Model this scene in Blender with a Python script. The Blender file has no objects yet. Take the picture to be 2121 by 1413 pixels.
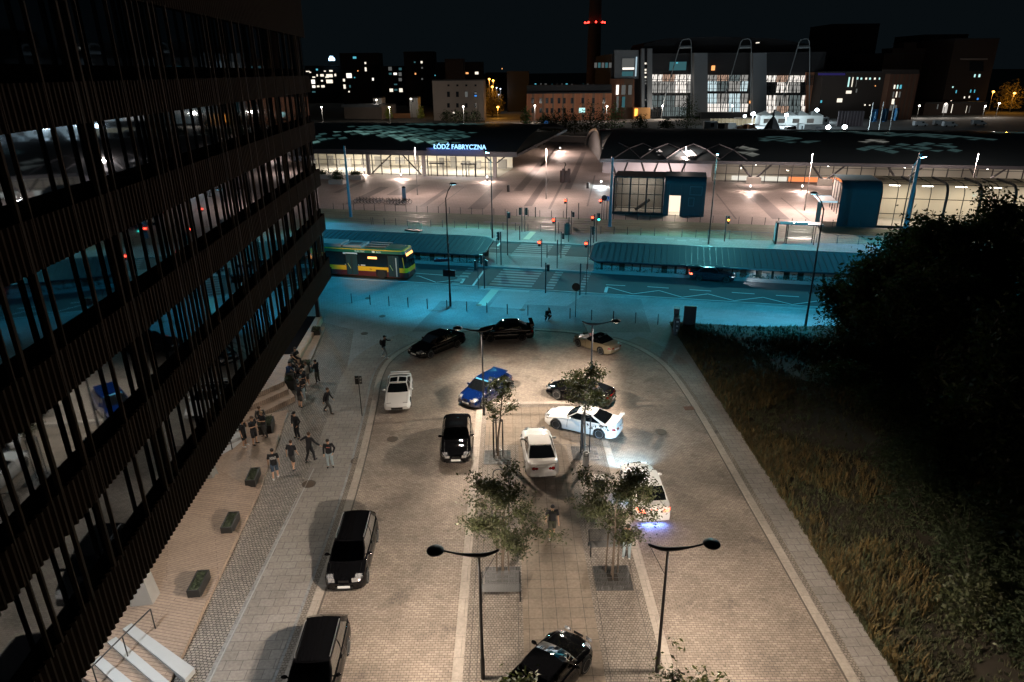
import bpy, bmesh, math, random
from mathutils import Vector, Matrix
random.seed(7)
R = math.radians
S = bpy.context.scene
# ------------------------------------------------------------------ camera
CAM_F, PITCH, ROLL, CAM_H = 1414.0, R(21.57), R(0.6), 20.0     # focal length in pixels of the 2121 px wide photograph
FW = Vector((0, math.cos(PITCH), -math.sin(PITCH)))
DN = Vector((0, -math.sin(PITCH), -math.cos(PITCH)))
RT = Vector((1, 0, 0)) * math.cos(ROLL) + DN * math.sin(ROLL)
DN = DN * math.cos(ROLL) - Vector((1, 0, 0)) * math.sin(ROLL)
cam = bpy.data.cameras.new('camera')
cam.sensor_width = 36.0
cam.lens = 36.0 * CAM_F / 2121
cam.clip_start, cam.clip_end = 0.5, 9000
co = bpy.data.objects.new('camera', cam)
S.collection.objects.link(co)
co.matrix_world = Matrix(((RT.x, -DN.x, -FW.x, 0), (RT.y, -DN.y, -FW.y, 0), (RT.z, -DN.z, -FW.z, CAM_H), (0, 0, 0, 1)))
S.camera = co
# ------------------------------------------------------------------ night sky
w = bpy.data.worlds.new("World"); S.world = w; w.use_nodes = True
nt = w.node_tree
sky = nt.nodes.new('ShaderNodeTexSky'); sky.sky_type = 'NISHITA'; sky.sun_disc = False
sky.sun_elevation = R(-6.0); sky.sun_rotation = R(200); sky.air_density = 1.0; sky.dust_density = 0.4
bg = nt.nodes['Background']; bg.inputs['Strength'].default_value = 0.075
ad = nt.nodes.new('ShaderNodeMix'); ad.data_type = 'RGBA'; ad.blend_type = 'ADD'; ad.inputs['Factor'].default_value = 1
ad.inputs['B'].default_value = (.032, .053, .068, 1)                 # the city's own faint sky glow
nt.links.new(sky.outputs[0], ad.inputs['A']); nt.links.new(ad.outputs['Result'], bg.inputs[0])
# ------------------------------------------------------------------ exposure
S.view_settings.view_transform = 'Standard'
S.view_settings.look = 'None'
S.view_settings.exposure = 0.0
S.view_settings.gamma = 1.0
S.view_settings.use_curve_mapping = False
S.render.engine = 'CYCLES'
cy = S.cycles
cy.use_denoising = True
cy.max_bounces = 6; cy.diffuse_bounces = 2; cy.glossy_bounces = 4; cy.transmission_bounces = 4
cy.transparent_max_bounces = 12
cy.sample_clamp_indirect = 4.0
cy.caustics_reflective = False; cy.caustics_refractive = False
cy.blur_glossy = 0.5

# the pixel -> ground helper (photograph's 2121 x 1413 pixels, plane at height z)
def G(px, py, z=0.0):
    d = FW + RT * ((px - 1060.5) / CAM_F) + DN * ((py - 706.5) / CAM_F)
    t = (z - CAM_H) / d.z
    return Vector((d.x * t, d.y * t, z))
def onplane(px, py, a, b):
    """pixel -> point on the vertical plane through ground points a and b"""
    d = FW + RT * ((px - 1060.5) / CAM_F) + DN * ((py - 706.5) / CAM_F)
    n = Vector((b[1] - a[1], -(b[0] - a[0]), 0))
    t = (n.x * a[0] + n.y * a[1]) / (n.x * d.x + n.y * d.y)
    return Vector((0, 0, CAM_H)) + d * t
US, VS = Vector((.972, -.235, 0)), Vector((.235, .972, 0))      # along the main road / away across it
RZ = math.atan2(-.235, .972)
def ST(s, t, z=0.0):
    p = US * s + VS * t
    return Vector((p.x, p.y, z))

# ------------------------------------------------------------------ materials
MATS = {}
def M(name, col, rough=.6, metal=0.0, spec=.5, noise=0.0, nscale=3.0, bump=0.0, bscale=30.0, coat=0.0, emit=None, estr=0.0, alpha=None):
    if name in MATS: return MATS[name]
    m = bpy.data.materials.new(name); m.use_nodes = True
    n = m.node_tree; b = n.nodes['Principled BSDF']
    c = (*col, 1)
    b.inputs['Base Color'].default_value = c
    b.inputs['Roughness'].default_value = rough
    b.inputs['Metallic'].default_value = metal
    b.inputs['Specular IOR Level'].default_value = spec
    b.inputs['Coat Weight'].default_value = coat
    b.inputs['Coat Roughness'].default_value = .03
    if emit:
        b.inputs['Emission Color'].default_value = (*emit, 1); b.inputs['Emission Strength'].default_value = estr
    if noise or bump:
        tc = n.nodes.new('ShaderNodeTexCoord')
        nz = n.nodes.new('ShaderNodeTexNoise'); nz.inputs['Scale'].default_value = nscale; nz.inputs['Detail'].default_value = 5
        n.links.new(tc.outputs['Object'], nz.inputs['Vector'])
        if noise:
            mx = n.nodes.new('ShaderNodeMix'); mx.data_type = 'RGBA'
            mx.inputs['A'].default_value = (*[max(0, x * (1 - noise)) for x in col], 1)
            mx.inputs['B'].default_value = (*[min(1, x * (1 + noise)) for x in col], 1)
            n.links.new(nz.outputs['Fac'], mx.inputs['Factor']); n.links.new(mx.outputs['Result'], b.inputs['Base Color'])
        if bump:
            nb = n.nodes.new('ShaderNodeTexNoise'); nb.inputs['Scale'].default_value = bscale
            n.links.new(tc.outputs['Object'], nb.inputs['Vector'])
            bp = n.nodes.new('ShaderNodeBump'); bp.inputs['Strength'].default_value = bump; bp.inputs['Distance'].default_value = .02
            n.links.new(nb.outputs['Fac'], bp.inputs['Height']); n.links.new(bp.outputs[0], b.inputs['Normal'])
    MATS[name] = m
    return m
def emis(name, col, st):
    if name in MATS: return MATS[name]
    m = bpy.data.materials.new(name); m.use_nodes = True
    n = m.node_tree; n.nodes.clear()
    e = n.nodes.new('ShaderNodeEmission'); o = n.nodes.new('ShaderNodeOutputMaterial')
    e.inputs[0].default_value = (*col, 1); e.inputs[1].default_value = st
    n.links.new(e.outputs[0], o.inputs[0]); MATS[name] = m
    return m
def glass(name, tint=(.6, .65, .65), refl=1.5, rough=.02, dirt=0.0):
    """a thin pane: transparent (tinted) mixed with a mirror by Fresnel"""
    if name in MATS: return MATS[name]
    m = bpy.data.materials.new(name); m.use_nodes = True
    n = m.node_tree; n.nodes.clear()
    o = n.nodes.new('ShaderNodeOutputMaterial'); mx = n.nodes.new('ShaderNodeMixShader')
    t = n.nodes.new('ShaderNodeBsdfTransparent'); t.inputs[0].default_value = (*tint, 1)
    g = n.nodes.new('ShaderNodeBsdfGlossy'); g.inputs['Roughness'].default_value = rough
    fr = n.nodes.new('ShaderNodeFresnel'); fr.inputs['IOR'].default_value = refl
    n.links.new(fr.outputs[0], mx.inputs[0]); n.links.new(t.outputs[0], mx.inputs[1]); n.links.new(g.outputs[0], mx.inputs[2])
    n.links.new(mx.outputs[0], o.inputs[0]); MATS[name] = m
    return m
def paving(name, c1, c2, mortar, bw, bh, ms=.012, rot=0.0, patch=.25, pscale=.25, offset=.5, cobble=0.0, rough=.75, bump=.25, warp=0.0, stain=.0):
    """setts, slabs or planks laid in world space, with broad patches of wear"""
    if name in MATS: return MATS[name]
    m = bpy.data.materials.new(name); m.use_nodes = True
    n = m.node_tree; L = n.links.new; b = n.nodes['Principled BSDF']
    geo = n.nodes.new('ShaderNodeNewGeometry')
    mp = n.nodes.new('ShaderNodeMapping'); mp.inputs['Rotation'].default_value = (0, 0, rot)
    L(geo.outputs['Position'], mp.inputs[0]); vec = mp.outputs[0]
    if warp:
        wn = n.nodes.new('ShaderNodeTexNoise'); wn.inputs['Scale'].default_value = 1.4; wn.inputs['Detail'].default_value = 3
        L(vec, wn.inputs['Vector'])
        sc = n.nodes.new('ShaderNodeVectorMath'); sc.operation = 'SCALE'; sc.inputs['Scale'].default_value = warp
        L(wn.outputs['Color'], sc.inputs[0])
        ad = n.nodes.new('ShaderNodeVectorMath'); L(vec, ad.inputs[0]); L(sc.outputs[0], ad.inputs[1]); vec = ad.outputs[0]
    br = n.nodes.new('ShaderNodeTexBrick'); br.offset = offset
    br.inputs['Scale'].default_value = 1; br.inputs['Brick Width'].default_value = bw; br.inputs['Row Height'].default_value = bh
    br.inputs['Mortar Size'].default_value = ms; br.inputs['Mortar Smooth'].default_value = .3; br.inputs['Bias'].default_value = 0
    br.inputs['Color1'].default_value = (*c1, 1); br.inputs['Color2'].default_value = (*c2, 1); br.inputs['Mortar'].default_value = (*mortar, 1)
    L(vec, br.inputs['Vector'])
    nz = n.nodes.new('ShaderNodeTexNoise'); nz.inputs['Scale'].default_value = pscale; nz.inputs['Detail'].default_value = 8; nz.inputs['Roughness'].default_value = .62
    L(geo.outputs['Position'], nz.inputs['Vector'])
    rp = n.nodes.new('ShaderNodeMapRange'); rp.inputs['From Min'].default_value = .35; rp.inputs['From Max'].default_value = .65
    rp.inputs['To Min'].default_value = 1 - patch; rp.inputs['To Max'].default_value = 1 + patch
    L(nz.outputs['Fac'], rp.inputs['Value'])
    fine = n.nodes.new('ShaderNodeTexNoise'); fine.inputs['Scale'].default_value = 9; fine.inputs['Detail'].default_value = 6
    L(geo.outputs['Position'], fine.inputs['Vector'])
    rf = n.nodes.new('ShaderNodeMapRange'); rf.inputs['To Min'].default_value = .62; rf.inputs['To Max'].default_value = 1.38
    L(fine.outputs['Fac'], rf.inputs['Value'])
    mu = n.nodes.new('ShaderNodeMath'); mu.operation = 'MULTIPLY'; L(rp.outputs[0], mu.inputs[0]); L(rf.outputs[0], mu.inputs[1])
    vm = n.nodes.new('ShaderNodeVectorMath'); vm.operation = 'SCALE'; L(br.outputs['Color'], vm.inputs[0]); L(mu.outputs[0], vm.inputs['Scale'])
    col = vm.outputs[0]
    if stain:
        do = n.nodes.new('ShaderNodeTexNoise'); do.inputs['Scale'].default_value = .75; do.inputs['Detail'].default_value = 9; do.inputs['Roughness'].default_value = .68
        of = n.nodes.new('ShaderNodeVectorMath'); of.inputs[1].default_value = (31, 17, 5); L(geo.outputs['Position'], of.inputs[0]); L(of.outputs[0], do.inputs['Vector'])
        dr = n.nodes.new('ShaderNodeMapRange'); dr.inputs['From Min'].default_value = .56; dr.inputs['From Max'].default_value = .70; dr.inputs['To Max'].default_value = .6; L(do.outputs['Fac'], dr.inputs['Value'])
        dm = n.nodes.new('ShaderNodeMix'); dm.data_type = 'RGBA'; dm.inputs['B'].default_value = (.07, .055, .045, 1); L(dr.outputs[0], dm.inputs['Factor']); L(col, dm.inputs['A']); col = dm.outputs['Result']
        vo = n.nodes.new('ShaderNodeTexNoise'); vo.inputs['Scale'].default_value = 1.1; vo.inputs['Detail'].default_value = 7; vo.inputs['Roughness'].default_value = .7
        L(geo.outputs['Position'], vo.inputs['Vector'])
        r2 = n.nodes.new('ShaderNodeMapRange'); r2.inputs['From Min'].default_value = .64; r2.inputs['From Max'].default_value = .72
        r2.inputs['To Max'].default_value = stain; L(vo.outputs['Fac'], r2.inputs['Value'])
        mx = n.nodes.new('ShaderNodeMix'); mx.data_type = 'RGBA'; mx.inputs['B'].default_value = (.5, .46, .42, 1)
        L(r2.outputs[0], mx.inputs['Factor']); L(col, mx.inputs['A']); col = mx.outputs['Result']
    L(col, b.inputs['Base Color'])
    b.inputs['Roughness'].default_value = rough; b.inputs['Specular IOR Level'].default_value = .35
    bp = n.nodes.new('ShaderNodeBump'); bp.inputs['Strength'].default_value = bump; bp.inputs['Distance'].default_value = .015
    ma = n.nodes.new('ShaderNodeMath'); ma.operation = 'ADD'
    inv = n.nodes.new('ShaderNodeMath'); inv.operation = 'SUBTRACT'; inv.inputs[0].default_value = 1; L(br.outputs['Fac'], inv.inputs[1])
    L(inv.outputs[0], ma.inputs[0]); L(fine.outputs['Fac'], ma.inputs[1]); L(ma.outputs[0], bp.inputs['Height']); L(bp.outputs[0], b.inputs['Normal'])
    MATS[name] = m
    return m

# ------------------------------------------------------------------ mesh building
class MB:
    def __init__(s): s.v, s.f = [], []
    def add(s, vs, fs):
        o = len(s.v); s.v += [Vector(x) for x in vs]; s.f += [tuple(i + o for i in f) for f in fs]; return s
    def box(s, c, d, rz=0.0, ry=0.0, rx=0.0):
        m = Matrix.Translation(Vector(c)) @ Matrix.Rotation(rz, 4, 'Z') @ Matrix.Rotation(ry, 4, 'Y') @ Matrix.Rotation(rx, 4, 'X')
        h = [x / 2 for x in d]
        vs = [m @ Vector((a * h[0], b * h[1], e * h[2])) for a in (-1, 1) for b in (-1, 1) for e in (-1, 1)]
        return s.add(vs, [(0, 1, 3, 2), (4, 6, 7, 5), (0, 4, 5, 1), (2, 3, 7, 6), (0, 2, 6, 4), (1, 5, 7, 3)])
    def prism(s, poly, z0, z1, bottom=True):
        n = len(poly); P2 = [(p[0], p[1]) for p in poly]
        area = sum(P2[i][0] * P2[(i + 1) % n][1] - P2[(i + 1) % n][0] * P2[i][1] for i in range(n))
        if area < 0: P2 = P2[::-1]
        vs = [(x, y, z0) for x, y in P2] + [(x, y, z1) for x, y in P2]
        fs = [tuple(range(n, 2 * n))] + [(i, (i + 1) % n, n + (i + 1) % n, n + i) for i in range(n)]
        if bottom: fs.append(tuple(range(n - 1, -1, -1)))
        return s.add(vs, fs)
    def sheet(s, poly, z):
        P2 = [(p[0], p[1]) for p in poly]; n = len(P2)
        area = sum(P2[i][0] * P2[(i + 1) % n][1] - P2[(i + 1) % n][0] * P2[i][1] for i in range(n))
        if area < 0: P2 = P2[::-1]
        return s.add([(x, y, z) for x, y in P2], [tuple(range(n))])
    def quad(s, *p): return s.add(p, [tuple(range(len(p)))])
    def tube(s, pts, r, n=8, cap=True):
        pts = [Vector(p) for p in pts]; rs = r if isinstance(r, (list, tuple)) else [r] * len(pts)
        vs, fs = [], []; up = None
        for i, p in enumerate(pts):
            t = (pts[min(i + 1, len(pts) - 1)] - pts[max(i - 1, 0)])
            t = t.normalized() if t.length > 1e-9 else Vector((0, 0, 1))
            if up is None: up = Vector((0, 0, 1)) if abs(t.z) < .9 else Vector((1, 0, 0))
            a = t.cross(up).normalized(); b = a.cross(t).normalized(); up = b
            for k in range(n):
                q = 2 * math.pi * k / n
                vs.append(p + (a * math.cos(q) + b * math.sin(q)) * rs[i])
        for i in range(len(pts) - 1):
            for k in range(n):
                fs.append((i * n + k, i * n + (k + 1) % n, (i + 1) * n + (k + 1) % n, (i + 1) * n + k))
        if cap: fs.append(tuple(range(n - 1, -1, -1))); fs.append(tuple(range((len(pts) - 1) * n, len(pts) * n)))
        return s.add(vs, fs)
    def lathe(s, prof, n=20, c=(0, 0, 0), axis='Z', sx=1, sy=1):
        vs, fs = [], []
        for r, z in prof:
            for k in range(n):
                q = 2 * math.pi * k / n; x, y = r * math.cos(q) * sx, r * math.sin(q) * sy
                if axis == 'Z': vs.append((c[0] + x, c[1] + y, c[2] + z))
                elif axis == 'Y': vs.append((c[0] + x, c[1] + z, c[2] + y))
                else: vs.append((c[0] + z, c[1] + x, c[2] + y))
        for i in range(len(prof) - 1):
            for k in range(n): fs.append((i * n + k, i * n + (k + 1) % n, (i + 1) * n + (k + 1) % n, (i + 1) * n + k))
        fs.append(tuple(range(n - 1, -1, -1))); fs.append(tuple(range((len(prof) - 1) * n, len(prof) * n)))
        return s.add(vs, fs)
    def ell(s, c, r, n=10, m=6, rz=0):
        prof = []
        vs, fs = [], []
        for i in range(m + 1):
            a = math.pi * i / m
            for k in range(n):
                q = 2 * math.pi * k / n
                x, y = r[0] * math.sin(a) * math.cos(q), r[1] * math.sin(a) * math.sin(q)
                vs.append((c[0] + x * math.cos(rz) - y * math.sin(rz), c[1] + x * math.sin(rz) + y * math.cos(rz), c[2] - r[2] * math.cos(a)))
        for i in range(m):
            for k in range(n): fs.append((i * n + k, i * n + (k + 1) % n, (i + 1) * n + (k + 1) % n, (i + 1) * n + k))
        return s.add(vs, fs)
    def build(s, name, mat, parent=None, smooth=False, world=False, recalc=True):
        me = bpy.data.meshes.new(name)
        vs = s.v
        if world and parent is not None:
            mi = parent_matrix(parent).inverted(); vs = [mi @ v for v in vs]
        me.from_pydata([tuple(v) for v in vs], [], s.f)
        if recalc:
            bm = bmesh.new(); bm.from_mesh(me); bmesh.ops.recalc_face_normals(bm, faces=bm.faces); bm.to_mesh(me); bm.free()
        me.materials.append(mat)
        if smooth:
            for p in me.polygons: p.use_smooth = True
            if smooth != 'all': me.set_sharp_from_angle(angle=R(38))
        o = bpy.data.objects.new(name, me); S.collection.objects.link(o)
        if parent is not None: o.parent = parent
        return o
def parent_matrix(o):
    m = Matrix.Translation(o.location) @ o.rotation_euler.to_matrix().to_4x4()
    return parent_matrix(o.parent) @ m if o.parent else m
def tag(o, label, cat, group=None):
    o['label'] = label; o['category'] = cat
    if group: o['group'] = group
    return o
def thing(name, label, cat, loc=(0, 0, 0), rz=0.0, group=None):
    o = bpy.data.objects.new(name, None); S.collection.objects.link(o)
    o.location = loc; o.rotation_euler = (0, 0, rz); o.empty_display_size = .3
    return tag(o, label, cat, group)
def struct(name, mb, mat, smooth=False):
    o = mb.build(name, mat, smooth=smooth); o['kind'] = 'structure'; return o
KIDS = {}
def dup(root, loc, rz=None, label=None, group=None, cat=None):
    """copy a thing with its parts and their sub-parts (they share mesh data)"""
    r = root.copy(); S.collection.objects.link(r); r.location = loc
    if rz is not None: r.rotation_euler = (0, 0, rz)
    if label: r['label'] = label
    if group: r['group'] = group
    if cat: r['category'] = cat
    for ch in list(root.children):
        c = ch.copy(); S.collection.objects.link(c); c.parent = r
        for g in list(ch.children):
            d = g.copy(); S.collection.objects.link(d); d.parent = c
    return r
def lamp(kind, loc, energy, col, parent=None, size=.2, spot=None, blend=.3, name='lamp_light', direction=None, sizey=None, wide=None, shield=None):
    l = bpy.data.lights.new(name, kind); l.energy = energy; l.color = col
    if kind == 'AREA':
        l.size = size
        if sizey: l.shape = 'RECTANGLE'; l.size_y = sizey
        else: l.shape = 'DISK'
    else: l.shadow_soft_size = size
    if kind == 'SPOT': l.spot_size = spot; l.spot_blend = blend
    o = bpy.data.objects.new(name, l); S.collection.objects.link(o); o.location = loc
    if direction is not None: o.rotation_euler = Vector(direction).to_track_quat('-Z', 'Y').to_euler()
    if parent is not None: o.parent = parent
    if wide:                                                         # street optics: more light sideways than straight down, cut off above c0
        l.use_nodes = True; n = l.node_tree; em = n.nodes['Emission']; tc = n.nodes.new('ShaderNodeTexCoord'); sp = n.nodes.new('ShaderNodeSeparateXYZ')
        n.links.new(tc.outputs['Normal'], sp.inputs[0])
        ab = n.nodes.new('ShaderNodeMath'); ab.operation = 'ABSOLUTE'; n.links.new(sp.outputs['Z'], ab.inputs[0])
        mr = n.nodes.new('ShaderNodeMapRange'); mr.interpolation_type = 'SMOOTHSTEP'; mr.inputs['From Min'].default_value = wide[0]; mr.inputs['From Max'].default_value = wide[1]; n.links.new(ab.outputs[0], mr.inputs['Value'])
        mx = n.nodes.new('ShaderNodeMath'); mx.operation = 'MAXIMUM'; mx.inputs[1].default_value = .3; n.links.new(ab.outputs[0], mx.inputs[0])
        pw = n.nodes.new('ShaderNodeMath'); pw.operation = 'POWER'; pw.inputs[1].default_value = -1.7; n.links.new(mx.outputs[0], pw.inputs[0])
        mu = n.nodes.new('ShaderNodeMath'); mu.operation = 'MULTIPLY'; n.links.new(pw.outputs[0], mu.inputs[0]); n.links.new(mr.outputs[0], mu.inputs[1]); out = mu.outputs[0]
        if shield:                                                   # a house-side shield dims one side
            sm = n.nodes.new('ShaderNodeMapRange'); sm.interpolation_type = 'SMOOTHSTEP'; sm.inputs['From Min'].default_value = -.65 * shield if abs(shield) > .9 else -.30 * shield; sm.inputs['From Max'].default_value = .10 * shield; sm.inputs['To Min'].default_value = .45 if abs(shield) > .9 else .12
            n.links.new(sp.outputs['X'], sm.inputs['Value']); m2 = n.nodes.new('ShaderNodeMath'); m2.operation = 'MULTIPLY'; n.links.new(out, m2.inputs[0]); n.links.new(sm.outputs[0], m2.inputs[1]); out = m2.outputs[0]
        n.links.new(out, em.inputs['Strength'])
    return o
def text_mesh(txt, size, mat, loc, right, up, name='lettering', parent=None, depth=.05, align='LEFT', bold=.0):
    cu = bpy.data.curves.new(name, 'FONT'); cu.body = txt; cu.size = size; cu.extrude = depth; cu.offset = bold; cu.align_x = align
    o = bpy.data.objects.new(name, cu); S.collection.objects.link(o)
    dg = bpy.context.evaluated_depsgraph_get(); me = bpy.data.meshes.new_from_object(o.evaluated_get(dg))
    bpy.data.objects.remove(o); bpy.data.curves.remove(cu)
    right = Vector(right).normalized(); up = Vector(up).normalized(); nn = right.cross(up)
    m = Matrix(((right.x, up.x, nn.x, loc[0]), (right.y, up.y, nn.y, loc[1]), (right.z, up.z, nn.z, loc[2]), (0, 0, 0, 1)))
    if parent is not None: m = parent_matrix(parent).inverted() @ m
    me.transform(m); me.materials.clear(); me.materials.append(mat)
    ob = bpy.data.objects.new(name, me); S.collection.objects.link(ob)
    if parent is not None: ob.parent = parent
    return ob
def smooth_path(pts, n=6, closed=False):
    out = []; m = len(pts)
    for i in range(m - 1):
        p0, p1, p2, p3 = (Vector(pts[max(i - 1, 0)]), Vector(pts[i]), Vector(pts[i + 1]), Vector(pts[min(i + 2, m - 1)]))
        for k in range(n):
            t = k / n
            out.append(.5 * ((2 * p1) + (-p0 + p2) * t + (2 * p0 - 5 * p1 + 4 * p2 - p3) * t * t + (-p0 + 3 * p1 - 3 * p2 + p3) * t ** 3))
    out.append(Vector(pts[-1])); return out
def ribbon(mb, path, w0, w1, z0, z1):
    """a strip of constant section laid along a path, offsets w0..w1 to its left"""
    path = [Vector((p[0], p[1], 0)) for p in path]; A, B = [], []
    for i, p in enumerate(path):
        t = (path[min(i + 1, len(path) - 1)] - path[max(i - 1, 0)]).normalized(); nn = Vector((-t.y, t.x, 0))
        A.append(p + nn * w0); B.append(p + nn * w1)
    for i in range(len(path) - 1):
        mb.prism([A[i], A[i + 1], B[i + 1], B[i]], z0, z1, bottom=False)
    return mb
WARM, TEAL, PINK, COOL = (1, .845, .70), (.03, .60, 1.0), (1, .77, .67), (.6, .85, 1.0)
# ------------------------------------------------------------------ ground materials
m_ground = M('dark_ground', (.045, .045, .04), .95, noise=.4, nscale=.05)
m_sett = paving('street_setts', (.31, .255, .205), (.23, .185, .148), (.10, .08, .065), .20, .11, .010, 0, .20, .45, stain=.5)
m_slab = paving('pavement_slabs', (.26, .235, .21), (.23, .205, .18), (.11, .10, .095), .6, .45, .012, R(-2), .16, .3, rough=.8)
m_pathslab = paving('path_slabs', (.235, .185, .14), (.205, .165, .125), (.09, .075, .06), .55, .55, .012, 0, .14, .5, offset=0, rough=.8)
m_cobble = paving('granite_cobbles', (.32, .28, .24), (.22, .195, .17), (.035, .032, .03), .155, .12, .016, R(4), .15, .4, rough=.7, bump=.6, warp=.22)
m_bed = paving('bed_cobbles', (.28, .24, .20), (.205, .172, .142), (.09, .075, .06), .13, .11, .013, 0, .15, .6, rough=.8, bump=.4, warp=.12, stain=.2)
m_strip = paving('kerb_strip', (.36, .31, .26), (.33, .285, .24), (.17, .145, .12), 1.0, 1.0, .008, 0, .1, .8)
m_fore = paving('forecourt_slabs', (.27, .27, .265), (.235, .235, .23), (.14, .14, .14), .5, .3, .012, RZ, .16, .22, rough=.8)
m_foreset = paving('forecourt_setts', (.22, .22, .215), (.17, .17, .165), (.10, .10, .10), .14, .12, .012, RZ, .2, .3, rough=.8)
m_asph = M('asphalt', (.062, .066, .068), .85, noise=.3, nscale=.6, bump=.3, bscale=60)
m_paint = M('road_paint', (.55, .56, .55), .7, noise=.25, nscale=4)
m_paintworn = M('worn_paint', (.22, .225, .225), .75, noise=.35, nscale=3)
m_plaza = paving('plaza_paving', (.30, .25, .23), (.265, .22, .20), (.18, .15, .14), 1.2, .6, .02, R(-9), .12, .08, rough=.65)
m_plaza_dark = paving('plaza_band', (.15, .125, .12), (.13, .11, .105), (.09, .08, .075), 1.2, .6, .02, R(-9), .12, .1, rough=.6)
m_tram = paving('tram_bed', (.19, .215, .15), (.165, .19, .13), (.10, .12, .08), 1.5, .8, .02, RZ, .15, .1, rough=.7)
m_rail = M('rail_steel', (.12, .12, .11), .35, metal=.8)
m_kerb = M('granite_kerb', (.33, .33, .32), .75, noise=.2, nscale=2)
m_yellow = M('tactile_yellow', (.50, .44, .34), .75, noise=.15, nscale=6)
m_black = M('black_metal', (.012, .012, .013), .38, metal=0, spec=.5)
m_iron = M('cast_iron', (.07, .05, .035), .55, noise=.3, nscale=25)

struct('ground', MB().sheet([(-3500, -300), (3500, -300), (3500, 6000), (-3500, 6000)], -.02), m_ground)
# forecourt between the street and the main road
p = [ST(-48, 63), ST(-48, 48), (-20, 52, 0), (-20, 3, 0), (14.0, 3, 0), (13.35, 18, 0), (13.4, 50.6, 0), G(1420, 681), G(1715, 693), ST(60, 56.5), ST(60, 63)]
struct('forecourt', MB().sheet(p, 0.0), m_fore)
struct('pavement_setts', MB().sheet([ST(-20.5, 49.5), ST(-20.8, 58.0), ST(-9, 58.6), ST(-8, 62.0), ST(-2.5, 62.0), ST(-1.2, 53.4)], .004), m_foreset)
# cobbled footway beside the terrace
struct('cobbled_footway', MB().sheet([(-11.0, 3, 0), (-11.0, 30, 0), (-11.5, 42, 0), (-13.2, 53.5, 0), (-16.6, 55.6, 0), (-20, 52, 0), (-20, 3, 0)], .006), m_cobble)
LOOP = smooth_path([(-7.9, 4, 0), (-7.9, 16, 0), (-7.9, 23, 0), (-8.15, 31, 0), (-8.75, 39, 0), (-9.2, 44, 0), (-8.9, 47.2, 0), (-7.6, 49.9, 0), (-5.5, 52, 0), (-3, 53.1, 0),
    (0, 53.2, 0), (3, 52.7, 0), (5.8, 51.9, 0), (8.7, 50, 0), (10.4, 47.2, 0), (11.15, 44, 0), (11.5, 38.4, 0), (11.6, 30, 0), (11.68, 16, 0), (11.7, 4, 0)], 6)
street_setts = struct('street', MB().sheet(LOOP, .010), m_sett)
RP = [p for p in LOOP if p.x > 0 and p.y < 50.2]
LP = [p for p in LOOP if p.x < 0 and p.y < 51.0]
slabs = MB(); ribbon(slabs, LP, .75, 2.9, .0, .012); ribbon(slabs, RP, .62, 1.95, .0, .012); struct('footway_slabs', slabs, m_slab)
kb = MB(); ribbon(kb, LOOP, .0, .36, .0, .035); struct('kerb_strip', kb, m_strip)
kb = MB(); ribbon(kb, LOOP, .36, .62, .0, .016); struct('kerb_setts', kb, m_bed)
kb = MB(); ribbon(kb, LOOP, -.09, -.02, .0, .0135); struct('gutter_line', kb, M('gutter', (.10, .085, .07), .8, noise=.3, nscale=3))
kb = MB(); kb.box((-7.9 - 2.94, 17, .012), (.05, 30, .01)); struct('footway_edging', kb, m_kerb)
# central island of the street
struct('island_bed', MB().prism([(-2.12, 3), (-2.2, 38.6), (-1.6, 39.6), (4.8, 39.6), (5.45, 38.8), (5.75, 3)], 0, .024), m_bed)
struct('island_path', MB().prism([(.35, 3), (.3, 34.2), (3.05, 34.2), (3.3, 3)], 0, .030), m_pathslab)
struct('island_slabs', MB().prism([(-1.62, 34.3), (-1.62, 39.0), (4.6, 39.0), (4.7, 34.3)], 0, .029), m_pathslab)
kb = MB()
for a, b, c, d in (((-2.22, 3), (-2.3, 38.7), (-1.92, 38.7), (-1.84, 3)), ((5.84, 3), (5.5, 38.7), (5.12, 38.7), (5.46, 3))): kb.prism([a, b, c, d], 0, .045)
kb.prism([(-2.3, 38.72), (-1.7, 39.75), (4.9, 39.75), (5.5, 38.72), (5.12, 38.72), (4.7, 39.4), (-1.5, 39.4), (-1.92, 38.72)], 0, .045)
struct('island_kerb', kb, m_strip)
kb = MB()
for x0, x1 in ((-1.66, -1.64), (-1.40, -1.38), (.12, .14), (3.35, 3.37), (5.0, 5.02)): kb.box(((x0 + x1) / 2, 20, .0275), (.02, 33, .008))
struct('island_joints', kb, M('joint', (.07, .06, .05), .9))
# ------------------------------------------------------------------ the main road
struct('road', MB().sheet([ST(-120, 62.9), ST(130, 62.9), ST(130, 85.5), ST(-120, 80.0)], .003), m_asph)
kb = MB(); kb.prism([ST(-120, 62.75), ST(130, 62.75), ST(130, 63.0), ST(-120, 63.0)], 0, .05)
struct('road_kerb', kb, m_kerb)
isl = MB(); isl.prism([ST(-90, 70.3), ST(-8.4, 70.2), ST(130, 70.2), ST(130, 75.9), ST(-90, 75.6)], 0, .12); struct('shelter_island', isl, m_fore)
kb = MB(); kb.prism([ST(-90, 70.05), ST(130, 69.95), ST(130, 70.2), ST(-90, 70.3)], 0, .13); kb.prism([ST(-90, 75.6), ST(130, 75.9), ST(130, 76.1), ST(-90, 75.8)], 0, .13); struct('island_kerb_line', kb, m_kerb)
far = [ST(-120, 79.2), ST(-45, 80.6), ST(-22, 82.0), ST(-8, 82.2), ST(2, 84.3), ST(130, 85.0)]
struct('far_pavement', MB().prism(far + [ST(130, 88.6), ST(-120, 88.6)], 0, .10), m_fore)
kb = MB(); ribbon(kb, far, -.2, 0, 0, .115); struct('far_kerb', kb, m_kerb)
struct('tramway', MB().sheet([ST(-140, 88.6), ST(140, 88.6), ST(140, 98.3), ST(-140, 98.3)], .06), m_tram)
kb = MB()
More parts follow.
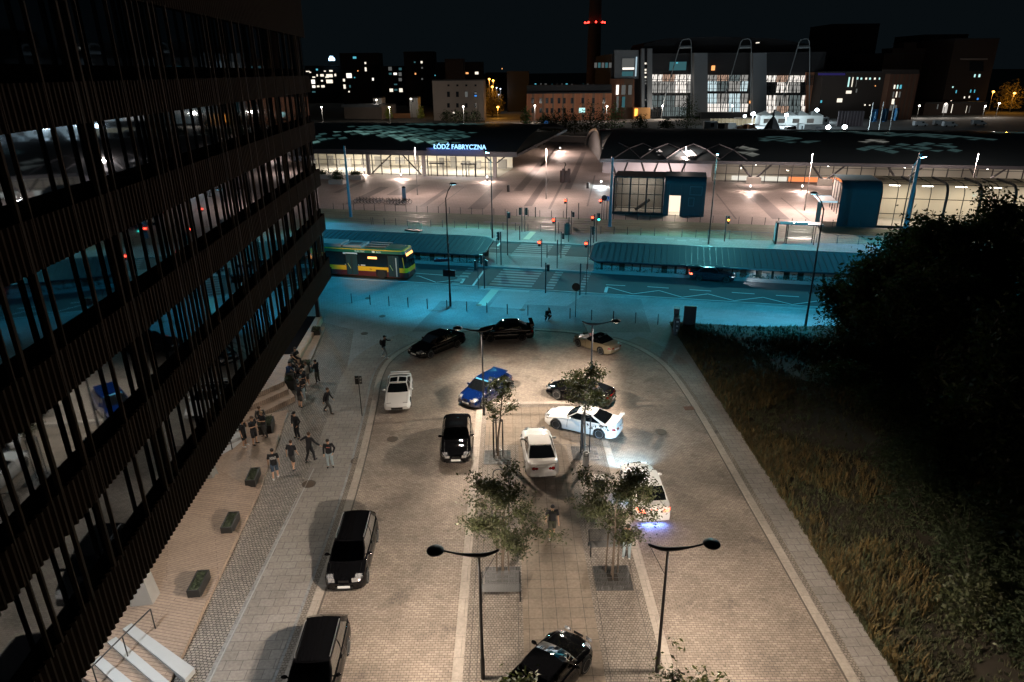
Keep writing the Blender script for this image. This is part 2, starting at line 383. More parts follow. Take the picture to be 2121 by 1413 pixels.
for t in (90.2, 91.65, 94.6, 96.05):
    kb.prism([ST(-140, t - .05), ST(140, t - .05), ST(140, t + .05), ST(-140, t + .05)], .05, .075)
struct('tram_rails', kb, m_rail)
struct('plaza', MB().sheet([ST(-160, 98.3), ST(160, 98.3), ST(160, 222), ST(-160, 222)], .06), m_plaza)
kb = MB(); d1 = Vector((math.sin(R(8.6)), math.cos(R(8.6)), 0))
def band(px, py, w, ln, off=0):
    a = G(px, py); a = a + d1 * off; n = Vector((d1.y, -d1.x, 0)) * w
    kb.sheet([a, a + n, a + n + d1 * ln, a + d1 * ln], .066)
band(905, 430, .15, 20); band(968, 434, 2.6, 19); band(868, 429, 1.0, 17); band(713, 424, 1.8, 18); band(1135, 434, .4, 40); band(1085, 428, 1.3, 30); band(1215, 428, .25, 34)
band(1165, 400, 1.2, 60, 4); band(1060, 400, 1.6, 80, 2); band(1118, 345, 1.5, 60); band(1523, 455, .25, 22); band(1600, 455, 2.4, 30); band(1680, 462, .25, 20); band(1560, 420, .25, 18)
band(800, 405, 3.0, 12); band(690, 400, 1.2, 14)
struct('plaza_bands', kb, m_plaza_dark)
# ------------------------------------------------------------------ painted markings
mk = MB()
def pline(pts, w, mb=None, z=.0075):
    for a, b in zip(pts[:-1], pts[1:]):
        a, b = Vector(a), Vector(b); t = (b - a).normalized(); n = Vector((-t.y, t.x, 0)) * (w / 2)
        (mb or mk).sheet([a - n, b - n, b + n, a + n], z)
def pp(l): return [G(*q) for q in l]
pline(pp([(860, 566), (971, 574)]), .12); pline(pp([(862, 572), (868, 572), (903, 585)]), .12); pline(pp([(904, 585), (961, 578)]), .12); pline(pp([(961, 578), (955, 587)]), .3)
pline(pp([(1257, 595), (1254, 606)]), .3); pline(pp([(1257, 594), (1311, 609)]), .12); 
zz = [(1311, 609), (1365, 602), (1413, 616), (1466, 609), (1521, 623), (1580, 616), (1641, 631), (1699, 623), (1760, 638), (1820, 630)]
for a, b in zip(zz[:-1], zz[1:]): pline(pp([a, b]), .12)
for a, b in (((1255, 590), (1295, 592)), ((1341, 594), (1385, 597)), ((1428, 600), (1473, 603)), ((1516, 606), (1563, 609)), ((1607, 612), (1655, 615)), ((1700, 618), (1748, 621))): pline(pp([a, b]), .15)
pline(pp([(978, 594), (1003, 560)]), .22); pline(pp([(1030, 510), (1037, 503)]), .3); pline([ST(-35, 78.0), ST(-20.5, 78.6)], .12); pline([ST(-40, 80.0), ST(-22, 80.6)], .1)
struct('lane_markings', mk, m_paint)
mk = MB()
for k in range(7):
    t = 63.75 + k * .93; mk.sheet([ST(-17.75, t), ST(-13.35, t), ST(-13.35, t + .48), ST(-17.75, t + .48)], .0075)
for k in range(6):
    t = 76.4 + k * .93; mk.sheet([ST(-18.4, t), ST(-14.3, t), ST(-14.3, t + .48), ST(-18.4, t + .48)], .0075)
for s0, s1, t0, n in ((-12.0, -11.15, 63.6, 7), (-8.75, -8.2, 63.7, 7), (-21.6, -20.7, 63.2, 8), (-12.9, -12.1, 76.5, 6), (-9.1, -8.5, 76.5, 6)):
    for k in range(n):
        t = t0 + k * .95; mk.sheet([ST(s0, t), ST(s1, t), ST(s1, t + .5), ST(s0, t + .5)], .0075)
struct('zebra_crossing', mk, m_paintworn)
mk = MB()
for k in range(7):
    t = 89.0 + k * 1.25; mk.sheet([ST(-18.3, t), ST(-13.9, t), ST(-13.9, t + .55), ST(-18.3, t + .55)], .068)
    if k % 2 == 0: mk.sheet([ST(-12.6, t), ST(-11.6, t), ST(-11.6, t + .5), ST(-12.6, t + .5)], .068); mk.sheet([ST(-9, t), ST(-8.2, t), ST(-8.2, t + .5), ST(-9, t + .5)], .068)
for s0 in (-22.6, -24.6, -26.4): mk.sheet([ST(s0, 92.6), ST(s0 + 1.5, 92.6), ST(s0 + 1.5, 93.6), ST(s0, 93.6)], .068)
struct('tram_crossing_stripes', mk, m_paintworn)
mk = MB(); mk.prism([ST(-17.1, 57.2), ST(-16.3, 57.2), ST(-16.3, 62.2), ST(-17.1, 62.2)], 0, .012); struct('tactile_strip', mk, m_yellow)
mk = MB(); mk.prism([ST(-18.6, 83.4), ST(-17.8, 83.4), ST(-17.8, 88.0), ST(-18.6, 88.0)], .1, .112); struct('tactile_strip_far', mk, m_yellow)
mk = MB(); mk.sheet([ST(-18.2, 62.0), ST(-13.3, 62.0), ST(-13.3, 62.7), ST(-18.2, 62.7)], .009); mk.sheet([ST(-17.9, 70.3), ST(-13.2, 70.3), ST(-13.2, 71.0), ST(-17.9, 71.0)], .124); mk.sheet([ST(-18.2, 74.9), ST(-13.6, 74.9), ST(-13.6, 75.5), ST(-18.2, 75.5)], .124)
mk.sheet([ST(-18.6, 82.3), ST(-13.2, 82.3), ST(-13.2, 82.9), ST(-18.6, 82.9)], .104)
for k in range(5): mk.sheet([ST(-1 + k * 1.5, 86.2 if k % 2 else 86.9), ST(.1 + k * 1.5, 86.2 if k % 2 else 86.9), ST(.1 + k * 1.5, 87.0 if k % 2 else 87.6), ST(-1 + k * 1.5, 87.0 if k % 2 else 87.6)], .104)
pline(pp([(1565, 633), (1715, 644)]), .25, mk, .009)
struct('pale_paving_slabs', mk, m_kerb)
mk = MB(); mk.sheet([ST(-15.9, 57), ST(-12.9, 57.0), ST(-12.9, 62.0), ST(-15.9, 62.0)], .007); mk.sheet([ST(3, 57.6), ST(30, 57.9), ST(30, 59.6), ST(3, 59.2)], .007); mk.sheet([ST(-24, 57.8), ST(-19.5, 57.8), ST(-19.5, 60.6), ST(-24, 60.6)], .007)
struct('pale_paving', mk, paving('pale_slabs', (.275, .275, .27), (.25, .25, .245), (.2, .2, .2), .9, .7, .012, RZ, .1, .3))
# soft earth and grass bank to the right
def bank_h(x, y):
    a = max(0, min(1, (x - 13.4) / 9)); return -.01 + a * (.9 + .5 * math.sin(x * .35 + y * .21)) * max(0, min(1, (54 - y) / 6))
NX, NY = 60, 70; bk = MB(); vs, fs = [], []
for j in range(NY + 1):
    y = -2 + j * (56.6 + 2) / NY
    for i in range(NX + 1):
        x0 = 13.38; x1 = 95; q = (i / NX) ** 1.8; x = x0 + (x1 - x0) * q
        yy = min(y, 54.4 - (x - 14.5) * .218) if j == NY else y * (54.4 - (x - 14.5) * .218) / 56.6
        vs.append((x, yy, bank_h(x, yy) + .012 + .05 * random.random() * min(1, (x - 13.38))))
for j in range(NY):
    for i in range(NX): fs.append((j * (NX + 1) + i, j * (NX + 1) + i + 1, (j + 1) * (NX + 1) + i + 1, (j + 1) * (NX + 1) + i))
bk.add(vs, fs); struct('grass_bank', bk, M('dry_soil', (.030, .022, .012), .95, noise=.6, nscale=.8), smooth=True)
gr = [MB(), MB(), MB()]
def tuft(mb, x, y, z, h, n, lean):
    for _ in range(n):
        a = random.uniform(0, 6.28); r = random.uniform(0, .10); bx, by = x + r * math.cos(a), y + r * math.sin(a)
        a2 = random.uniform(0, 6.28); l = random.uniform(.1, lean) * h; hh = h * random.uniform(.6, 1.1); wd = random.uniform(.010, .022)
        dx, dy = math.cos(a2), math.sin(a2); px_, py_ = -dy * wd, dx * wd
        m1 = (bx + dx * l * .4, by + dy * l * .4, z + hh * .6); tp = (bx + dx * l, by + dy * l, z + hh)
        mb.add([(bx - px_, by - py_, z - .03), (bx + px_, by + py_, z - .03), (m1[0] + px_, m1[1] + py_, m1[2]), (m1[0] - px_, m1[1] - py_, m1[2]), tp], [(0, 1, 2, 3), (3, 2, 4)])
rg = random.Random(5)
for _ in range(30000):
    q = rg.random() ** 1.7; x = 13.42 + q * 20; y = rg.uniform(7, 54.0)
    if y > 54.2 - (x - 14.5) * .218: continue
    cl = math.sin(x * .9 + 1.3 * math.sin(y * .4)) + math.sin(y * .7 + x * .3)
    if cl < -.7 and rg.random() < .6: continue
    tall = cl > .5 or (x < 14.6 and rg.random() < .35)
    k = 0 if (tall and rg.random() < .6) else (1 if rg.random() < .6 else 2)
    tuft(gr[k], x, y, bank_h(x, y), rg.uniform(.25, .62) if tall else rg.uniform(.12, .32), 6 if tall else 5, .9)
for mb, nm, c in ((gr[0], 'dry_grass', (.095, .064, .017)), (gr[1], 'green_grass', (.045, .042, .015)), (gr[2], 'dark_weeds', (.045, .055, .02))):
    o = mb.build(nm, M(nm, c, .8, noise=.75, nscale=.9), recalc=False); o['kind'] = 'stuff'
    tag(o, {'dry_grass': 'straw coloured dry grass growing along the bank beside the footway', 'green_grass': 'olive green rough grass covering the dark bank', 'dark_weeds': 'low dark weeds between the grass tufts of the bank'}[nm], 'grass')
# manhole covers and gullies
def manhole(px, py, r, label, mat=None):
    t = thing('manhole_cover', label, 'manhole cover', G(px, py), 0, 'manhole covers in the paving')
    MB().lathe([(r, 0), (r, .018), (r * .86, .020), (r * .86, .014), (.01, .014)], 24).build('iron_ring', mat or m_iron, t, smooth=True)
    b = MB()
    for k in range(-3, 4):
        l = math.sqrt(max(.01, (r * .8) ** 2 - (k * r * .23) ** 2)); b.box((0, k * r * .23, .0155), (l * 1.9, r * .09, .006))
    b.build('cover_ribs', M('rusty_ribs', (.12, .085, .06), .6), t)
    return t
manhole(813, 910, .33, 'round brown manhole cover in the street in front of the black saloon with round headlamps')
manhole(740, 955, .36, 'round rusty manhole cover touching the kerb strip beside the man with pale ripped jeans')
manhole(640, 1003, .36, 'round brown manhole cover in the cobbles below the four walking people')
manhole(1369, 895, .34, 'round brown manhole cover on the empty right side of the street')
manhole(755, 691, .30, 'dark manhole cover on the footway up and left of the walker with a backpack')
manhole(792, 655, .30, 'dark manhole cover on the grey slabs below the second bollard from the left')
manhole(762, 618, .28, 'dark oval manhole cover beside the second bollard from the building')
manhole(992, 632, .28, 'dark manhole cover at the near end of the yellow tactile strip')
manhole(1082, 642, .28, 'dark manhole cover behind the black saloon with the big spoiler')
g = thing('drain_grate', 'square rusty drain grate beside the right kerb strip of the street', 'drain', G(1427, 846), R(3))
MB().box((0, 0, .014), (.62, .48, .02)).build('frame', M('rust', (.11, .05, .03), .7, noise=.4, nscale=20), g)
b = MB()
for k in range(6): b.box((-.25 + k * .1, 0, .027), (.05, .40, .008))
b.build('bars', M('rust_bar', (.16, .075, .04), .7), g)
# ------------------------------------------------------------------ the office building on the left
AZ = R(-4.0); WD = Vector((math.sin(AZ), math.cos(AZ), 0)); WN = Vector((math.cos(AZ), -math.sin(AZ), 0))   # along the wall, out of it
W0 = Vector((-10.64, 0, 0))
WE = 51.9                                                            # the far corner, metres along the wall
def WP(a, out=0.0, z=0.0): p = W0 + WD * a + WN * out; return Vector((p.x, p.y, z))
off = thing('office_building', 'dark office block with bronze louvred bands, upright fins and mirroring window ribbons', 'building', WP(WE, 0, 0))
m_bronze = M('bronze_louvre', (.036, .026, .018), .85, metal=0, spec=.08, noise=.25, nscale=1.2)
m_fin = M('bronze_fin', (.046, .034, .023), .8, metal=0, spec=.1, noise=.2, nscale=1.0)
m_ledge = M('black_ledge', (.002, .002, .002), .9, spec=0)
m_officeglass = M('mirror_glazing', (.004, .006, .008), .015, spec=1.0, metal=0.0)
nb = m_officeglass.node_tree.nodes['Principled BSDF']; nb.inputs['IOR'].default_value = 1.95; nb.inputs['Specular Tint'].default_value = (.72, .86, 1, 1); nb.inputs['Roughness'].default_value = .03
BANDS = [(5.05, 6.7), (8.9, 10.1), (12.2, 13.4), (15.5, 16.75), (18.75, 19.85), (22.3, 27.5)]
A0 = -6.0
for z0, z1 in BANDS:
    mb = MB(); step = .24; a = A0; pts = []
    while a < WE - .001:
        pts += [(a, 0), (a + .07, .10), (a + .14, .10), (a + .20, 0)]; a += step
    pts.append((WE, 0))
    n = len(pts); vs = [WP(p[0], p[1], z0) for p in pts] + [WP(p[0], p[1], z1) for p in pts]
    mb.add(vs, [(i, i + 1, n + i + 1, n + i) for i in range(n - 1)])
    # return face round the corner
    pts = []; a = 0
    while a < 18: pts += [(a, 0), (a + .05, .075), (a + .09, .075), (a + .13, 0)]; a += step
    n = len(pts); vs = [WP(WE + .0 + p[1], -p[0], z0) for p in pts] + [WP(WE + p[1], -p[0], z1) for p in pts]
    mb.add(vs, [(i, i + 1, n + i + 1, n + i) for i in range(n - 1)])
    mb.build('louvre_band', m_bronze, off, world=True)
    mb = MB(); mb.prism([WP(A0, -.03), WP(WE - .04, -.03), WP(WE - .04, -.75), WP(A0, -.75)], z0 + .02, z1 - .02)
    mb.prism([WP(WE - .04, -.76), WP(WE - .04, -18), WP(WE - .75, -18), WP(WE - .75, -.76)], z0 + .02, z1 - .02)
    mb.build('band_ledge', m_ledge, off, world=True)
for (a0, a1), (b0, b1) in zip(BANDS[:-1], BANDS[1:]):
    mb = MB(); mb.quad(WP(A0, -.12, a1 + .42), WP(WE - .12, -.12, a1 + .42), WP(WE - .12, -.12, b0 + .05), WP(A0, -.12, b0 + .05))
    mb.quad(WP(WE - .12, -.125, a1 + .42), WP(WE - .12, -18, a1 + .42), WP(WE - .12, -18, b0 + .05), WP(WE - .12, -.125, b0 + .05))
    rb = mb.build('window_ribbon', m_officeglass, off, world=True, recalc=False)
    mb = MB(); mb.prism([WP(A0, -.10), WP(WE - .10, -.10), WP(WE - .10, -18), WP(A0, -18)], a1 - .01, a1 + .43); mb.build('black_sill_band', m_ledge, off, world=True)
    mb = MB(); a = A0 + .7
    while a < WE - .8:
        mb.prism([WP(a, -.11), WP(a + .04, -.11), WP(a + .04, -.09), WP(a, -.09)], a1 + .43, b0); a += 2.7
    mb.build('mullions', m_ledge, rb, world=True)
mb = MB(); mb.prism([WP(A0, -.8), WP(WE - .9, -.8), WP(WE - .9, -18), WP(A0, -18)], 5.1, 27.4); mb.build('core', m_ledge, off, world=True)
mb = MB(); mb.prism([WP(A0, -4.6), WP(41.5, -4.6), WP(41.5, -18), WP(A0, -18)], 0, 5.02); mb.build('ground_floor_wall', M('dark_shopfront', (.02, .024, .03), .2, spec=.6), off, world=True)
rf = random.Random(11); a = 2.0; nf = 0
while a < WE - .3 and nf < 96:
    zt = 22.35
    wd = rf.choice([.05, .07, .10])
    mb = MB(); mb.prism([WP(a, .11), WP(a + wd, .11), WP(a + wd, .0), WP(a, .0)], 6.6, zt)
    mb.build('fin', m_fin, off, world=True); nf += 1
    a += rf.choice([.45, .8, 1.1, 1.5, 1.9, .5, 1.3])
# end pier of the far corner at the ground
mb = MB(); mb.prism([(-16.75, 55.2), (-16.45, 55.2), (-16.45, 55.5), (-16.75, 55.5)], 0, 2.9); 
pr = mb.build('signpost', m_black); tag(pr, 'dark square post standing at the far corner of the office block by the bench end', 'post')
# ------------------------------------------------------------------ pillars
m_conc = M('fair_concrete', (.20, .185, .165), .8, noise=.2, nscale=2)
def pillar(c, lean, label):
    mb = MB(); x, y = c; r = .42
    b = [Vector((x + r * dx, y + r * dy, .2)) for dx, dy in ((-1, -1), (1, -.7), (1, .8), (-1, 1))]
    t = [Vector((x + lean[0] + r * .6 * dx, y + lean[1] + r * .6 * dy, 5.05)) for dx, dy in ((-1, -1), (1, -.7), (1, .8), (-1, 1))]
    mb.add(b + t, [(3, 2, 1, 0), (4, 5, 6, 7), (0, 1, 5, 4), (1, 2, 6, 5), (2, 3, 7, 6), (3, 0, 4, 7)])
    o = mb.build('concrete_pillar', m_conc); tag(o, label, 'pillar', 'pillars under the office block'); return o
pillar((-14.9, 21.9), (-1.4, 1.2), 'pale slanting concrete pillar on the terrace above the handrail')
pillar((-16.1, 30.9), (-1.4, 1.2), 'pale slanting concrete pillar on the terrace, the one nearer the seated people')
# ------------------------------------------------------------------ the timber terrace
m_deck = paving('deck_boards', (.32, .24, .18), (.28, .21, .158), (.14, .10, .08), 4.0, .14, .012, R(-24), .10, .3, rough=.6, bump=.3)
m_deck2 = paving('deck_boards_cross', (.32, .235, .175), (.275, .205, .153), (.14, .10, .08), 4.0, .14, .012, R(12), .10, .3, rough=.6, bump=.3)
m_riser = M('deck_riser', (.36, .25, .16), .6, noise=.35, nscale=2.5)
m_white = M('white_concrete_step', (.37, .38, .38), .7, noise=.08, nscale=2)
m_edge = M('steel_edging', (.30, .30, .29), .5)
ter = thing('timber_terrace', 'reddish timber terrace with low folds and steps along the foot of the office block', 'terrace', (-15, 20, 0))
# the terrace's outer edge follows the cobbles: a point at distance y along it
def TE(y): 
    if y < 31: return -12.25 - (y - 19.2) * .072
    return -13.1 - (y - 31) * .150 + .0
def facet(y0, y1, h0, h1, sk0, sk1, mat, name='deck'):
    """one sloping panel of the terrace from y0 to y1; sk: how far the inner edge is swept back"""
    mb = MB(); a, b = Vector((TE(y0), y0, 0)), Vector((TE(y1), y1, 0)); c, d = Vector((-19, y1 + sk1, 0)), Vector((-19, y0 + sk0, 0))
    vs = [a, b, c, d] + [a + Vector((0, 0, h0)), b + Vector((0, 0, h1)), c + Vector((0, 0, h1 + .12)), d + Vector((0, 0, h0 + .12))]
    mb.add(vs, [(4, 5, 6, 7), (0, 1, 5, 4), (1, 2, 6, 5), (2, 3, 7, 6), (3, 0, 4, 7)])
    return mb.build(name, mat, ter, world=True)
facet(16.8, 21.9, .10, .26, 2.9, 3.2, m_deck2)
facet(21.9, 26.1, .12, .30, 3.2, 3.3, m_deck)
facet(26.1, 29.6, .12, .30, 3.3, 3.2, m_deck2)
facet(29.6, 35.6, .10, .26, 3.2, -1.6, m_deck)
facet(35.6, 38.8, .10, .14, -1.6, -2.5, m_deck2)
mb = MB(); mb.prism([(TE(15), 15, 0), (TE(38.5), 38.5, 0), (TE(38.5) + .07, 38.5, 0), (TE(15) + .07, 15, 0)], 0, .10); mb.build('steel_edge', m_edge, ter, world=True)
# seating steps and the high platform
def poly(l, z): return [G(x, y, z) for x, y in l]
P0 = poly([(520, 735), (606, 734), (590, 776), (588, 790), (527, 817), (480, 838)], 1.0)
P1 = poly([(470, 830), (588, 786), (597, 806), (510, 845), (470, 864)], .68)
P2 = poly([(470, 850), (600, 806), (611, 821), (544, 854), (500, 875)], .36)
for pl, z, mt in ((P0, 1.0, m_deck2), (P1, .68, m_deck2), (P2, .36, m_deck2)):
    MB().prism(pl, 0, z).build('seating_step', mt, ter, world=True)
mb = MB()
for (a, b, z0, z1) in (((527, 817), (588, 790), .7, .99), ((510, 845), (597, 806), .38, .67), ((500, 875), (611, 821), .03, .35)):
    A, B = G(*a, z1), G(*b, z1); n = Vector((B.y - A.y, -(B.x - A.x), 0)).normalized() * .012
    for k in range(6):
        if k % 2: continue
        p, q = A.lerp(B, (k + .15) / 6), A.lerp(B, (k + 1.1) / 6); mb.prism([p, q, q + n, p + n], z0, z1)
mb.build('lit_riser_panels', M('lit_riser_tone', (.62, .47, .32), .6, noise=.2, nscale=4), ter, world=True)  # lamplight on the risers put into paler overlay panels
# white steps and treads at the near end
wm = MB()
for l in ([(254, 1303), (272, 1291), (403, 1384), (383, 1407)], [(222, 1330), (240, 1319), (352, 1413), (325, 1419)], [(192, 1372), (208, 1358), (275, 1413), (244, 1420)]): wm.prism(poly(l, .27), .05, .27)
wm.build('white_tread', m_white, ter, world=True)
wm = MB()
for k in range(3): wm.prism(poly([(430 + k * 2, 945 - k * 23), (480 + k * 12, 918 - k * 23), (502, 903 - k * 17), (505, 910 - k * 17), (484 + k * 12, 928 - k * 22), (430 + k * 2, 957 - k * 23)], .3 + .15 * k), .1, .3 + .15 * k)
wm.build('white_landing', m_white, ter, world=True)
def rail(pts, feet, label):
    t = thing('handrail', label, 'handrail', (pts[0][0], pts[0][1], 0), 0, 'handrails on the terrace')
    MB().tube(pts, .028, 8).build('rail', m_black, t, world=True, smooth=True)
    for f, p in feet: MB().tube([f, p], .024, 8).build('post', m_black, t, world=True, smooth=True)
f1, f2, f3 = G(322, 1302, .25), G(265, 1360, .25), G(204, 1424, .25)
up = Vector((0, 0, .95)); rail([f1 + up, f2 + up, f3 + up], [(f1, f1 + up), (f2, f2 + up), (f3, f3 + up)], 'black tubular handrail crossing the white steps at the near end of the terrace')
f1 = G(481, 931, .3); f2 = f1 + Vector((-1.3, -2.2, 0)); rail([f1 + up, f2 + up], [(f1, f1 + up), (f2, f2 + up)], 'black handrail post beside the standing people on the upper terrace')
# long timber bench wall at the far end
bn = thing('timber_bench', 'long low timber bench wall running toward the far corner of the office block', 'bench', G(640, 690, 0))
A, B = G(606, 737, .55), G(655, 655, .55); n = Vector((B.y - A.y, -(B.x - A.x), 0)).normalized()
MB().prism([A, B, B + n * .45, A + n * .45], 0, .55).build('bench_seat', m_riser, bn, world=True)
MB().prism([A + n * .46, B + n * .46, B + n * .52, A + n * .52], 0, .50).build('bench_fascia', M('pale_fascia', (.50, .38, .26), .6), bn, world=True)
MB().prism([A + n * .53, B.lerp(A, .2) + n * .53, B.lerp(A, .2) + n * 1.0, A + n * 1.3], 0, .2).build('lower_step', m_deck2, bn, world=True)
m_darkfloor = M('dark_slate_paving', (.010, .011, .013), 1, spec=0, noise=.2, nscale=2)
o = MB().prism([G(575, 738, .3), G(606, 737, .3), G(655, 655, .3), G(560, 655, .3), G(470, 738, .3)], 0, .3).build('slate_platform', m_darkfloor, ter, world=True)
# planters
m_plantbox = M('black_planter', (.015, .015, .014), .5); m_moss = M('sedum', (.03, .04, .015), .95, noise=.5, nscale=12, bump=1, bscale=30)
m_leaf_small = M('box_leaf', (.03, .04, .016), .7)
def planter(c, rz, label, l=1.25, w=.5, h=.42, bush=.12, bushy=False):
    t = thing('planter', label, 'planter', (c[0], c[1], c[2]), rz, 'planters along the terrace')
    mb = MB(); e = .05
    for x, y, a, b in ((0, w / 2 - e / 2, l, e), (0, -w / 2 + e / 2, l, e), (l / 2 - e / 2, 0, e, w - 2 * e), (-l / 2 + e / 2, 0, e, w - 2 * e)): mb.box((x, y, h / 2), (a, b, h))
    mb.box((0, 0, h * .3), (l - 2 * e, w - 2 * e, h * .6)); mb.build('box', m_plantbox, t)
    mb = MB(); rg = random.Random(int(c[1] * 10))
    for _ in range(900 if bushy else 420):
        x, y = rg.uniform(-l / 2 + .06, l / 2 - .06), rg.uniform(-w / 2 + .06, w / 2 - .06)
        zz_ = h * .7 + (rg.random() ** .6) * bush * (2.6 if bushy else 1)
        s_ = .035; a = rg.uniform(0, 6.28); u_, v_ = Vector((math.cos(a), math.sin(a), rg.uniform(-.6, .6))) * s_, Vector((-math.sin(a), math.cos(a), rg.uniform(.0, .9))) * s_
        p = Vector((x, y, zz_)); mb.quad(p - u_, p - v_, p + u_, p + v_)
    mb.build('plants', m_leaf_small, t, recalc=False)
planter((-13.05, 22.6, .2), R(90 + 4), 'long black planter box nearest the handrail, on the edge of the terrace')
planter((-13.3, 26.7, .2), R(90 + 4), 'black planter box in the middle of the terrace edge')
planter((-13.6, 30.6, .2), R(90 + 6), 'black planter box just below the man with white letters on his back')
planter((-14.75, 36.2, .1), R(90 + 10), 'bushy planter between the standing group and the man in a black cap', bushy=True, h=.6, w=.75)
planter((-15.15, 42.3, .1), R(90 + 8), 'tall bushy planter in the middle of the crowd by the seating steps', bushy=True, h=.7, w=.7)
planter((-14.9, 45.2, .0), R(90 + 8), 'dark round-topped planter behind the seated people', bushy=True, h=.6, w=.7, l=.9)
planter((-16.0, 52.2, .0), R(90 + 10), 'dark planter beside the far end of the timber bench', bushy=True, h=.6, w=.7, l=.9)

# recessed downlights in the soffit over the terrace
for i, y in enumerate((17.5, 24, 30.5, 37, 44, 50)):
    a = (Vector(WP(y, -2.2, 5.0))); t = thing('soffit_light', 'recessed downlight in the soffit of the office block over the terrace', 'light', a, 0, 'soffit downlights over the terrace')
    MB().lathe([(.14, .03), (.14, 0), (.01, -.002)], 14).build('lens', emis('soffit_lens', (1, .9, .8), 6), t); lamp('SPOT', (0, 0, -.08), 300 if i else 900, (.85, .93, 1) if i == 0 else (1, .88, .76), t, size=.1, spot=R(150), blend=.6, direction=(.15, 0, -1))
wl = thing('wall_floodlight', 'unseen fill light added for the bus under the far corner of the office block', 'light', (-15.2, 50.9, 4.75)); MB().box((0, 0, .1), (.3, .2, .2)).build('housing', m_black, wl)
lamp('SPOT', (0, .2, 0), 11000, (1, .64, .32), wl, size=.1, spot=R(28), blend=.9, direction=Vector((-14.6, 68.8, 2.3)) - Vector((-15.2, 51.1, 4.75)))  # unseen warm fill, added so the bus side shows yellow
# ------------------------------------------------------------------ lamps of the street: curved arm, disc head
LAMPS = []
def street_lamp(x, y, h, side, label, lit=2550, tail=.65, reach=1.15, yaw=0.0, tilt=0.0, wide=(.12, .44), sh=1.0):
    t = thing('street_lamp', label, 'street lamp', (x, y, 0), yaw, 'disc-headed street lamps of the car park')
    MB().tube([(0, 0, 0), (0, 0, .9), (0, 0, 1.0), (0, 0, h)], [.085, .085, .062, .045], 10).build('pole', m_black, t, smooth=True)
    mb = MB(); pts, rs = [], []
    for k in range(13):
        q = k / 12; xx = (-tail + (reach + tail) * q); z = h - .06 + .20 * (xx / reach) ** 2 + (.14 * (xx / tail) ** 2 if xx < 0 else 0)
        pts.append((side * xx, 0, z)); rs.append(.028 + .05 * math.exp(-((xx) / .55) ** 2) + (.0))
    mb.tube(pts, rs, 8).build('arm', m_black, t, smooth=True)
    hz = h + .16; hx = side * (reach + .26)
    MB().lathe([(.02, .09), (.16, .075), (.26, .03), (.285, -.01), (.27, -.05), (.23, -.06)][::-1], 28, (hx, 0, hz)).build('lamp_head', m_black, t, smooth=True)
    MB().lathe([(.22, 0), (.21, -.015), (.01, -.02)][::-1], 24, (hx, 0, hz - .062)).build('lens', emis('lamp_lens', (1, .8, .6), 6.0), t, smooth=True)
    MB().tube([(-side * tail * .92, 0, h + .06), (0, 0, h - 1.15)], .009, 5).build('stay', m_black, t)
    lamp('SPOT', (hx, 0, hz - .12), lit, WARM, t, size=.16, spot=R(165), blend=.1, direction=(0, tilt, -1), wide=wide, shield=side * sh)
    return t
street_lamp(-1.15, 18.1, 5.42, -1, 'black lamp with disc head to the left, nearest the camera left of the mesh bench')
street_lamp(5.05, 18.3, 5.42, 1, 'black lamp with disc head to the right, nearest the camera, right of the mesh bench')
street_lamp(-1.8, 38.0, 5.7, -1, 'black lamp with disc head to the left, beside the blue hatchback', tilt=-.22, lit=3700, wide=(.19, .58), sh=.8)
street_lamp(4.95, 39.2, 5.6, 1, 'black lamp with disc head to the right, behind the black coupe', tilt=-.22, lit=3700, wide=(.19, .58), sh=.8)
# the same row continues behind the camera
street_lamp(-1.15, -1.8, 5.3, -1, 'black lamp of the same row standing behind the camera on the left', lit=350)
street_lamp(5.05, -1.8, 5.3, 1, 'black lamp of the same row standing behind the camera on the right', lit=350)

# ------------------------------------------------------------------ tall road lamps
m_tealpole = M('painted_mast', (.10, .22, .30), .5, noise=.15, nscale=1)
def road_lamp(s, label, h=9.9, arm=1.0, ang=0.0, energy=1500, thick=.085, head='disc', col=TEAL, mat=None, tilt=None):
    p = Vector(s); t = thing('road_lamp', label, 'street lamp', (p.x, p.y, 0), ang, 'tall lamps of the main road')
    mt = mat or m_black
    MB().tube([(0, 0, 0), (0, 0, 1.2), (0, 0, 1.3), (0, 0, h)], [thick * 1.25, thick * 1.25, thick, thick * .6], 10).build('pole', mt, t, smooth=True)
    MB().tube([(0, 0, h - .1), (arm * .35, 0, h + .45), (arm, 0, h + .95)], [.05, .045, .035], 8).build('arm', mt, t, smooth=True)
    if head == 'disc':
        MB().lathe([(.30, -.05), (.33, -.01), (.28, .05), (.12, .10), (.02, .11)], 24, (arm + .25, 0, h + 1.0)).build('lamp_head', mt, t, smooth=True)
        MB().lathe([(.01, -.02), (.26, -.012), (.27, 0)], 20, (arm + .25, 0, h + .945)).build('lens', emis('teal_lens', (.35, .85, 1), 8), t)
        lz = h + .88
    else:
        MB().box((arm + .3, 0, h + .98), (.75, .28, .12), ry=R(-12)).build('lamp_head', mt, t)
        MB().box((arm + .34, 0, h + .90), (.5, .2, .03), ry=R(-12)).build('lens', emis('teal_lens_bright', (.3, .8, 1), 60), t)
        lz = h + .82
    lamp('SPOT', (arm + .25, 0, lz), energy, col, t, size=.25, spot=R(165), blend=.1, direction=Matrix.Rotation(-ang, 3, 'Z') @ ((tilt or Vector((math.cos(ang), math.sin(ang), 0))) * .50 + Vector((0, 0, -1))), wide=(.36, .62))
    return t
E1 = 5200; GT = (.20, .85, .88)
a1 = road_lamp((-5.6, 59.4), 'tall black road lamp with two small signs on its pole, left of the crossing', ang=R(62), energy=E1, tilt=VS * 1.3)
a2 = road_lamp((24.2, 52.7), 'tall black road lamp on the right beside the edge of the grass', ang=R(110), energy=E1 * .9, tilt=VS * 1.7)
